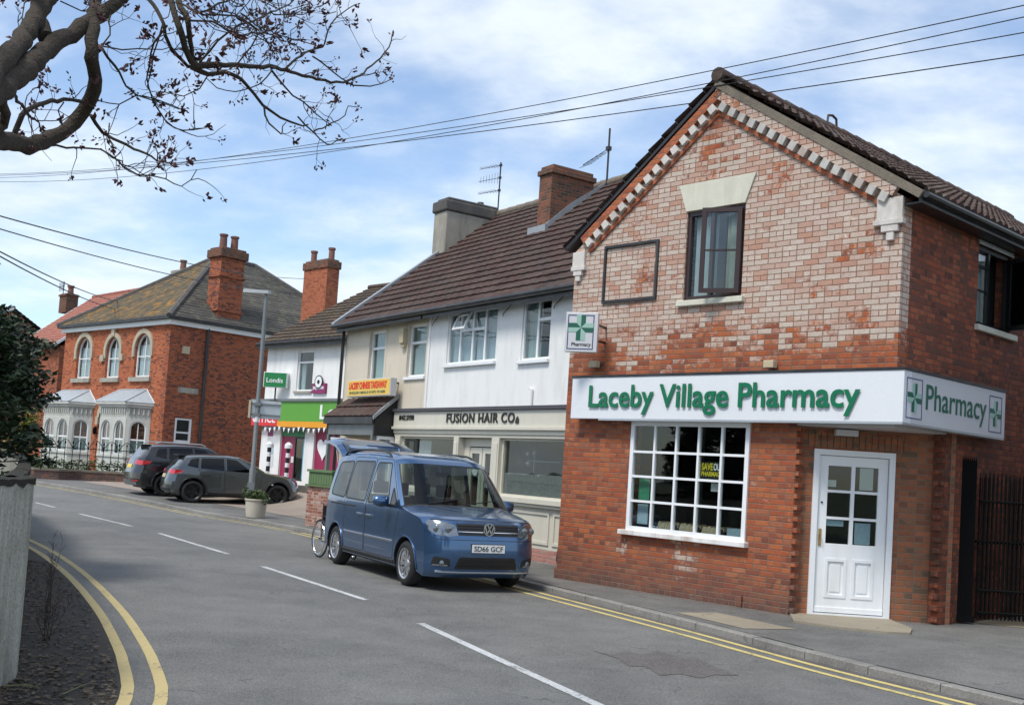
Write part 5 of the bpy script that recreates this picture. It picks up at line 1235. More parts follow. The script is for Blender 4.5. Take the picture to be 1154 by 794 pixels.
# hipped roof
e = .32; RA = (HWL/2, 5.0, 11.55); RB = (HWL/2, 7.3, 11.55); zE = HE+.12
c0, c1, c2, c3 = (HWL-e, -e, zE), (e, -e, zE), (e, HD+e, zE), (HWL-e, HD+e, zE)
mb = MB(); tile_plane(mb, c0, c1, RA, RA, row=.25, roll=0, lap=.018, jitter=.006); rf = mb.build('roof', M['slate_lichen'], ho)
mb = MB(); tile_plane(mb, c1, c2, RA, RB, row=.25, roll=0, lap=.018, jitter=.006); tile_plane(mb, c2, c3, RB, RB, row=.25, roll=0, lap=.018); tile_plane(mb, c3, c0, RB, RA, row=.25, roll=0, lap=.018); mb.build('side_roof', M['slate'], ho)
up_ = Vector((0, 0, .03)); mb = MB()
for p, q in ((c1, RA), (c0, RA), (c2, RB), (RA, RB)): mb.tube([Vector(p)+up_, Vector(q)+up_], .13, 6)
mb.build('hip_tile', M['cap_dark'], rf)
# large side chimney
xa = HF.invx(240, 340, -.35)
yA = HF.invx(245, 350, -.2)[0]; yB = HF.invx(271.5, 350, -.2)[0]; zT = HF.invx(255, 290, -.2)[1]
ch = MB(); ch.box(-1.15, -.2, yA, yB, HE-.1, zT); ch.box(-1.23, -.12, yA-.08, yB+.08, zT-.9, zT-.82); ch.box(-1.23, -.12, yA-.08, yB+.08, zT-2.5, zT-2.42); st_ = ch.build('chimney', M['brick_housedk'], ho)
ch = MB(); ch.box(-1.28, -.07, yA-.13, yB+.13, zT+.001, zT+.38); ch.box(-1.2, -.15, yA-.03, yB+.03, zT+.38, zT+.48); ch.build('chimney_head', M['brick_stack'], st_, bevel=.03)
for yy in (yA+.32, yB-.32): ch = MB(); ch.lathe([(.18, 0), (.16, .58), (.20, .6), (.20, .68), (.13, .68)], (-.68, yy, zT+.46), 'z', 14); ch.build('chimney_pot', M['terra_pot'], st_, smooth=40)
mb = MB(); mb.tube([(-.95, yA-.05, HE+.9), (-.2, yA-.05, HE+.25)], .06, 5); mb.build('flashing', M['lead'], st_)
a = HF.inv(204, 300, 7.5); ch = MB(); ch.box(a[0]-.6, a[0]+.5, 7.2, 7.8, 9, a[1]-.25); ch2 = ch.build('chimney', M['render_grey'], ho, bevel=.04); ch = MB(); ch.lathe([(.18, 0), (.16, .5), (.2, .52), (.2, .6)], (a[0]+.25, 7.5, a[1]-.28), 'z', 12); ch.build('chimney_pot', M['terra_pot'], ch2, smooth=40)
# bays: canted stone bays with arched sashes and lead roofs
def bay(x0, x1, lab):
    d = .85; c = .55; zt = HF.inv(150, 497)[1]; z0 = HG; zf = 3.62; zs = 1.28
    xm = (x0+x1)/2
    P = [(x0, 0), (x0+c, -d), (x1-c, -d), (x1, 0)]
    mb = MB(); mb.prism(P, 'z', z0-.2, zs); b = mb.build('bay_window', M['bay_grey'], ho); mb = MB(); mb.prism(P, 'z', 3.02, zf); mb.build('bay_frieze', M['bay_grey'], b)
    b['label'] = lab
    mb = MB()
    for grow, za, zb in ((.06, zs, zs+.10), (.12, zf-.12, zf), (.2, zf, zf+.12)):
        if zb == zf: mb.build('sill_course', M['bay_grey'], b, bevel=.01); mb = MB()
        Q = [(x0-grow, 0), (x0+c-grow*.6, -d-grow), (x1-c+grow*.6, -d-grow), (x1+grow, 0)]; mb.prism(Q, 'z', za+.001, zb)
    k = 0
    for i in range(3):
        a, b_ = Vector((*P[i], 0)), Vector((*P[i+1], 0)); t = (b_-a).normalized(); n = Vector((t.y, -t.x, 0)); L = (b_-a).length; m = int(L/.2)
        for j in range(m):
            c_ = a+t*(L*(j+.5)/m)+n*.04; Mx = Matrix.Translation((c_.x, c_.y, zf-.3)) @ Matrix.Rotation(math.atan2(t.y, t.x), 4, 'Z'); mb.obox(Mx, .07, .10, .26)
    mb.build('bay_cornice', M['bay_grey'], b, bevel=.01)
    for i in range(3):
        a, b_ = Vector((*P[i], 0)), Vector((*P[i+1], 0)); t = (b_-a).normalized(); L = (b_-a).length; az = math.atan2(t.y, t.x)
        hs = []
        n = 2 if i == 1 else 1; w = L/n
        for j in range(n): hs.append(arch(w*j+.16, w*(j+1)-.16, zs+.12, 2.92))
        pf = MB(); pf.prism(rect(0, L, zs, 3.02), 'y', -.02, .14, holes=hs); o = pf.build('bay_face', M['bay_grey'], b, loc=(a.x, a.y, 0), rot=(0, 0, az))
        sm = MB()
        for h in hs:
            xa_, xb2 = h[0][0], h[1][0]
            sm.prism(arch(xa_, xb2, zs+.12, 2.92), 'y', .04, .09, holes=[arch(xa_+.06, xb2-.06, zs+.18, 2.86)]); sm.box(xa_+.04, xb2-.04, .05, .1, 2.05, 2.12); sm.box((xa_+xb2)/2-.018, (xa_+xb2)/2+.018, .055, .085, zs+.2, 2.8)
            sm.box(xa_+.02, xb2-.02, .04, .12, zs+.1, zs+.16)
        s = sm.build('sash', M['upvc'], b, loc=(a.x, a.y, 0), rot=(0, 0, az))
        gm = MB(); cm = MB()
        for h in hs: gm.box(h[0][0], h[1][0], .062, .068, zs+.14, 2.9); cm.box(h[0][0], h[1][0], .22, .23, zs+.14, 2.12)
        gm.build('pane', M['glass'], b, loc=(a.x, a.y, 0), rot=(0, 0, az)); cm.build('net_curtain', M['blind'], b, loc=(a.x, a.y, 0), rot=(0, 0, az))
    zr = zf+.12; Q = [(x0-.22, 0, zr), (x0+c-.14, -d-.22, zr), (x1-c+.14, -d-.22, zr), (x1+.22, 0, zr)]; top = [(x0+.55, -.0, zr+.62), (x1-.55, -.0, zr+.62)]
    mb = MB(); mb.add(Q+top, [(0,1,4), (1,2,5,4), (2,3,5)]); mb.add([Q[0], Q[1], Q[2], Q[3]], [(0,3,2,1)])
    for p, q in ((Q[1], top[0]), (Q[2], top[1]), (top[0], top[1]), (Q[0], top[0]), (Q[3], top[1])): mb.tube([p, q], .04, 5)
    for k in range(1, 4):
        t = k/4; p = Vector(Q[1]).lerp(Vector(Q[2]), t); q = Vector(top[0]).lerp(Vector(top[1]), t); mb.tube([p, q], .02, 4)
    mb.build('bay_roof', M['bay_roof'], b)
bay(bayR[0], bayR[1], 'stone bay right of the arched door'); bay(bayL[0], bayL[1], 'stone bay left of the arched door, partly behind the dark bush')
# arched doorway
outer = arch(dr0-.22, dr0+1.22, drt-1.2, drt+.22, 14)[2:]; inner = arch(dr0, dr0+1.0, drt-1.2, drt, 14)[2:]
mb = MB(); mb.prism(outer+inner[::-1], 'y', -.09, .02); zc = outer[0][1]; mb.box(dr0-.24, dr0-.0, -.13, .02, inner[0][1]-.35, min(zc, inner[0][1])+.0); mb.box(dr0+1.0, dr0+1.24, -.13, .02, inner[0][1]-.35, inner[0][1]); mb.build('door_arch', M['arch_stone'], ho)
mb = MB(); mb.prism(arch(dr0, dr0+1, .9, drt), 'y', .26, .31); dd = mb.build('door', M['brick_stack_o'], ho)
mb = MB(); mb.box(dr0+.78, dr0+.98, .1, .25, .9, 2.9); mb.build('door_frame', M['upvc'], ho)
a = HF.inv(107, 485, -.1); mb = MB(); mb.lathe([(.03, -.18), (.09, -.1), (.09, .1), (.03, .2)], (a[0], -.12, a[1]), 'z', 8); mb.tube([(a[0], 0, a[1]+.1), (a[0], -.12, a[1]+.2)], .02, 4); mb.build('wall_lantern', M['iron'], ho)
mb = MB(); mb.prism([(HWL-.1, .1), (.1, .1), (.1, .3), (HWL-.1, .3)], 'y', -.05, .0); mb.build('plinth', M['stone_grey'], ho)

# low boundary wall, railings, hedge
lwp = [gnd(*p) for p in [(-40,531),(37,541.5),(90,543.5),(144,546.5),(200,550)]]
c = catmull([Vector((p.x, p.y, 0)) for p in lwp], .6)
o = empty('low_wall', (lwp[2].x, lwp[2].y, 0), 0, 'low weathered brick wall with mossy top in front of the old brick house', 'wall')
A, B = offset(c, 0), offset(c, -.28); mb = MB(); vs = []
# build local to the empty, as straight-ish segments so the bricks follow
for i in range(len(c)-1):
    p, q, p2, q2 = A[i], A[i+1], B[i], B[i+1]; L = o.location
    z0a, z0b = hz(p.x, p.y), hz(q.x, q.y)
    mb.add([(p.x-L.x, p.y-L.y, z0a-.1), (q.x-L.x, q.y-L.y, z0b-.1), (q.x-L.x, q.y-L.y, z0b+.40), (p.x-L.x, p.y-L.y, z0a+.40), (p2.x-L.x, p2.y-L.y, z0a-.1), (q2.x-L.x, q2.y-L.y, z0b-.1), (q2.x-L.x, q2.y-L.y, z0b+.40), (p2.x-L.x, p2.y-L.y, z0a+.40)], [(0,1,2,3), (4,7,6,5), (3,2,6,7)]+([(0,3,7,4)] if i == 0 else [])+([(1,5,6,2)] if i == len(c)-2 else []))
mb.build('wall', M['brick_low'], o)
mb = MB(); A2, B2 = offset(c, .03), offset(c, -.31)
for i in range(len(c)-1):
    p, q, p2, q2 = A2[i], A2[i+1], B2[i], B2[i+1]; L = o.location; za, zb = hz(p.x, p.y)+.402, hz(q.x, q.y)+.402
    v = [(p.x-L.x,p.y-L.y,za),(q.x-L.x,q.y-L.y,zb),(q2.x-L.x,q2.y-L.y,zb),(p2.x-L.x,p2.y-L.y,za)]; v += [(a_, b_, c_+.075) for a_, b_, c_ in v]
    mb.add(v, [(4,5,6,7),(0,1,5,4),(2,3,7,6)])
mb.build('coping', M['verge'], o)
def leaf_cloud(mb, rng, centre, rad, n, s, flat=1.0):
    cx, cy, cz = centre
    for i in range(n):
        while True:
            v = Vector((rng.uniform(-1,1), rng.uniform(-1,1), rng.uniform(-1,1)))
            if v.length < 1: break
        p = Vector((cx+v.x*rad[0], cy+v.y*rad[1], cz+v.z*rad[2])); k = s*rng.uniform(.6, 1.3)
        Mx = Matrix.Translation(p) @ Matrix.Rotation(rng.uniform(0, 2*PI), 4, 'Z') @ Matrix.Rotation(rng.uniform(-1.2, 1.2), 4, 'X') @ Matrix.Rotation(rng.uniform(-1, 1), 4, 'Y')
        q = [Mx @ Vector(w) for w in [(-k,0,0),(-k*.2,k*.42,k*.08),(k,0,-k*.1),(-k*.2,-k*.42,k*.08)]]; mb.add(q, [(0,1,2,3)])
rng = random.Random(21)
hp = catmull([Vector((gnd(X, Y).x, gnd(X, Y).y, 0)) for X, Y in [(44,541),(90,542.5),(150,545.5)]], .5); hp = offset(hp, -.75)
mb = MB()
for p in hp: leaf_cloud(mb, rng, (p.x, p.y, hz(p.x, p.y)+.50), (.5, .4, .30+rng.uniform(0,.12)), 260, .07)
o = empty('hedge', hp[len(hp)//2].copy(), 0, 'low clipped green hedge running behind the low wall and under the iron railings', 'hedge')
mb.v = [(v[0]-o.location.x, v[1]-o.location.y, v[2]) for v in mb.v]; mb.build('foliage', M['leaf_mid'], o, fix=False)
rail = offset(catmull([Vector((gnd(X, Y).x, gnd(X, Y).y, 0)) for X, Y in [(50,541),(90,542.5),(158,546)]], .5), -.55)
o = empty('railings', rail[0].copy(), 0, 'black iron railings with arched hooped tops in front of the stone bay windows', 'railings')
mb = MB(); L = o.location; S = [0]
for i in range(1, len(rail)): S.append(S[-1]+(rail[i]-rail[i-1]).length)
def rp(s):
    j = 0
    while j < len(S)-2 and S[j+1] < s: j += 1
    return rail[j].lerp(rail[j+1], (s-S[j])/(S[j+1]-S[j]))-L
s = 0; k = 0; b0 = hz(L.x, L.y)
while s < S[-1]-.4:
    a, b_ = rp(s), rp(s+.28); 
    mb.tube([(a.x, a.y, b0+.4), (a.x, a.y, b0+1.42)], .014, 5); mb.lathe([(0, -.06), (.04, -.02), (.012, .06), (0, .1)], (a.x, a.y, b0+1.46), 'z', 6)
    mb.tube([(b_.x, b_.y, b0+.4), (b_.x, b_.y, b0+1.28)], .012, 5)
    if k % 2 == 0:
        e_ = rp(min(s+.56, S[-1])); pts = []
        for q in range(9): t = q/8; m_ = a.lerp(e_, t); pts.append((m_.x, m_.y, b0+1.25+.32*math.sin(PI*t)))
        mb.tube(pts, .014, 5)
    s += .28 if k % 2 else .28; k += 1
for zz in (1.25, .62): mb.tube([tuple((rp(S[-1]*q/10).x, rp(S[-1]*q/10).y, b0+zz)) for q in range(11)], .016, 5)
mb.build('panel', M['iron'], o)

# ---------------------------------------------------------------- houses behind
def gable_house(name, F, x0, x1, dep, e, r, wall, roof, label, z0=.4, side_gable=True, gut='gutter', half=None):
    h = empty(name, (F.o.x, F.o.y, 0), F.az, label, 'house'); half = half or dep/2
    mb = MB(); mb.box(x0, x1, 0, .25, z0, e); mb.box(x0, x1, dep-.25, dep, z0, e)
    for x in (x0, x1-.25): mb.prism([(.25, z0), (dep-.25, z0), (dep-.25, e), (half, r-.12), (.25, e+.1)], 'x', x, x+.25)
    mb.build('wall', M[wall], h)
    mb = MB(); tile_plane(mb, (x0-.15, -.35, e), (x1+.15, -.35, e), (x0-.15, half, r), (x1+.15, half, r), row=.33, roll=.3, rollh=.02, lap=.035, per=4); tile_plane(mb, (x1+.15, dep+.35, e), (x0-.15, dep+.35, e), (x1+.15, half, r), (x0-.15, half, r), row=.33, roll=.3, rollh=.02, lap=.035, per=4)
    rf = mb.build('roof', M[roof], h); mb = MB(); mb.tube([(x0-.15, half, r+.03), (x1+.15, half, r+.03)], .12, 8); mb.build('ridge_tile', M[roof], rf)
    mb = MB(); mb.tube([(x0-.15, -.42, e-.05), (x1+.15, -.42, e-.05)], .06, 6); mb.build('gutter', M[gut], h)
    mb = MB()
    for xx in (x0-.19, x1+.12): mb.prism([(-.4, e-.12), (half, r-.12), (half, r+.05), (-.4, e+.06)], 'x', xx, xx+.07)
    mb.build('bargeboard', M['upvc'], h)
    return h, rf
F2 = Frame(HF.w(HWL-.6, 3.4), HF.az+R(-3))
a = F2.inv(46, 391); r_ = F2.inv(143, 329, 4.5); l_ = F2.inv(60, 345, 4.5)
h2, rf2 = gable_house('brick_house', F2, -15.0, -8.4, 9.0, a[1], r_[1], 'brick_housedk', 'tile_terra', 'brick house with bright terracotta tiled roof left of and behind the old house')
c_ = F2.inv(78, 333, 4.5); mb = MB(); mb.box(c_[0]-.6, c_[0]+.6, 4.1, 4.9, r_[1]-.8, r_[1]+.5); mb.box(c_[0]-.67, c_[0]+.67, 4.03, 4.97, r_[1]+.34, r_[1]+.44); st_ = mb.build('chimney', M['brick_stack'], rf2)
mb = MB(); mb.lathe([(.2, 0), (.18, .45), (.24, .47), (.24, .6)], (c_[0]+.2, 4.5, r_[1]+.49), 'z', 12); mb.build('chimney_pot', M['terra_pot'], st_)
mb = MB(); mb.tube([(c_[0]-1.1, 4.5, r_[1]-.3), (c_[0]-1.1, 4.5, r_[1]+1.5)], .03, 4); mb.tube([(c_[0]-1.9, 4.5, r_[1]+1.15), (c_[0]-.9, 4.5, r_[1]+1.2)], .02, 4)
for j in range(6): x = c_[0]-1.85+j*.17; mb.tube([(x, 4.5, r_[1]+.85), (x, 4.5, r_[1]+1.45)], .014, 4)
mb.build('aerial', M['gutter'], rf2)
for (X0, X1, Y0, Y1) in ((30, 40, 425, 450),):
    p, q = F2.inv(X0, Y0), F2.inv(X1, Y1); window(h2, p[0], q[0], q[1], p[1], y=-.04, fr=.08, trans=[q[1]+(p[1]-q[1])*.6])
f3 = at(-75, 400, 84); F3 = Frame((f3.x, f3.y), HF.az)
r3 = F3.inv(60, 341, 5); gable_house('brick_house', F3, -9, 0, 10, r3[1]-3.2, r3[1], 'brick_housedk', 'slate', 'house with plain grey slate roof furthest left behind the dark bush')
# shrub beside the house
def shrub(name, loc, blobs, n, s, mat, label, cat, seed, trunk=None):
    rng = random.Random(seed); o = empty(name, loc, 0, label, cat); mb = MB()
    tot = sum(b[1][0]*b[1][1]*b[1][2] for b in blobs)
    for c, r in blobs: leaf_cloud(mb, rng, c, r, max(30, int(n*(r[0]*r[1]*r[2])/tot)), s)
    mb.build('foliage', M[mat], o, fix=False)
    if trunk:
        mb = MB()
        for t in trunk: mb.tube(t, [.05, .03, .012], 6)
        mb.build('trunk', M['bark'], o)
    return o
p = HF.w(HWL-1.6, -1.0); shrub('shrub', (p.x, p.y, .4), [((0,0,1.6), (.9,.8,1.0)), ((.2,.2,2.6), (.6,.6,.6))], 2200, .09, 'leaf_yel', 'bright yellow green shrub between the two brick houses', 'shrub', 3, [[(0,0,0),(0,0,1),(.1,0,2)]])

# ---------------------------------------------------------------- street lamp, planter, pier, bollards
lb = at(281, 577, 30.6); lb.z = hz(lb.x, lb.y)+.1
st = empty('street_lamp', lb, 0, 'tall grey steel street lamp post in front of the green fronted shop', 'street lamp')
tp = at(296, 334, 30.6).z-lb.z
mb = MB(); mb.lathe([(.085, -.1), (.085, 1.25), (.06, 1.32), (.055, tp-.4), (.045, tp)], (0,0,0), 'z', 14); mb.build('post', M['grey_metal'], st, smooth=40)
mb = MB(); mb.tube([(0,0,tp-.02), (-.03,0,tp+.1), (-.18,0,tp+.15), (-.62,-.02,tp+.17)], .028, 8); mb.build('arm', M['grey_metal'], st, smooth=50)
mb = MB(); mb.prism([(-.64,-.06),(-.28,-.10),(.08,-.10),(.13,0),(.08,.10),(-.28,.10),(-.64,.06)], 'z', tp+.08, tp+.17); mb.build('lamp_head', M['lamp_head'], st, bevel=.03)
mb = MB(); mb.box(-.09, .09, -.10, -.07, .5, .9); mb.build('access_door', M['grey_metal'], st)
mb = MB(); mb.lathe([(.064,0),(.064,.16)], (0,0,2.55), 'z', 12); mb.build('reflective_band', M['upvc'], st)
sgz = at(290, 461, 30.6).z-lb.z
rs = empty('road_sign', lb+Vector((0,0,0)), 0, 'grey back of a rectangular road sign clamped to the street lamp post', 'sign')
mb = MB(); mb.box(-.17, .62, .05, .14, sgz-.24, sgz+.24); mb.build('panel', M['metal_edge'], rs, bevel=.01, rot=(0,0,R(8)))
mb = MB(); mb.box(-.17, .62, .02, .05, sgz+.12, sgz+.17); mb.box(-.17, .62, .02, .05, sgz-.17, sgz-.12); mb.box(-.09, .09, -.08, .03, sgz+.10, sgz+.18); mb.box(-.09, .09, -.08, .03, sgz-.18, sgz-.10); mb.build('clamp', M['grey_metal'], rs, rot=(0,0,R(8)))
mb = MB(); mb.box(-.24, -.18, -.02, .14, sgz-.24, sgz+.24); mb.build('side_face', M['card'], rs, rot=(0,0,R(8)))
pb = at(288, 577, 30.1); pb.z = hz(pb.x, pb.y)+.1
pl = empty('planter', pb, 0, 'pale stone planter with trailing green plants at the foot of the street lamp', 'planter')
mb = MB(); mb.lathe([(.24, 0), (.27, .22), (.285, .44), (.31, .45), (.31, .49), (.27, .49), (.25, .40), (0, .40)], (0,0,0), 'z', 24); mb.build('pot', M['planter'], pl, smooth=40)
rng = random.Random(6); mb = MB(); leaf_cloud(mb, rng, (0,0,.58), (.30,.28,.16), 500, .05); leaf_cloud(mb, rng, (.22,-.1,.50), (.16,.16,.16), 160, .04); leaf_cloud(mb, rng, (-.28,0,.62), (.12,.16,.22), 120, .04); mb.build('plant', M['leaf_mid'], pl, fix=False)
pp = gnd(356, 597); 
pi = empty('brick_pier', (pp.x, pp.y+.15, .09), R(-50), 'rough red and white brick pier topped with green boards behind the blue van', 'pier')
mb = MB(); mb.box(-.26, .9, -.2, .2, 0, .98); mb.build('brickwork', M['brick_pier'], pi)
mb = MB(); mb.box(-.30, .95, -.26, .26, .985, 1.03); mb.box(-.22, .9, -.2, .2, 1.03, 1.34); mb.box(-.27, .94, -.25, .25, 1.34, 1.40)
for k in range(9): mb.box(-.22+k*.125, -.22+k*.125+.11, -.215, -.2, 1.04, 1.33)
mb.build('boards', M['green_wood'], pi)
for X, lab in ((323.5, 'black and white banded post in front of the shop door'), (302, 'black and white banded post beside the pale shop corner')):
    q = LF.inv(X, 525, -1.0); base = LF.w(q[0], -1.0, GL-.3); b = empty('bollard', base, 0, lab, 'bollard', 'banded posts outside the green fronted shop')
    mb = MB(); mb.lathe([(.07, 0), (.07, 1.6)], (0,0,0), 'z', 12); mb.build('post', M['black_paint'], b)
    mb = MB(); 
    for k in range(4): mb.lathe([(.074, .3+k*.33), (.074, .45+k*.33)], (0,0,0), 'z', 12)
    mb.lathe([(.13, 1.6), (.13, 1.72), (.05, 1.8), (0, 1.81)], (0,0,0), 'z', 12); mb.build('white_band', M['upvc'], b)
# black bin bag at the foot of the shop corner
p = gnd(622.5, 641, .1); 
mb = MB(); mb.lathe([(0, 0), (.14, .02), (.18, .14), (.17, .30), (.10, .42), (.03, .47), (.05, .52), (0, .53)], (0,0,0), 'z', 14); o = mb.build('bin_bag', M['black_plastic'], None, smooth=60, loc=TF.w(1.0, -.55, .13)); tag(o, 'small black bag standing between the salon plinth and the brick shop wall', 'bag')
a = TF.inv(627, 574, -.15)
# ---------------------------------------------------------------- vehicles
def interp(tab, a):
    if a <= tab[0][0]: return tab[0][1]
    for (x0, y0), (x1, y1) in zip(tab[:-1], tab[1:]):
        if a <= x1: t = (a-x0)/(x1-x0); return y0+(y1-y0)*t
    return tab[-1][1]
def pip(p, poly):
    x, y = p; c = False; n = len(poly)
    for i in range(n):
        x0, y0 = poly[i]; x1, y1 = poly[i-1]
        if (y0 > y) != (y1 > y) and x < (x1-x0)*(y-y0)/(y1-y0)+x0: c = not c
    return c
def segd(p, a, b):
    ax, ay = a; bx, by = b; dx, dy = bx-ax, by-ay; L = dx*dx+dy*dy
    t = 0 if L == 0 else max(0, min(1, ((p[0]-ax)*dx+(p[1]-ay)*dy)/L)); return math.hypot(p[0]-ax-t*dx, p[1]-ay-t*dy)
def subdiv(poly, m=.06):
    out = []
    for i in range(len(poly)):
        a, b = poly[i], poly[(i+1) % len(poly)]; n = max(1, int(math.hypot(b[0]-a[0], b[1]-a[1])/m))
        for k in range(n): out.append((a[0]+(b[0]-a[0])*k/n, a[1]+(b[1]-a[1])*k/n))
    return out
def round_poly(poly, r, n=4):
    out = []; m = len(poly)
    for i in range(m):
        p, a, b = Vector(poly[i]), Vector(poly[i-1]), Vector(poly[(i+1) % m]); u, v = (a-p), (b-p); rr = min(r, u.length*.45, v.length*.45); u.normalize(); v.normalize()
        s, e = p+u*rr, p+v*rr
        for k in range(n+1): t = k/n; q = s*(1-t)**2+p*2*t*(1-t)+e*t*t; out.append((q.x, q.y))
    return out
def cdt(outer, inner, step=.07):
    """triangulate outer with inner polygons as constraints; returns verts, tris"""
    V = []; E_ = []
    for poly in [outer]+inner:
        b = len(V); n = len(poly); V += [Vector(p) for p in poly]; E_ += [(b+i, b+(i+1) % n) for i in range(n)]
    allp = [outer]+inner; xs = [p[0] for p in outer]; zs = [p[1] for p in outer]
    x = min(xs)+step/2
    while x < max(xs):
        z = min(zs)+step/2
        while z < max(zs):
            if pip((x, z), outer) and all(min(segd((x, z), q[i-1], q[i]) for i in range(len(q))) > step*.35 for q in allp): V.append(Vector((x, z)))
            z += step
        x += step
    r = geometry.delaunay_2d_cdt(V, E_, [], 0, 1e-5)
    vs, fs = r[0], r[2]; out = []
    for f in fs:
        c = (sum(vs[i].x for i in f)/3, sum(vs[i].y for i in f)/3)
        if pip(c, outer): out.append(tuple(f))
    return vs, out

class Car:
    def __init__(s, root, prof, wtab, hw, tumble, arches, sill, wr, p=4, width_rows=28):
        s.root = root; s.prof = prof; s.wtab = wtab; s.hw = hw; s.tumble = tumble; s.arches = arches; s.sill = sill; s.wr = wr; s.p = p; s.L = prof[-1][0]
    def w(s, a, z):
        base = s.hw*interp(s.wtab, a); zb, k, e = s.tumble
        if z > zb: base -= k*((z-zb))**e
        lo = .45
        if z < lo: base -= .10*((lo-z)/lo)**1.5
        return base
    def station(s, i):
        a, z, k, m = s.prof[i]; W = s.w(a+k, z-m); return a, z, k, m, W
    def dense(s, n=6):
        """resample profile"""
        out = []; P = s.prof
        for i in range(len(P)-1):
            L = math.hypot(P[i+1][0]-P[i][0], P[i+1][1]-P[i][1]); c = max(1, int(L/.07))
            for k in range(c):
                t = k/c; out.append(tuple(P[i][j]+(P[i+1][j]-P[i][j])*t for j in range(4)))
        out.append(P[-1]); return out
    def pt(s, st, q):
        a, z, k, m = st; W = s.w(a+k, z-m); b = abs(q)**s.p
        return Vector((-(a+k*b), q*W, z-m*b))
    def strip(s, i0, i1, mat, name, parent=None, q0=-1, q1=1, off=0):
        """part of the shell between profile points i0..i1"""
        P = s.prof[i0:i1+1]; D = []
        for i in range(len(P)-1):
            L = math.hypot(P[i+1][0]-P[i][0], P[i+1][1]-P[i][1]); c = max(1, int(L/.06)); D += [tuple(P[i][j]+(P[i+1][j]-P[i][j])*k/c for j in range(4)) for k in range(c)]
        D.append(P[-1]); nq = 30; vs = []
        for st in D:
            for k in range(nq+1):
                q = q0+(q1-q0)*(.5-.5*math.cos(PI*k/nq)) if q0 == -1 and q1 == 1 else q0+(q1-q0)*k/nq
                vs.append(s.pt(st, q))
        w = nq+1; mb = MB(); mb.add(vs, [(i*w+k, i*w+k+1, (i+1)*w+k+1, (i+1)*w+k) for i in range(len(D)-1) for k in range(nq)])
        return mb.build(name, mat, parent or s.root, smooth=45)
    def edge(s): 
        D = s.dense(); return [(a+k, z-m) for a, z, k, m in D]
    def side_poly(s):
        e = s.edge(); bot = []
        a = s.L-.05; ar = s.arches[0][2]
        # bottom line from rear to front with arches
        pts = []
        x = e[-1][0]
        for (ax, az, r) in sorted(s.arches, reverse=True):
            h = s.sill-az; dx = math.sqrt(max(0, r*r-h*h)); th = math.asin(max(-1, min(1, h/r)))
            for k in range(17):
                t = (PI-th) - (PI-2*th)*(1-k/16); pts.append((ax+r*math.cos(th+(PI-2*th)*k/16), az+r*math.sin(th+(PI-2*th)*k/16)))
        return [p for p in e]+pts
    def side(s, sgn, regions, body_mat):
        """regions: list of (polygon, name, material, parent_name or None, offset)"""
        poly = s.side_poly(); pp = [poly[0]]
        for q in poly[1:]:
            if math.hypot(q[0]-pp[-1][0], q[1]-pp[-1][1]) > .004: pp.append(q)
        vs, fs = cdt(pp, [subdiv(r[0]) for r in regions], .08); groups = {}
        for f in fs:
            c = (sum(vs[i].x for i in f)/3, sum(vs[i].y for i in f)/3); g = -1
            for j, r in enumerate(regions):
                if pip(c, r[0]): g = j
            groups.setdefault(g, []).append(f)
        made = {}
        for g in sorted(groups):
            mb = MB(); nm, mt, par, off = ('side_panel', body_mat, None, 0) if g < 0 else (regions[g][1], regions[g][2], regions[g][3], regions[g][4])
            if nm is None: continue
            used = sorted({i for f in groups[g] for i in f}); ix = {i: n for n, i in enumerate(used)}
            mb.add([(-vs[i].x, sgn*(s.w(vs[i].x, vs[i].y)+off), vs[i].y) for i in used], [tuple(ix[i] for i in f) for f in groups[g]])
            par_o = made.get(par, s.root) if par else s.root
            o = mb.build(nm, mt, par_o, smooth=60)
            made[(nm if g < 0 else regions[g][5] if len(regions[g]) > 5 else nm)] = o
        return made
    def seam(s, sgn, poly, closed=True, wd=.005, parent=None, name='panel_gap', mat=None, off=.0015):
        p = subdiv(poly, .05); mb = MB(); n = len(p); vs = []
        if not closed: pass
        for i in range(n):
            a = Vector(p[i-1] if (closed or i) else p[i]); b = Vector(p[(i+1) % n] if (closed or i < n-1) else p[i]); t = (b-a); t.normalize(); nn = Vector((-t.y, t.x))*wd
            for k in (-1, 1): u = Vector(p[i])+nn*k; vs.append((-u.x, sgn*(s.w(u.x, u.y)+off), u.y))
        m = n if closed else n-1
        mb.add(vs, [(2*i, 2*i+1, 2*((i+1) % n)+1, 2*((i+1) % n)) for i in range(m)])
        return mb.build(name, mat or M['black_plastic'], parent or s.root)
    def line_strip(s, sgn, pts, wd, mat, name, off=.012, parent=None):
        """raised moulding along a polyline on the side"""
        p = []
        for i in range(len(pts)-1):
            n = max(1, int(math.hypot(pts[i+1][0]-pts[i][0], pts[i+1][1]-pts[i][1])/.06)); p += [(pts[i][0]+(pts[i+1][0]-pts[i][0])*k/n, pts[i][1]+(pts[i+1][1]-pts[i][1])*k/n) for k in range(n)]
        p.append(pts[-1]); vs = []
        for (a, z) in p:
            w0, w1 = s.w(a, z-wd/2), s.w(a, z+wd/2); vs += [(-a, sgn*w0, z-wd/2), (-a, sgn*(w0+off), z-wd*.3), (-a, sgn*(w1+off), z+wd*.3), (-a, sgn*w1, z+wd/2)]
        mb = MB(); mb.add(vs, [(4*i+k, 4*i+k+1, 4*i+4+k+1, 4*i+4+k) for i in range(len(p)-1) for k in range(3)]+[(0,1,2,3), (4*len(p)-4, 4*len(p)-3, 4*len(p)-2, 4*len(p)-1)])
        return mb.build(name, mat, parent or s.root, smooth=40)
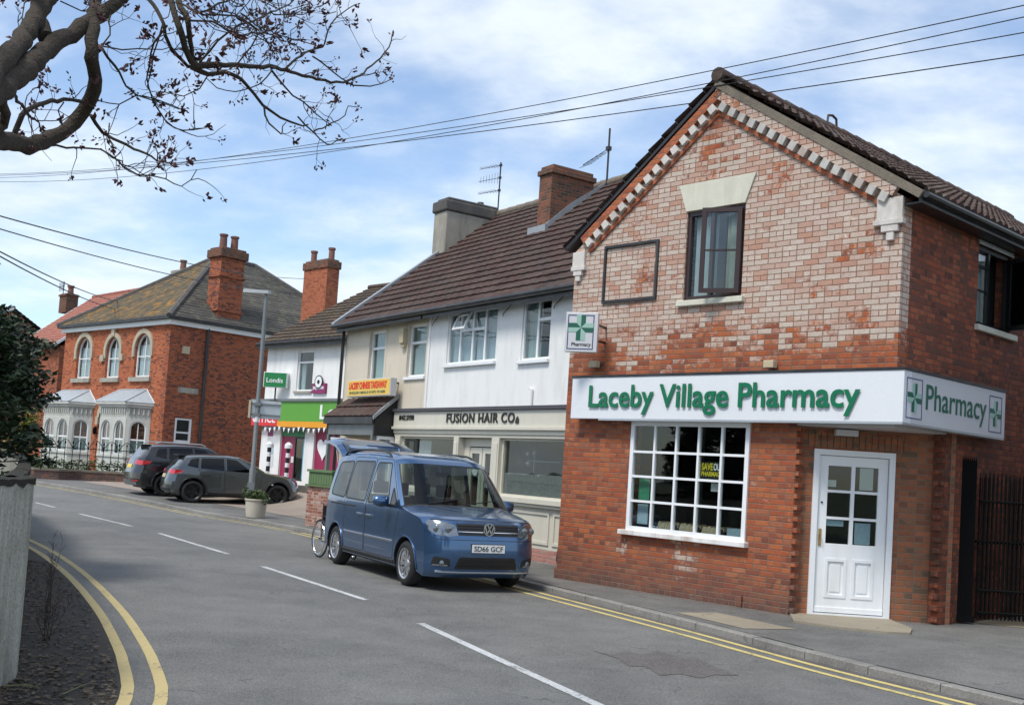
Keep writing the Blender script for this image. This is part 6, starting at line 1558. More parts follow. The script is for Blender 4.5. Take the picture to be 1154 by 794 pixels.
    def face_map(s, rear=False):
        """(y,z) -> surface point on the nose (or tail)"""
        D = s.dense()
        D = D[len(D)//2:] if rear else D[:len(D)//2]
        def f(y, z, off=0.0):
            best = None
            for i in range(len(D)-1):
                z0, z1 = D[i][1], D[i+1][1]
                if (z0-z)*(z1-z) <= 0 and abs(z1-z0) > 1e-6:
                    t = (z-z0)/(z1-z0); st = tuple(D[i][j]+(D[i+1][j]-D[i][j])*t for j in range(4)); break
            else: st = min(D, key=lambda q: abs(q[1]-z))
            a, zz, k, m = st; W = s.w(a+k, z-m); q = max(-1, min(1, y/W)); b = abs(q)**s.p
            # outward direction in plan
            dk = k*s.p*abs(q)**(s.p-1)/W*(1 if q > 0 else -1)
            n = Vector((1, dk, 0)) if not rear else Vector((-1, -dk, 0)); n.normalize()
            return Vector((-(a+k*b), y, z))+n*off
        return f
    def patch(s, poly, name, mat, off=.004, rear=False, parent=None, inset=None, step=.05, depth=.02, smooth=50):
        f = s.face_map(rear); outer = subdiv(poly, step); vs, fs = cdt(outer, [], step); mb = MB()
        mb.add([f(v.x, v.y, off) for v in vs], fs); n = len(outer)
        mb.add([f(p[0], p[1], off) for p in outer]+[f(p[0], p[1], off-depth) for p in outer], [(i, (i+1) % n, n+(i+1) % n, n+i) for i in range(n)])
        return mb.build(name, mat, parent or s.root, smooth=smooth)
    def underbody(s, z1=.55):
        mb = MB(); mb.box(-s.L+.35, -.35, -s.hw+.16, s.hw-.16, .20, z1)
        o = mb.build('underbody', M['black_plastic'], s.root)
        for (ax, az, r) in s.arches:
            for sg in (-1, 1):
                m = MB(); vs = []; n = 16
                for k in range(n+1):
                    t = PI*k/n*1.12-PI*.06
                    for y in (s.w(ax, az+.2)-.004, s.hw-.34): vs.append((-(ax+r*math.cos(t)), sg*y, az+r*math.sin(t)))
                m.add(vs, [(2*k, 2*k+1, 2*k+3, 2*k+2) for k in range(n)]); m.build('wheel_arch', M['black_plastic'], s.root, smooth=50)
        return o
def make_wheel(r, rr, width, rim_mat, spokes=10, style='double'):
    """wheel as a rim with tyre child, axis along y, outer face at -y"""
    mb = MB(); w = width/2
    mb.lathe([(rr-.012, -w+.015), (rr+.006, -w+.0), (rr+.006, -w+.02), (rr-.035, -w+.05), (rr-.04, w)], (0,0,0), 'y', 36, cap=False)
    mb.lathe([(0, -w+.035), (.055, -w+.035), (.065, -w+.06), (.05, -w+.1)], (0,0,0), 'y', 18)
    for k in range(spokes):
        t = 2*PI*k/spokes
        subs = ((-.05, -.085), (.05, .085)) if style == 'double' else ((0, 0),)
        for (a0, a1) in subs:
            d0, d1 = Vector((math.cos(t+a0*2.4), 0, math.sin(t+a0*2.4))), Vector((math.cos(t+a1), 0, math.sin(t+a1))); pr_ = Vector((-math.sin(t), 0, math.cos(t)))
            hw_ = .011 if style == 'double' else .026
            p0, p1 = d0*.05, d1*(rr-.012); ya, yb = -w+.045, -w+.022
            v = [p0+pr_*hw_*1.3+Vector((0,ya,0)), p0-pr_*hw_*1.3+Vector((0,ya,0)), p1-pr_*hw_+Vector((0,yb,0)), p1+pr_*hw_+Vector((0,yb,0))]; v += [q+Vector((0,.035,0)) for q in v]
            mb.add(v, [(0,1,2,3),(7,6,5,4),(0,3,7,4),(1,5,6,2),(3,2,6,7)])
    rim = mb.build('wheel', rim_mat, None, smooth=35)
    mb = MB(); mb.lathe([(rr-.005, -w+.02), (rr+.02, -w-.004), (r-.05, -w-.006), (r-.018, -w+.012), (r, -w+.04), (r, w-.04), (r-.03, w), (rr-.02, w)], (0,0,0), 'y', 44, cap=False)
    ty = mb.build('tyre', M['tyre'], rim, smooth=35)
    mb = MB(); mb.lathe([(0, w*.2), (rr*.62, w*.2), (rr*.62, w*.35)], (0,0,0), 'y', 24); mb.build('brake_disc', M['cap_dark'], rim)
    mb = MB(); mb.lathe([(0, w*.6), (rr-.03, w*.6)], (0,0,0), 'y', 24); mb.build('hub_back', M['black_plastic'], rim)
    return rim
def put_wheels(car, r, rr, width, mat, axles, track, **kw):
    w0 = make_wheel(r, rr, width, mat, **kw); first = True
    for a in axles:
        for sg in (-1, 1):
            w = w0 if first else copy_tree(w0); first = False
            w.parent = car.root; w.location = (-a, sg*track, r); w.rotation_euler = (0, R(random.uniform(0, 60)), 0 if sg < 0 else PI)
def mirror(car, a, z, sgn, mat, sc=1.0):
    W = car.w(a, z); mb = MB()
    mb.lathe([(0, -.14), (.055, -.12), (.085, -.06), (.09, .02), (.075, .09), (0, .12)], (0,0,0), 'y', 16)
    for i, v in enumerate(mb.v): mb.v[i] = (v[0]*.75, v[1]*1.0, v[2]*1.0)
    o = mb.build('mirror', mat, car.root, smooth=60, loc=(-a, sgn*(W+.17), z+.02))
    mb = MB(); mb.box(-.10, .06, -.05, .05, -.075, -.05); mb.build('mirror_base', M['black_plastic'], o); mb = MB(); mb.tube([(0, -sgn*.2, -.07), (0, -sgn*.05, -.05)], .025, 6); mb.build('mirror_arm', M['black_plastic'], o)
    mb = MB(); mb.box(-.065, -.06, -.11, .09, -.06, .06); mb.build('mirror_glass', M['chrome'], o)
    return o
def seats(car, rows, fz=.55):
    for a in rows:
        for y in (-.38, .38):
            mb = MB(); mb.box(-a-.25, -a+.25, y-.24, y+.24, fz, fz+.14); mb.box(-a-.32, -a-.20, y-.24, y+.24, fz+.1, fz+.68); mb.box(-a-.34, -a-.24, y-.13, y+.13, fz+.70, fz+.90); mb.build('seat', M['seat'], car.root, bevel=.03)

# --- the blue people carrier
FRc = Vector((-1.325, 16.02, 0)); vaz = math.atan2(16.02-18.63, -1.325+2.82)-R(1.5)
vd = Vector((math.cos(vaz), math.sin(vaz), 0)); vl = Vector((-vd.y, vd.x, 0))
vorigin = FRc+vd*.88+vl*.80
van = empty('people_carrier', vorigin, vaz, 'blue metallic van with its tailgate raised parked facing the camera on the double yellow lines', 'van')
L = 4.54
prof = [ # a, z, k (corner sweep), m (crown)
 (.16,.20,.20,0),(.06,.27,.24,0),(.02,.40,.26,0),(.0,.54,.27,0),(.01,.70,.28,0),(.025,.83,.29,0),(.055,.93,.30,.0),(.11,1.0,.32,.01),(.24,1.05,.30,.03),(.50,1.095,.22,.045),(.75,1.13,.16,.05),(.96,1.16,.12,.045),
 (1.03,1.175,.12,.04),(1.22,1.345,.13,.04),(1.45,1.55,.13,.045),(1.63,1.70,.12,.05),(1.74,1.765,.08,.06),(1.92,1.815,.03,.075),(2.3,1.855,0,.085),(3.0,1.875,0,.09),(3.7,1.865,0,.09),(4.15,1.825,-.02,.085),(4.33,1.785,-.04,.07),
 (4.40,1.71,-.05,.03),(4.46,1.42,-.06,0),(4.50,1.12,-.06,0),(4.52,.85,-.06,0),(4.54,.60,-.06,0),(4.54,.42,-.07,0),(4.50,.28,-.06,0)]
prof = [(a, z+.085*max(0, min(1, (z-1.15)/.6)), k, m) for a, z, k, m in prof]
vc = Car(van, prof, [(0,.915),(.3,.955),(.6,.985),(1.0,1.0),(4.0,1.0),(4.3,.99),(4.54,.97)], .915, (1.05,.225,1.25), [(.88,.335,.365),(3.886,.335,.365)], .25, .32, p=6)
BP = M['blue_paint']
fwin = round_poly([(1.62,1.13),(2.50,1.12),(2.46,1.68),(1.90,1.68)], .05)
qwin = round_poly([(1.27,1.13),(1.56,1.13),(1.56,1.36)], .03)
rwin = round_poly([(2.62,1.13),(3.50,1.14),(3.48,1.68),(2.60,1.69)], .06)
rwin2 = round_poly([(3.56,1.14),(4.27,1.17),(4.20,1.65),(3.54,1.68)], .09)
fdoor = round_poly([(1.34,.34),(2.53,.34),(2.55,1.73),(1.88,1.73),(1.18,1.11),(1.28,.75)], .06)
rdoor = round_poly([(2.56,.34),(3.46,.34),(3.50,.62),(3.53,.98),(3.53,1.74),(2.56,1.74)], .06)
lift = lambda P: [(a, z+.085*max(0, min(1, (z-1.15)/.6))) for a, z in P]
fwin, qwin, rwin, rwin2, fdoor, rdoor = map(lift, (fwin, qwin, rwin, rwin2, fdoor, rdoor))
for sg in (-1, 1):
    reg = [(fdoor, 'front_door', BP, None, 0, 'fd'), (rdoor, 'sliding_door', BP, None, 0, 'rd'), (fwin, 'side_window', M['glass_car'], 'fd', 0), (qwin, 'quarter_window', M['glass_dark'], None, 0), (rwin, 'side_window', M['glass_dark'], 'rd', 0), (rwin2, 'side_window', M['glass_dark'], None, 0)]
    made = vc.side(sg, reg, BP)
    fd, rd = made['fd'], made['rd']
    vc.seam(sg, fdoor, parent=fd); vc.seam(sg, rdoor, parent=rd)
    for wp, pr_ in ((fwin, fd), (rwin, rd), (rwin2, None), (qwin, None)): vc.seam(sg, wp, parent=pr_, wd=.012, name='window_seal', off=.003)
    vc.line_strip(sg, [(1.36,.60),(2.52,.60)], .035, M['chrome'], 'trim_strip', parent=fd, off=.010); vc.line_strip(sg, [(2.58,.60),(3.47,.60)], .035, M['chrome'], 'trim_strip', parent=rd, off=.010)
    vc.line_strip(sg, [(1.30,.30),(3.48,.30)], .07, M['black_plastic'], 'sill_trim', off=.015)
    vc.line_strip(sg, [(3.0,1.03),(4.2,1.03)], .03, M['black_plastic'], 'slide_rail', off=.003)
    for a, pr_ in ((2.36, fd), (2.76, rd)):
        mb = MB(); W = vc.w(a, .93); mb.box(-a-.09, -a+.09, sg*(W+.018), sg*(W+.035), .905, .935); mb.box(-a-.09, -a-.07, sg*(W-.01), sg*(W+.025), .905, .935); mb.box(-a+.07, -a+.09, sg*(W-.01), sg*(W+.025), .905, .935); mb.build('door_handle', M['chrome'], pr_, bevel=.005)
    W = vc.w(.98,.80); MB().box(-1.12, -1.02, sg*(W-.005), sg*(W+.010), .80, .83).build('side_repeater', M['lens'], van)
    mirror(vc, 1.50, 1.16, sg, M['blue_paint'])
    # roof rail
    mb = MB(); pts = []
    for k in range(15):
        a = 2.05+(4.20-2.05)*k/14; zt = interp([(p[0], p[1]) for p in prof if 1.9 < p[0] < 4.35], a); W = vc.w(a, zt-.09); h = .07*min(1, min(k, 14-k)/1.2); pts.append((-a, sg*(W-.035), zt-.075+h))
    mb.tube(pts, .018, 8); mb.build('roof_rail', M['black_paint'], van, smooth=50)
    # wheel arch lips
    for (ax, az, r) in vc.arches:
        pts = [(-(ax+(r+.012)*math.cos(t)), sg*(vc.w(ax+(r)*math.cos(t), az+r*math.sin(t))+.004), az+(r+.012)*math.sin(t)) for t in [PI*k/20*1.08-PI*.04 for k in range(21)]]
        MB().tube(pts, .010, 6).build('arch_lip', BP, van, smooth=60)
vc.strip(0, 8, BP, 'front_bumper'); vc.strip(8, 11, BP, 'bonnet')
MB_ = MB(); vc.strip(11, 12, M['black_plastic'], 'scuttle'); ws = vc.strip(12, 15, M['glass_car'], 'windscreen', q0=-.955, q1=.955)
for sg in (-1, 1):
    vc.strip(12, 15, BP, 'pillar', q0=min(sg*.955, sg), q1=max(sg*.955, sg))
    D = [vc.pt(st, sg*.95) for st in prof[12:16]]; MB().tube([p+Vector((.004,0,.004)) for p in D], .010, 5).build('screen_seal', M['black_plastic'], ws)
vc.strip(15, 22, BP, 'roof')
# open tail: frame round the opening, tailgate up
vc.strip(26, 29, M['blue_paint'], 'rear_bumper')
for sg in (-1, 1): vc.strip(22, 26, BP, 'rear_pillar', q0=min(sg*.86, sg), q1=max(sg*.86, sg))
vc.strip(22, 23, BP, 'rear_header')
tg = MB(); nq = 14
# tailgate panel in its own frame: u outwards from the hinge, slight curve
tl_ = 1.22; prof_t = [(0, 0), (.12, .05), (.45, .09), (.50, .09), (.85, .04), (1.05, -.02), (1.22, -.10)]
def tgp(u, h, q, th=0): W = .74-.03*(u/1.2); return Vector((-u, q*W, h-th-.08*abs(q)**4))
vs = []
for th in (0, .05):
    for (u, h) in prof_t:
        for k in range(nq+1): vs.append(tgp(u, h, -1+2*k/nq, th))
w = nq+1; n = len(prof_t); fs = [(i*w+k, i*w+k+1, (i+1)*w+k+1, (i+1)*w+k) for i in range(n-1) for k in range(nq)]; b = n*w
fs += [(b+f[3], b+f[2], b+f[1], b+f[0]) for f in fs]+[(k, k+1, b+k+1, b+k) for k in range(nq)]+[((n-1)*w+k, (n-1)*w+k+1, b+(n-1)*w+k+1, b+(n-1)*w+k) for k in range(nq)]
fs += [(i*w, (i+1)*w, b+(i+1)*w, b+i*w) for i in range(n-1)]+[(i*w+nq, (i+1)*w+nq, b+(i+1)*w+nq, b+i*w+nq) for i in range(n-1)]
tg.add(vs, fs); tgo = tg.build('tailgate', BP, van, smooth=40, loc=(-4.24, 0, 1.875), rot=(0, R(17), 0))
vs = []
for (u, h) in [(.10, .055), (.30, .088), (.52, .10)]:
    for k in range(nq+1): vs.append(tgp(u, h+.006, -.86+1.72*k/nq))
mb = MB(); mb.add(vs, [(i*w+k, i*w+k+1, (i+1)*w+k+1, (i+1)*w+k) for i in range(2) for k in range(nq)]); mb.build('rear_window', M['lens_dark'], tgo, smooth=50)
mb = MB(); mb.box(-1.15, -.1, -.62, .62, -.09, -.045); mb.build('inner_trim', M['metal_edge'], tgo, bevel=.02)
mb = MB(); mb.tube([(-.02,-.3,.09), (-.1,-.3,.14), (-.1,.3,.14), (-.02,.3,.09)], .015, 6); mb.box(-.2, -.02, -.6, .6, .07, .1); mb.build('spoiler', BP, tgo, bevel=.01)
for sg in (-1, 1): MB().tube([(-4.38, sg*.72, 1.45), (-4.80, sg*.68, 1.98)], .012, 6).build('gas_strut', M['black_paint'], van)
# nose details
grille = round_poly([(-.47,.805),(.47,.805),(.50,.965),(-.50,.965)], .02)
g = vc.patch(grille, 'grille', M['black_plastic'], .006)
for z in (.85, .90, .935): vc.patch(rect(-.48,.48,z,z+.010), 'grille_bar', M['chrome'] if z in (.85,) else M['black_paint'], .016, parent=g)
low = round_poly([(-.50,.33),(.50,.33),(.44,.50),(-.44,.50)], .03); li = vc.patch(low, 'lower_intake', M['black_plastic'], .005)
for z in (.37, .42, .46): vc.patch(rect(-.44,.44,z,z+.012), 'intake_bar', M['black_paint'], .014, parent=li)
vc.patch(rect(-.74,.74,.275,.295), 'lip_trim', M['metal_edge'], .010); vc.patch(rect(-.80,.80,1.005,1.013), 'bonnet_gap', M['black_plastic'], .003, depth=.004); vc.patch(rect(-.78,.78,.735,.743), 'bumper_crease', M['black_plastic'], .002, depth=.004)
for sg in (-1, 1):
    hl = [(sg*.47,.80),(sg*.51,.935),(sg*.64,.975),(sg*.80,.995),(sg*.85,.97),(sg*.84,.86),(sg*.78,.80),(sg*.62,.78)]
    if sg < 0: hl = hl[::-1]
    h = vc.patch(round_poly(hl, .025), 'headlight', M['lens'], .010)
    f = vc.face_map()
    for y, r_ in ((.60,.055),(.745,.05)):
        p = f(sg*y, .88, .018); mb = MB(); mb.lathe([(0, .0), (r_*.6, .006), (r_, .0), (r_, -.02)], (0,0,0), 'x', 16); mb.build('reflector', M['lens'], h, loc=p, smooth=50)
    fg = [(sg*.56,.36),(sg*.58,.47),(sg*.78,.50),(sg*.80,.38)]
    if sg < 0: fg = fg[::-1]
    b_ = vc.patch(round_poly(fg, .03), 'fog_lamp_bezel', M['black_plastic'], .006); p = f(sg*.67, .405, .012); MB().lathe([(0, .008), (.045, 0), (.045, -.02)], (0,0,0), 'x', 16).build('fog_lamp', M['lens'], b_, loc=p)
    vc.patch(rect(*(sorted((sg*.60, sg*.78))), .372, .384), 'fog_lamp_trim', M['chrome'], .012, parent=b_)
f = vc.face_map(); p = f(0, .895, .03); bd_ = MB(); bd_.lathe([(0, -.02), (.088, -.02), (.088, 0)], (0,0,0), 'x', 28); bdg = bd_.build('badge', M['black_paint'], van, loc=p)
mb = MB(); mb.lathe([(.078, -.005), (.090, -.005), (.090, .012), (.078, .012)], (0,0,0), 'x', 32, closed=True)
def stroke(a, b, wd=.009): 
    a, b = Vector((.004, *a)), Vector((.004, *b)); t = (b-a).normalized(); nn = Vector((0, -t.z, t.y))*wd; mb.add([a+nn, a-nn, b-nn, b+nn]+[q+Vector((.008,0,0)) for q in (a+nn, a-nn, b-nn, b+nn)], [(4,5,6,7),(0,1,5,4),(1,2,6,5),(2,3,7,6),(3,0,4,7)])
stroke((-.033,.072),(0,.010)); stroke((.033,.072),(0,.010)); stroke((-.068,.042),(-.033,-.062)); stroke((.068,.042),(.033,-.062)); stroke((-.033,-.062),(0,.004)); stroke((.033,-.062),(0,.004))
mb.build('badge_emblem', M['chrome'], bdg)
pz = .625; p = f(0, pz, .012); pl_ = MB().box(-.004, .006, -.26, .26, -.056, .056).build('number_plate', M['plate_white'], van, loc=p)
MB().prism(rect(-.27,.27,-.066,.066), 'x', -.012, -.004).build('plate_surround', M['black_plastic'], pl_)
text_mesh('SD66 GCF', M['black_letter'], pl_, 'plate_text', width=.46, height=.075, ext=.002, bold=.015, M4=Matrix.Translation((.0065, -.23, -.038)) @ Matrix.Rotation(PI/2, 4, 'Z'))
for sg in (-1, 1): pass
# dashboard, wheel, wipers, seats, permit
mb = MB(); mb.box(-1.62, -1.12, -.70, .70, .9, 1.10); mb.box(-1.7, -1.5, -.70, .70, .6, .95); mb.build('dashboard', M['black_plastic'], van, bevel=.05)
mb = MB(); mb.lathe([(.17, 0), (.185, .012), (.17, .024)], (0,0,0), 'x', 24, closed=True); mb.box(0, .02, -.17, .17, -.02, .02); mb.build('steering_wheel', M['black_plastic'], van, loc=(-1.78, -.38, 1.08), rot=(0, R(-25), 0))
tag(MB().box(-.05, .05, -.11, .11, 0, .003).build('paper', M['paper'], None, loc=vorigin+vd*(-1.22)-vl*.28+Vector((0,0,1.105)), rot=(R(0), 0, vaz)), 'white paper permit on the dashboard of the blue van', 'paper')
for sg, y in ((1, .1), (-1, -.45)):
    mb = MB(); a0 = vc.pt(prof[12], y/.8); a1 = vc.pt((1.12, 1.258, .12, .04), (y-.0+.55*1)/.85 if y+.55 < .8 else .85); mb.tube([a0+Vector((.01,0,.02)), a1+Vector((.02,0,.03))], .008, 5); mb.build('wiper', M['black_plastic'], van)
mb = MB(); mb.box(-.03, .03, -.11, .11, -.035, .035); mb.build('rear_view_mirror', M['black_plastic'], van, loc=(-1.68, 0, 1.62))
seats(vc, (2.15, 3.0)); vc.underbody(.50)
mb = MB(); mb.box(-4.42, -.9, -.80, .80, .50, .56); mb.build('floor', M['black_plastic'], van)
put_wheels(vc, .325, .218, .205, M['alloy'], (.88, 3.886), .80, spokes=10)
# --- wheelchair behind the van
wc = empty('wheelchair', vorigin-vd*5.05+vl*(-.50)+Vector((0,0,0)), vaz+R(5), 'folding wheelchair with pale rimmed wheels standing on the road behind the blue van', 'wheelchair')
def wcwheel(r, y, name, x, sp=16, wd=.014):
    mb = MB(); n = 28
    mb.tube([(r*math.cos(2*PI*k/n), 0, r*math.sin(2*PI*k/n)) for k in range(n)], wd, 6, closed=True); t = mb.build(name, M['tyre'], wc, loc=(x, y, r+.01))
    mb = MB(); mb.tube([((r-.022)*math.cos(2*PI*k/n), 0, (r-.022)*math.sin(2*PI*k/n)) for k in range(n)], .010, 6, closed=True)
    if sp:
        for k in range(sp): mb.tube([(0, 0, 0), ((r-.02)*math.cos(2*PI*k/sp), 0, (r-.02)*math.sin(2*PI*k/sp))], .0018, 3)
        mb.lathe([(.02, -.03), (.02, .03)], (0,0,0), 'y', 8)
        mb.tube([((r-.05)*math.cos(2*PI*k/n), .035 if y > 0 else -.035, (r-.05)*math.sin(2*PI*k/n)) for k in range(n)], .008, 5, closed=True)
    mb.build('rim', M['chrome'], t)
for y in (-.28, .28): wcwheel(.33, y, 'wheel', 0); wcwheel(.09, y*.8, 'caster', .38, 0)
mb = MB()
for y in (-.22, .22):
    mb.tube([(-.08,y,.28),(-.08,y,.95),(-.20,y,.97)], .012, 6); mb.tube([(-.08,y,.50),(.36,y,.50),(.38,y,.2)], .012, 6); mb.tube([(-.08,y,.28),(.40,y,.28)], .012, 6); mb.tube([(-.08,y,.72),(.25,y,.72),(.27,y,.5)], .012, 6); mb.tube([(.36,y,.45),(.52,y,.12),(.60,y,.12)], .011, 6)
mb.build('frame', M['black_paint'], wc, smooth=50)
mb = MB(); mb.box(-.06,.36,-.21,.21,.50,.53); mb.build('seat', M['seat'], wc); mb = MB(); mb.box(-.09,-.07,-.21,.21,.52,.92); mb.build('backrest', M['seat'], wc); mb = MB(); mb.box(.0,.25,-.25,-.19,.72,.75); mb.box(.0,.25,.19,.25,.72,.75); mb.build('armrest', M['black_plastic'], wc); mb = MB(); mb.box(.52,.66,-.2,-.04,.10,.12); mb.box(.52,.66,.04,.2,.10,.12); mb.build('footrest', M['black_plastic'], wc)

# --- grey crossover and black off-roader seen from behind
def suv(name, label, origin, az, mat, L, hw, H, wb, fa, plate, wr, rim, rack=False, belt=1.0, rake=0):
    rt = empty(name, origin, az, label, 'car'); s = H/1.52; l = L/4.2
    P = [(.14,.22,.20,0),(.04,.34,.26,0),(.0,.50,.30,0),(.02,.66*s,.34,0),(.08,.80*s,.38,.0),(.16,.88*s,.38,.01),(.45*l,.95*s,.30,.03),(.85*l,1.01*s,.18,.04),(1.10*l,1.04*s,.14,.04),
         (1.16*l,1.06*s,.13,.04),(1.50*l,1.26*s,.14,.05),(1.80*l,1.42*s,.11,.06),(2.0*l,1.485*s,.05,.065),(2.4*l,1.52*s,0,.07),(3.0*l,1.505*s,0,.07),((3.45+rake)*l,1.465*s,-.02,.07),((3.66+rake)*l,1.43*s,-.05,.06),
         ((3.70+rake)*l,1.40*s,-.06,.05),((3.92+rake*.5)*l,1.14*s,-.12,.02),((4.04+rake*.2)*l,1.04*s,-.16,.0),(4.10*l,.92*s,-.20,0),(4.14*l,.78*s,-.22,0),(4.19*l,.62*s,-.24,0),(4.20*l,.45,-.24,0),(4.14*l,.28,-.20,0)]
    ra = fa+wb
    c = Car(rt, P, [(0,.88),(.4,.95),(.9,.99),(1.3,1.0),(3.2*l,1.0),(3.7*l,.975),(4.2*l,.93)], hw, (.93*s,.42,1.2), [(fa, wr+.02, wr+.05), (ra, wr+.02, wr+.05)], .27, wr)
    b = belt*s
    fw = round_poly([(1.62*l,b),(2.42*l,b+.02),(2.44*l,1.40*s),(2.12*l,1.37*s)], .03)
    rw = round_poly([(2.50*l,b+.02),(3.22*l,b+.05),(3.20*l,1.37*s),(2.51*l,1.40*s)], .03)
    cw_ = round_poly([(3.29*l,b+.06),(3.62*l,b+.12),((3.50+rake*.3)*l,1.33*s),(3.28*l,1.36*s)], .03)
    fd_ = round_poly([(1.42*l,.34),(2.45*l,.34),(2.47*l,1.425*s),(2.05*l,1.41*s),(1.30*l,b)], .05)
    rd_ = round_poly([(2.48*l,.34),(min(3.05*l, ra-.38),.34),(min(3.2*l, ra-.20),.80),(3.27*l,b+.02),(3.25*l,1.41*s),(2.49*l,1.425*s)], .05)
    for sg in (-1, 1):
        m = c.side(sg, [(fd_, 'front_door', mat, None, 0, 'fd'), (rd_, 'rear_door', mat, None, 0, 'rd'), (fw, 'side_window', M['glass_dark'], 'fd', 0), (rw, 'side_window', M['glass_dark'], 'rd', 0), (cw_, 'quarter_window', M['glass_dark'], None, 0)], mat)
        c.seam(sg, fd_, parent=m['fd']); c.seam(sg, rd_, parent=m['rd'])
        c.line_strip(sg, [(fa+wr+.12,.31),(ra-wr-.12,.31)], .10, M['black_plastic'], 'sill_trim', off=.02)
        for ax, az_, r in c.arches:
            pts = [(-(ax+(r+.025)*math.cos(t)), sg*(c.w(ax+r*math.cos(t), az_+r*math.sin(t))+.004), az_+(r+.025)*math.sin(t)) for t in [PI*k/20*1.06-PI*.03 for k in range(21)]]
            MB().tube(pts, .03, 6).build('arch_trim', M['black_plastic'] if not rack else mat, rt, smooth=60)
        for a, pr_ in ((2.30*l, m['fd']), (3.05*l, m['rd'])):
            W = c.w(a, .88*s); mb = MB(); mb.box(-a-.09, -a+.09, sg*(W+.005), sg*(W+.03), .87*s, .90*s); mb.build('door_handle', mat, pr_, bevel=.006)
        mirror(c, 1.62*l, b+.03, sg, mat)
        if rack:
            pts = [(-(2.1+1.5*k/10)*l, sg*(c.w(2.8, 1.42*s)-.04), (1.50+.05*min(1, min(k, 10-k)))*s-.02) for k in range(11)]; MB().tube(pts, .02, 6).build('roof_rail', M['metal_edge'], rt, smooth=50)
    c.strip(0, 5, mat, 'front_bumper'); c.strip(5, 9, mat, 'bonnet'); c.strip(9, 12, M['glass_dark'], 'windscreen'); c.strip(12, 16, mat, 'roof'); c.strip(16, 17, mat, 'tailgate_top')
    c.strip(17, 18, M['lens_dark'], 'rear_window'); c.strip(18, 22, mat, 'tailgate'); c.strip(22, 24, mat, 'rear_bumper')
    f = c.face_map(True)
    mb = MB(); mb.box(-(3.86+rake)*l, -(3.60+rake)*l, -.52*hw/.9, .52*hw/.9, 1.415*s, 1.445*s); mb.build('spoiler', M['black_paint'], rt, bevel=.01)
    for sg in (-1, 1):
        y0, y1 = .48*hw/.9, .80*hw/.9; z0, z1 = .84*s, .99*s
        q = [(sg*y0, z0+.04), (sg*y1, z0), (sg*(y1+.03), z1-.02), (sg*(y0+.04), z1)]
        if sg < 0: q = q[::-1]
        c.patch(round_poly(q, .02), 'tail_light', M['lens_red'], .022, rear=True, depth=.04)
        W = c.w(4.0*l, .93*s)
        tp_ = [(-(3.72*l), sg*(c.w(3.72*l,.95*s)+.008), .97*s), (-(3.97*l), sg*(c.w(3.97*l,.93*s)+.012), .985*s), (-(3.98*l), sg*(c.w(3.98*l,.88*s)+.012), .86*s), (-(3.80*l), sg*(c.w(3.8*l,.9*s)+.01), .88*s)]
        mb = MB(); mb.add(tp_+[(p[0], p[1]-sg*.03, p[2]) for p in tp_], [(0,1,2,3),(0,4,5,1),(1,5,6,2),(2,6,7,3),(3,7,4,0)]); mb.build('tail_light', M['lens_red'], rt)
        c.patch(rect(*sorted((sg*.50, sg*.80)), .40, .47) if not rack else rect(*sorted((sg*.55, sg*.78)), .42, .46), 'rear_reflector', M['lens_dark'] if not rack else M['lens_red'], .01, rear=True)
        hl = rect(*sorted((sg*.45, sg*.80)), .70*s, .82*s); c.patch(hl, 'headlight', M['lens'], .01)
    pz_ = .78*s if not rack else .80*s; p = f(0, pz_, .015)
    c.patch(rect(-.26, .26, pz_-.055, pz_+.055), 'number_plate', M['plate_yellow'] if rack else M['card'], .018, rear=True, step=.2)
    c.patch(rect(-.78*hw, .78*hw, .30, .40), 'bumper_trim', M['grey_metal'] if rack else M['black_plastic'], .012, rear=True)
    c.patch(rect(-.40, .40, .68*s, .80*s), 'grille', M['black_plastic'], .006)
    seats(c, (2.05*l, 2.9*l), .5); c.underbody(.52)
    mb = MB(); mb.box(-3.9*l, -1.0, -hw+.12, hw-.12, .5, .56); mb.box(-1.5*l, -1.15*l, -hw+.15, hw-.15, .8, .98*s); mb.build('floor', M['black_plastic'], rt)
    put_wheels(c, wr, wr-.095, .22, rim, (fa, ra), hw-.115, spokes=5, style='single')
    return rt
qa = R(26); ax_ = at(216.5, 553, 34.8); rear = Vector((ax_.x, ax_.y, 0)); d_ = Vector((math.cos(qa), math.sin(qa), 0)); l_ = Vector((-d_.y, d_.x, 0))
o_ = rear+d_*(2.60+.80)+l_*.78; o_.z = hz(rear.x, rear.y)+.10
suv('parked_car', 'dark grey crossover car parked with its red tail lights towards the road', o_, qa, M['grey_paint'], 4.19, .90, 1.51, 2.60, .80, 'card', .335, M['alloy_black'])
qa = R(33); ax_ = at(196, 553, 37.6); rear = Vector((ax_.x, ax_.y, 0)); d_ = Vector((math.cos(qa), math.sin(qa), 0)); l_ = Vector((-d_.y, d_.x, 0))
rear = at(178, 553, 37.8); rear = Vector((rear.x, rear.y, 0)); o_ = rear+d_*(2.66+.90)+l_*.1; o_.z = hz(rear.x, rear.y)+.10
suv('parked_car', 'black off-roader with yellow number plate parked behind the dark grey car', o_, qa, M['black_car'], 4.57, .92, 1.70, 2.66, .92, 'yellow', .345, M['alloy_black'], rack=True, belt=1.0, rake=.08)
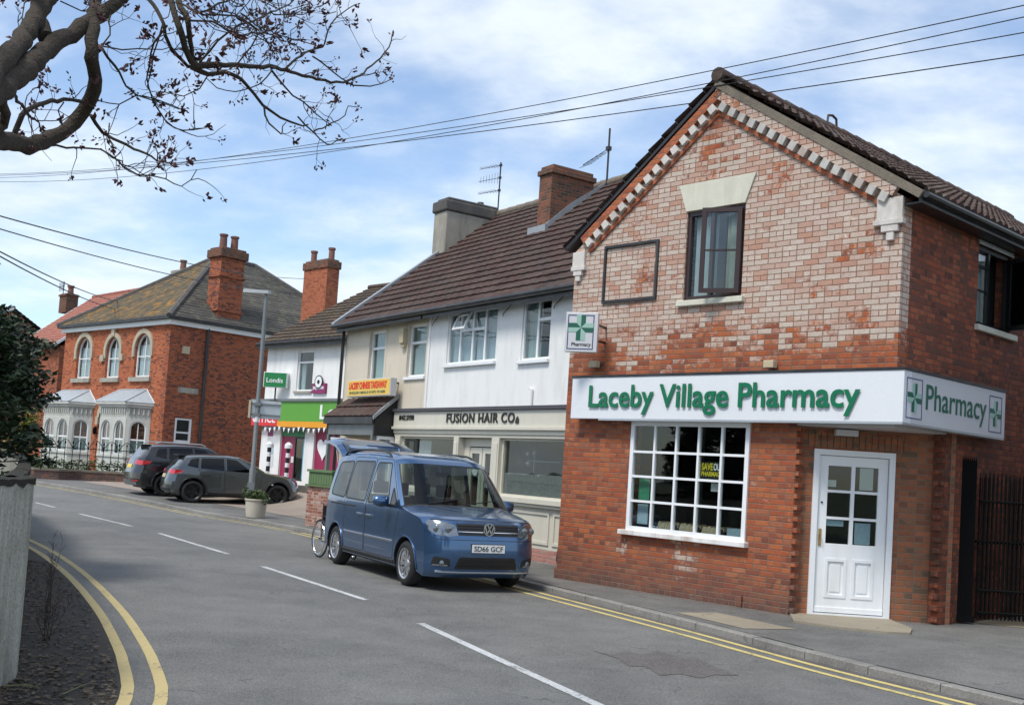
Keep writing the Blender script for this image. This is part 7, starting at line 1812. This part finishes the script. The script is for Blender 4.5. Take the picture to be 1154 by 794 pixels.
# ---------------------------------------------------------------- evergreen at the left, magnolia overhead, cables
def evergreen():
    base = Vector((-7.85, 13.7, 0)); rng = random.Random(33); o = empty('evergreen_bush', base, 0, 'large dark glossy evergreen bush rising behind the concrete wall at the left edge', 'bush'); mb = MB(); st = MB()
    core = []
    for i in range(270):
        a = rng.uniform(0, 2*PI); u = rng.uniform(-1, 1); r = rng.uniform(.55, 1.0)
        v = Vector((math.cos(a)*math.sqrt(1-u*u), math.sin(a)*math.sqrt(1-u*u), u)); top = 1.0 if v.z < .3 else 1.0
        c = Vector((v.x*1.72*r*(1.0 if v.z < .2 else .95), v.y*1.6*r, 2.55+v.z*1.85*r)); core.append(c)
        leaf_cloud(mb, rng, c, (.30, .30, .26), 135, .060)
    for i in range(46):        # shoots that break the outline
        a = rng.uniform(-2.2, .9); c = Vector((math.cos(a)*1.62, math.sin(a)*1.5, rng.uniform(1.2, 3.6))); d = Vector((math.cos(a), math.sin(a), rng.uniform(-.1, .7))).normalized()
        c.x *= (1-.25*max(0, c.z-2.8)); L = rng.uniform(.15, .55)
        for k in range(6): leaf_cloud(mb, rng, c+d*L*k/5, (.09, .09, .09), 12, .058)
        st.tube([c-d*.3, c+d*L], .008, 4)
    for i in range(14): a = rng.uniform(0, 6.28); st.tube([(0,0,0), (math.cos(a)*.2, math.sin(a)*.2, 1.0), (math.cos(a)*1.0, math.sin(a)*1.0, 2.4+rng.random())], [.09, .06, .02], 6)
    mb.build('crown', M['leaf_dark'], o, fix=False); st.build('trunk', M['bark'], o)
    # second mass further along the wall, hiding the road end
    return o
evergreen()
b = shrub('evergreen_bush', Vector((-12.4, 20.5, 0)), [((0,0,1.7), (1.5,1.6,1.5)), ((.6,-.6,1.4), (1.1,1.1,1.2)), ((-.5,.5,2.3), (1.0,1.0,1.0))], 9000, .075, 'leaf_dark', 'second darker evergreen bush further along behind the concrete wall', 'bush', 5, [[(0,0,0),(0,0,1),(.2,0,2)]])

def magnolia():
    base = Vector((-4.15, 5.0, 0)); rng = random.Random(77)
    o = empty('magnolia_tree', base, 0, 'budding tree with thick mossy grey branches hanging over the top left corner', 'tree')
    def dep(X, Y): return 5.4+1.9*(X/450)+.35*math.sin(X/55)+.25*math.cos(Y/30+X/90)
    def P(X, Y, dd=0): return at(X, Y, dep(X, Y)+dd)-base
    limb = MB(); twg = MB(); tips = []; EXT = []
    def line3(px, dd=0, n=5):
        pts = catmull([P(x, y, dd) for x, y in px], .06); return pts
    def branch(mbk, px, w0, w1, dd=0, seg=8, jit=.004, bud=True):
        pts = line3(px, dd); n = len(pts); pts2 = []
        for i, p in enumerate(pts):
            j = jit*(1 if 0 < i < n-1 else 0); pts2.append(p+Vector((rng.gauss(0, j), rng.gauss(0, j), rng.gauss(0, j))))
        d = sum(dep(x, y) for x, y in px)/len(px)
        r0, r1 = w0*d/FPX/2*(.74 if w0 > 10 else 1), w1*d/FPX/2*(.8 if w0 > 10 else 1)
        mbk.tube(pts2, [max(.0012, r0+(r1-r0)*i/(n-1))*(1+rng.uniform(-.06, .06)) for i in range(n)], seg)
        return pts2
    fork = [(-60,210),(-20,150)]
    BIG = [([(-90,190),(-40,168),(0,158),(41,162),(83,139),(102,111),(104,66),(104,33),(110,-12)],30,15),
           ([(-90,190),(-50,140),(0,100),(50,60),(96,29),(128,6),(160,-20)],40,17),
           ([(-60,150),(-25,110),(0,72),(30,38),(58,-12)],30,24),
           ([(53,44),(47,28),(40,0),(36,-20)],22,13),
           ([(-14,150),(3,140),(5,118),(2,96)],16,12)]
    for px, a, b_ in BIG: branch(limb, px, a, b_, seg=14, jit=.006)
    for px, a, b_ in (([(108,-4),(118,-60),(150,-130),(150,-210)],13,2), ([(156,-16),(200,-60),(270,-105),(330,-170)],15,2), ([(55,-6),(80,-60),(90,-140),(130,-230)],20,2), ([(37,-14),(20,-70),(35,-150)],12,2), ([(2,100),(-12,40),(-30,-40),(-20,-130)],11,2), ([(-30,115),(-70,40),(-130,-20),(-160,-120)],24,2)):
        pts = branch(limb, px, a/.74, b_, seg=10, jit=.008); EXT.append(pts)
    # trunk, out of the picture, rising from the ground behind the wall
    tb = P(-90, 190); limb.tube(catmull([Vector((0,0,-.1)), Vector((.05,.0,1.0)), (Vector((0,0,1.8))+tb)*.5, tb, tb+(P(-50,140)-tb)*.6], .15), [.19, .18, .17, .165, .16, .155, .15, .14, .13, .12, .11, .10, .10, .10, .10, .10, .1, .1, .1, .1, .1, .1, .1, .1, .1, .1, .1, .1, .1, .1, .1, .1, .1, .1, .1, .1, .1, .1, .1, .1][:len(catmull([Vector((0,0,-.1)), Vector((.05,.0,1.0)), (Vector((0,0,1.8))+tb)*.5, tb, tb+(P(-50,140)-tb)*.6], .15))], 14)
    Z7 = lambda l: [(x/3.847+160, y/3.847) for x, y in l]; Z6 = lambda l: [(x/3.608, y/3.608) for x, y in l]
    MED = [(Z7([(60,-60),(120,0),(160,120),(195,235),(235,285),(330,282),(480,285),(600,300),(760,340),(870,355),(960,315),(1030,250),(1080,180),(1085,150)]),7,1.6,0),
      (Z7([(140,-60),(160,0),(205,100),(212,180),(220,250),(255,295),(320,288)]),8,4,.03),
      (Z7([(215,290),(290,320),(370,318),(450,360),(530,460),(600,510),(700,550),(720,540)]),6,1.6,.05),
      (Z7([(0,-30),(60,40),(98,110),(100,160),(130,220),(200,280),(290,320)]),4.5,3.5,.1),
      (Z7([(530,465),(545,530),(600,583),(625,530)]),2.4,1,.05),
      (Z7([(560,303),(620,380),(700,440),(760,490),(800,530)]),2.6,1.2,.1),
      (Z7([(560,295),(620,300),(690,240),(790,190),(800,130),(870,55),(925,20)]),3,1.2,-.1),
      (Z7([(740,245),(800,290),(870,345),(890,353)]),2,1.4,.0),
      (Z7([(880,352),(960,380),(1040,360),(1080,345)]),2,1,.0),
      (Z7([(675,505),(740,575),(800,620),(860,605)]),2,1,.05),
      (Z7([(740,572),(830,530),(880,500),(890,460),(935,465)]),1.8,1,.05),
      (Z7([(0,415),(60,430),(120,455),(175,475)]),1.6,1,.1),(Z7([(50,445),(100,520),(180,565),(280,555)]),1.6,1,.1),
      (Z7([(110,110),(60,190),(30,280),(28,380),(50,445)]),2.2,1.5,.1),
      (Z7([(560,310),(500,370),(440,390),(330,385),(280,340)]),1.7,1,.08),
      (Z7([(290,320),(250,390),(180,415),(100,400)]),1.6,1,.12),
      (Z7([(380,300),(480,200),(500,150),(470,110),(400,60),(300,40)]),2,1.2,-.15),
      (Z7([(520,60),(640,65),(740,50),(800,10)]),1.5,1,-.1),
      (Z7([(250,270),(330,180),(430,110),(560,60),(680,-20)]),2.4,1.4,-.25),
      (Z7([(200,90),(300,100),(420,150),(560,150),(700,220)]),2.2,1.2,-.3),
      (Z7([(230,60),(330,20),(420,-20)]),2.5,1.6,-.2),(Z7([(160,10),(260,60),(380,70),(500,130),(570,230)]),2.2,1.2,-.2),
      (Z7([(430,60),(520,120),(620,160),(760,200)]),1.8,1,-.35),
      (Z6([(370,470),(420,540),(520,590),(640,650),(700,665)]),4.2,1.4,0),
      (Z6([(200,592),(300,600),(410,605),(480,655),(560,710),(640,718),(740,755),(800,690)]),2.6,1,.02),
      (Z6([(410,605),(460,640),(560,700),(600,720)]),1.6,1,.02),
      (Z6([(410,190),(470,270),(510,350),(560,390),(620,410),(730,445)]),3,1,.0),
      (Z6([(620,410),(660,480),(740,530),(840,520)]),1.8,.9,.0),
      (Z6([(60,540),(90,470),(160,425),(260,410),(330,410),(380,440)]),5.5,3.5,-.08),
      (Z6([(50,375),(100,440),(160,500),(165,530)]),3,1.6,-.05),
      (Z6([(410,188),(440,195),(560,198),(660,205),(700,190)]),1.8,1,.0),
      (Z6([(445,500),(435,560),(460,600)]),1.4,1,.03),(Z6([(664,90),(625,220),(605,350),(650,420)]),1.8,1,.1),
      (Z6([(560,385),(490,425),(400,410)]),1.6,1,.02),(Z6([(245,5),(330,40),(385,35)]),1.5,1.2,.0),(Z6([(115,0),(85,70),(58,150)]),1.4,.9,.0),
      (Z6([(450,60),(440,140),(415,185)]),2,1.6,0),(Z6([(470,0),(440,40),(420,60)]),3,1.6,0),
      (Z6([(260,415),(235,450),(245,490),(290,470),(330,430)]),1.5,1,-.05),(Z6([(100,445),(140,490),(200,495),(240,490)]),1.5,1,-.05),
      (Z6([(640,650),(650,620),(632,598)]),1.6,1,0),(Z6([(600,718),(560,715),(640,680),(665,670)]),1.2,.8,0)]
    allp = []
    for px, a, b_, dd in MED: pts = branch(twg, px, a, b_, dd, seg=7, jit=.005); allp.append((pts, a)); tips.append((pts[-1], (pts[-1]-pts[-3]).normalized(), 1.0))
    # fine twigs
    def twig(p, d, L, r):
        pts = [p.copy()]; n = 6; cur = p.copy(); dr_ = d.copy()
        for k in range(n):
            dr_ = (dr_+Vector((rng.gauss(0,.28), rng.gauss(0,.28), rng.gauss(.06,.28)))).normalized(); cur = cur+dr_*L/n; pts.append(cur.copy())
        twg.tube(pts, [r*(1-.6*k/n) for k in range(n+1)], 5); return pts, dr_
    allp += [(e, 3) for e in EXT]
    for pts, a in allp:
        n = len(pts); L = sum((pts[i+1]-pts[i]).length for i in range(n-1)); dens = 1.9 if pts[0].z > 2.6 and a > 2 else 1.2
        for k in range(max(2, int(L*7*dens*.6))):
            i = rng.randrange(max(1, n//5), n-1); t = (pts[i+1]-pts[i-1]).normalized(); rv = Vector((rng.gauss(0,1), rng.gauss(0,1)*.8, rng.gauss(.15,1))); d = (rv-t*rv.dot(t)).normalized()*.8+t*.7; d.normalize()
            tp, dd = twig(pts[i], d, rng.uniform(.08, .28), rng.uniform(.0018, .0034)); tips.append((tp[-1], dd, rng.uniform(.6, 1.0)))
            if rng.random() < .5: tp2, d2 = twig(tp[3], (d+Vector((rng.gauss(0,.7), rng.gauss(0,.7), rng.gauss(0,.7)))).normalized(), rng.uniform(.05, .14), .0018); tips.append((tp2[-1], d2, .7))
    # crowded upper mid-left canopy
    for i in range(60):
        X = rng.triangular(165, 400, 270); Y = rng.uniform(-10, 45)*(1 if X < 330 else .6); p = P(X, Y, rng.uniform(-.6, .5)); tp, dd = twig(p, Vector((rng.gauss(0,1), rng.gauss(0,1), rng.gauss(0,.7))).normalized(), rng.uniform(.15, .4), .003); tips.append((tp[-1], dd, 1.0)); tips.append((tp[3], dd, .6))
    bud = MB()
    for p, d, s in tips:
        if rng.random() < .2: continue
        for k in range(rng.randint(4, 9)):
            dr_ = (d+Vector((rng.gauss(0,.75), rng.gauss(0,.75), rng.gauss(.1,.75)))).normalized(); q = p+Vector((rng.gauss(0,.010), rng.gauss(0,.010), rng.gauss(0,.010))); L = rng.uniform(.024, .050)*s; r = L*.24
            a = dr_.orthogonal().normalized(); b_ = dr_.cross(a)
            ring = [q+dr_*L*.45+(a*math.cos(t)+b_*math.sin(t))*r for t in (0, 2.1, 4.2)]
            bud.add([q]+ring+[q+dr_*L], [(0,2,1),(0,3,2),(0,1,3),(4,1,2),(4,2,3),(4,3,1)])
    limb.build('limb', M['bark'], o, smooth=60); twg.build('twig', M['bark'], o, smooth=60); bb = bud.build('bud', M['bud'], o, fix=False); bb['kind'] = 'stuff'
magnolia()

def cable(p, q, r, sag, label, group):
    a = at(*p); b = at(*q); n = 40; mb = MB(); pts = []
    for k in range(n+1): t = k/n; v = a.lerp(b, t); v.z -= sag*4*t*(1-t); pts.append(v-a)
    tag(mb.tube(pts, r, 5).build('overhead_cable', M['black_plastic'], None, loc=a), label, 'cable', group)
G1 = 'cables crossing the sky above the pharmacy gable'
cable((1220,-8,13), (-60,200,48), .007, .62, 'uppermost of the four cables crossing above the brick gable', G1)
cable((1220,5,13.2), (-60,202,48.2), .007, .75, 'second from the top of the four cables crossing above the brick gable', G1)
cable((1220,25,13.5), (-60,196,47), .007, .52, 'third from the top of the four cables crossing above the brick gable', G1)
cable((1220,52,13.8), (-60,198,47.2), .008, .42, 'lowest of the four cables crossing above the brick gable', G1)
G2 = 'cables at the left above the old brick house'
cable((-40,232,24), (345,314,62), .016, .35, 'uppermost cable on the left sky running over the slate roof', G2)
cable((-40,246,24), (345,330,62), .014, .4, 'second cable down on the left sky running over the slate roof', G2)
cable((-40,262,24), (150,342,68), .018, .3, 'third cable down on the left sky ending near the terracotta roof', G2)
cable((-40,266,24), (150,352,68), .018, .3, 'lowest cable on the left sky ending near the terracotta roof', G2)

# unseen trees that the glass reflects, the last two added to darken reflections
rngb = random.Random(90)
for i, (x, y, h, r) in enumerate(((-19, 5, 7.5, 3.2), (-21, -7, 8, 3.2), (-8, -16, 7, 3.0), (1, -17, 8.5, 4.0), (8.5, -19, 8.5, 4.0))):
    blobs = [((rngb.uniform(-r*.5, r*.5), rngb.uniform(-r*.5, r*.5), h*.62+rngb.uniform(-1.4, 1.4)), (r*.55, r*.55, r*.45)) for k in range(9)]
    shrub('unseen_tree', Vector((x, y, 0)), blobs, 3200, .26, 'leaf_dark', ['broad dark tree in the garden left of the camera', 'tall dark tree furthest behind the left garden', 'dark tree behind the viewer across the road', 'added broad dark tree straight behind the viewer, darkening reflections', 'added broad dark tree behind the viewer to the right, darkening reflections'][i], 'tree', 60+i, [[(0,0,-.1),(.1,0,h*.35),(.2,.1,h*.6)]])

# ---------------------------------------------------------------- sky, sun, camera
SUN_EL, SUN_AZ = R(57), R(226)          # azimuth measured from +x, counter-clockwise
w = bpy.data.worlds.new('World'); SC.world = w; w.use_nodes = True; nt = w.node_tree; nt.nodes.clear()
out = nt.nodes.new('ShaderNodeOutputWorld'); bg = nt.nodes.new('ShaderNodeBackground'); sky = nt.nodes.new('ShaderNodeTexSky')
sky.sky_type = 'NISHITA'; sky.sun_disc = False; sky.sun_elevation = SUN_EL; sky.sun_rotation = math.radians(90)-SUN_AZ; sky.altitude = 20; sky.air_density = 1.0; sky.dust_density = .6; sky.ozone_density = 1.6
def nn(t, **k):
    n = nt.nodes.new(t)
    for a, b in k.items(): setattr(n, a, b)
    return n
def lk(a, b): nt.links.new(a, b)
tc = nn('ShaderNodeTexCoord'); sep = nn('ShaderNodeSeparateXYZ'); lk(tc.outputs['Generated'], sep.inputs[0])
zc = nn('ShaderNodeMath', operation='MAXIMUM'); lk(sep.outputs[2], zc.inputs[0]); zc.inputs[1].default_value = 0
za = nn('ShaderNodeMath', operation='ADD'); lk(zc.outputs[0], za.inputs[0]); za.inputs[1].default_value = .22
dx = nn('ShaderNodeMath', operation='DIVIDE'); lk(sep.outputs[0], dx.inputs[0]); lk(za.outputs[0], dx.inputs[1])
dy = nn('ShaderNodeMath', operation='DIVIDE'); lk(sep.outputs[1], dy.inputs[0]); lk(za.outputs[0], dy.inputs[1])
cb = nn('ShaderNodeCombineXYZ'); lk(dx.outputs[0], cb.inputs[0]); lk(dy.outputs[0], cb.inputs[1])
mp = nn('ShaderNodeMapping'); lk(cb.outputs[0], mp.inputs[0]); mp.inputs['Scale'].default_value = (1.0, 1.25, 1); mp.inputs['Location'].default_value = (3.1, 7.4, 0); mp.inputs['Rotation'].default_value = (0, 0, R(25))
n1 = nn('ShaderNodeTexNoise'); lk(mp.outputs[0], n1.inputs['Vector']); n1.inputs['Scale'].default_value = 1.1; n1.inputs['Detail'].default_value = 9; n1.inputs['Roughness'].default_value = .52; n1.inputs['Distortion'].default_value = .35
n2 = nn('ShaderNodeTexNoise'); lk(mp.outputs[0], n2.inputs['Vector']); n2.inputs['Scale'].default_value = 3.2; n2.inputs['Detail'].default_value = 8; n2.inputs['Roughness'].default_value = .6
ad = nn('ShaderNodeMath', operation='MULTIPLY_ADD'); lk(n2.outputs[0], ad.inputs[0]); ad.inputs[1].default_value = .32; lk(n1.outputs[0], ad.inputs[2])
cr = nn('ShaderNodeValToRGB'); lk(ad.outputs[0], cr.inputs[0]); cr.color_ramp.elements[0].position = .50; cr.color_ramp.elements[0].color = (.10, .10, .10, 1); cr.color_ramp.elements[1].position = .78; cr.color_ramp.elements[1].color = (.88, .88, .88, 1); cr.color_ramp.interpolation = 'EASE'
cc = nn('ShaderNodeValToRGB'); lk(n2.outputs[0], cc.inputs[0]); cc.color_ramp.elements[0].position = .3; cc.color_ramp.elements[0].color = (CLO[0], CLO[1], CLO[2], 1); cc.color_ramp.elements[1].position = .7; cc.color_ramp.elements[1].color = (CHI[0], CHI[1], CHI[2], 1)
mx = nn('ShaderNodeMix', data_type='RGBA'); lk(cr.outputs[0], mx.inputs[0]); 
sm = nn('ShaderNodeMix', data_type='RGBA', blend_type='MULTIPLY'); sm.inputs[0].default_value = 1; lk(sky.outputs[0], sm.inputs[6]); sm.inputs[7].default_value = (SKM[0], SKM[1], SKM[2], 1)
lk(sm.outputs[2], mx.inputs[6]); lk(cc.outputs[0], mx.inputs[7]); lk(mx.outputs[2], bg.inputs[0]); bg.inputs[1].default_value = SKY_ST; lk(bg.outputs[0], out.inputs[0])
ld = bpy.data.lights.new('sun', 'SUN'); ld.energy = SUN_ST; ld.angle = R(15); ld.color = (1, .955, .88); lo_ = bpy.data.objects.new('sun', ld); COL.objects.link(lo_)
sd = Vector((math.cos(SUN_EL)*math.cos(SUN_AZ), math.cos(SUN_EL)*math.sin(SUN_AZ), math.sin(SUN_EL))); lo_.rotation_euler = sd.to_track_quat('Z', 'Y').to_euler(); lo_.location = (-20, 0, 30)

cd = bpy.data.cameras.new('camera'); cam = bpy.data.objects.new('camera', cd); COL.objects.link(cam); SC.camera = cam
cd.sensor_fit = 'HORIZONTAL'; cd.sensor_width = 36; cd.lens = 36*FPX/1154; cd.shift_y = (CY0-397)/1154; cd.clip_end = 6000; cd.clip_start = .05
mw = Matrix((CR, CU, -CF)).transposed().to_4x4(); mw.translation = CAM; cam.matrix_world = mw
SC.render.resolution_x, SC.render.resolution_y = 1024, 704
vs_ = SC.view_settings; vs_.view_transform = 'Standard'; vs_.look = 'None'; vs_.gamma = 1; vs_.exposure = EXPO; vs_.use_curve_mapping = False
SC.render.engine = 'CYCLES'; SC.cycles.max_bounces = 8; SC.cycles.transparent_max_bounces = 16
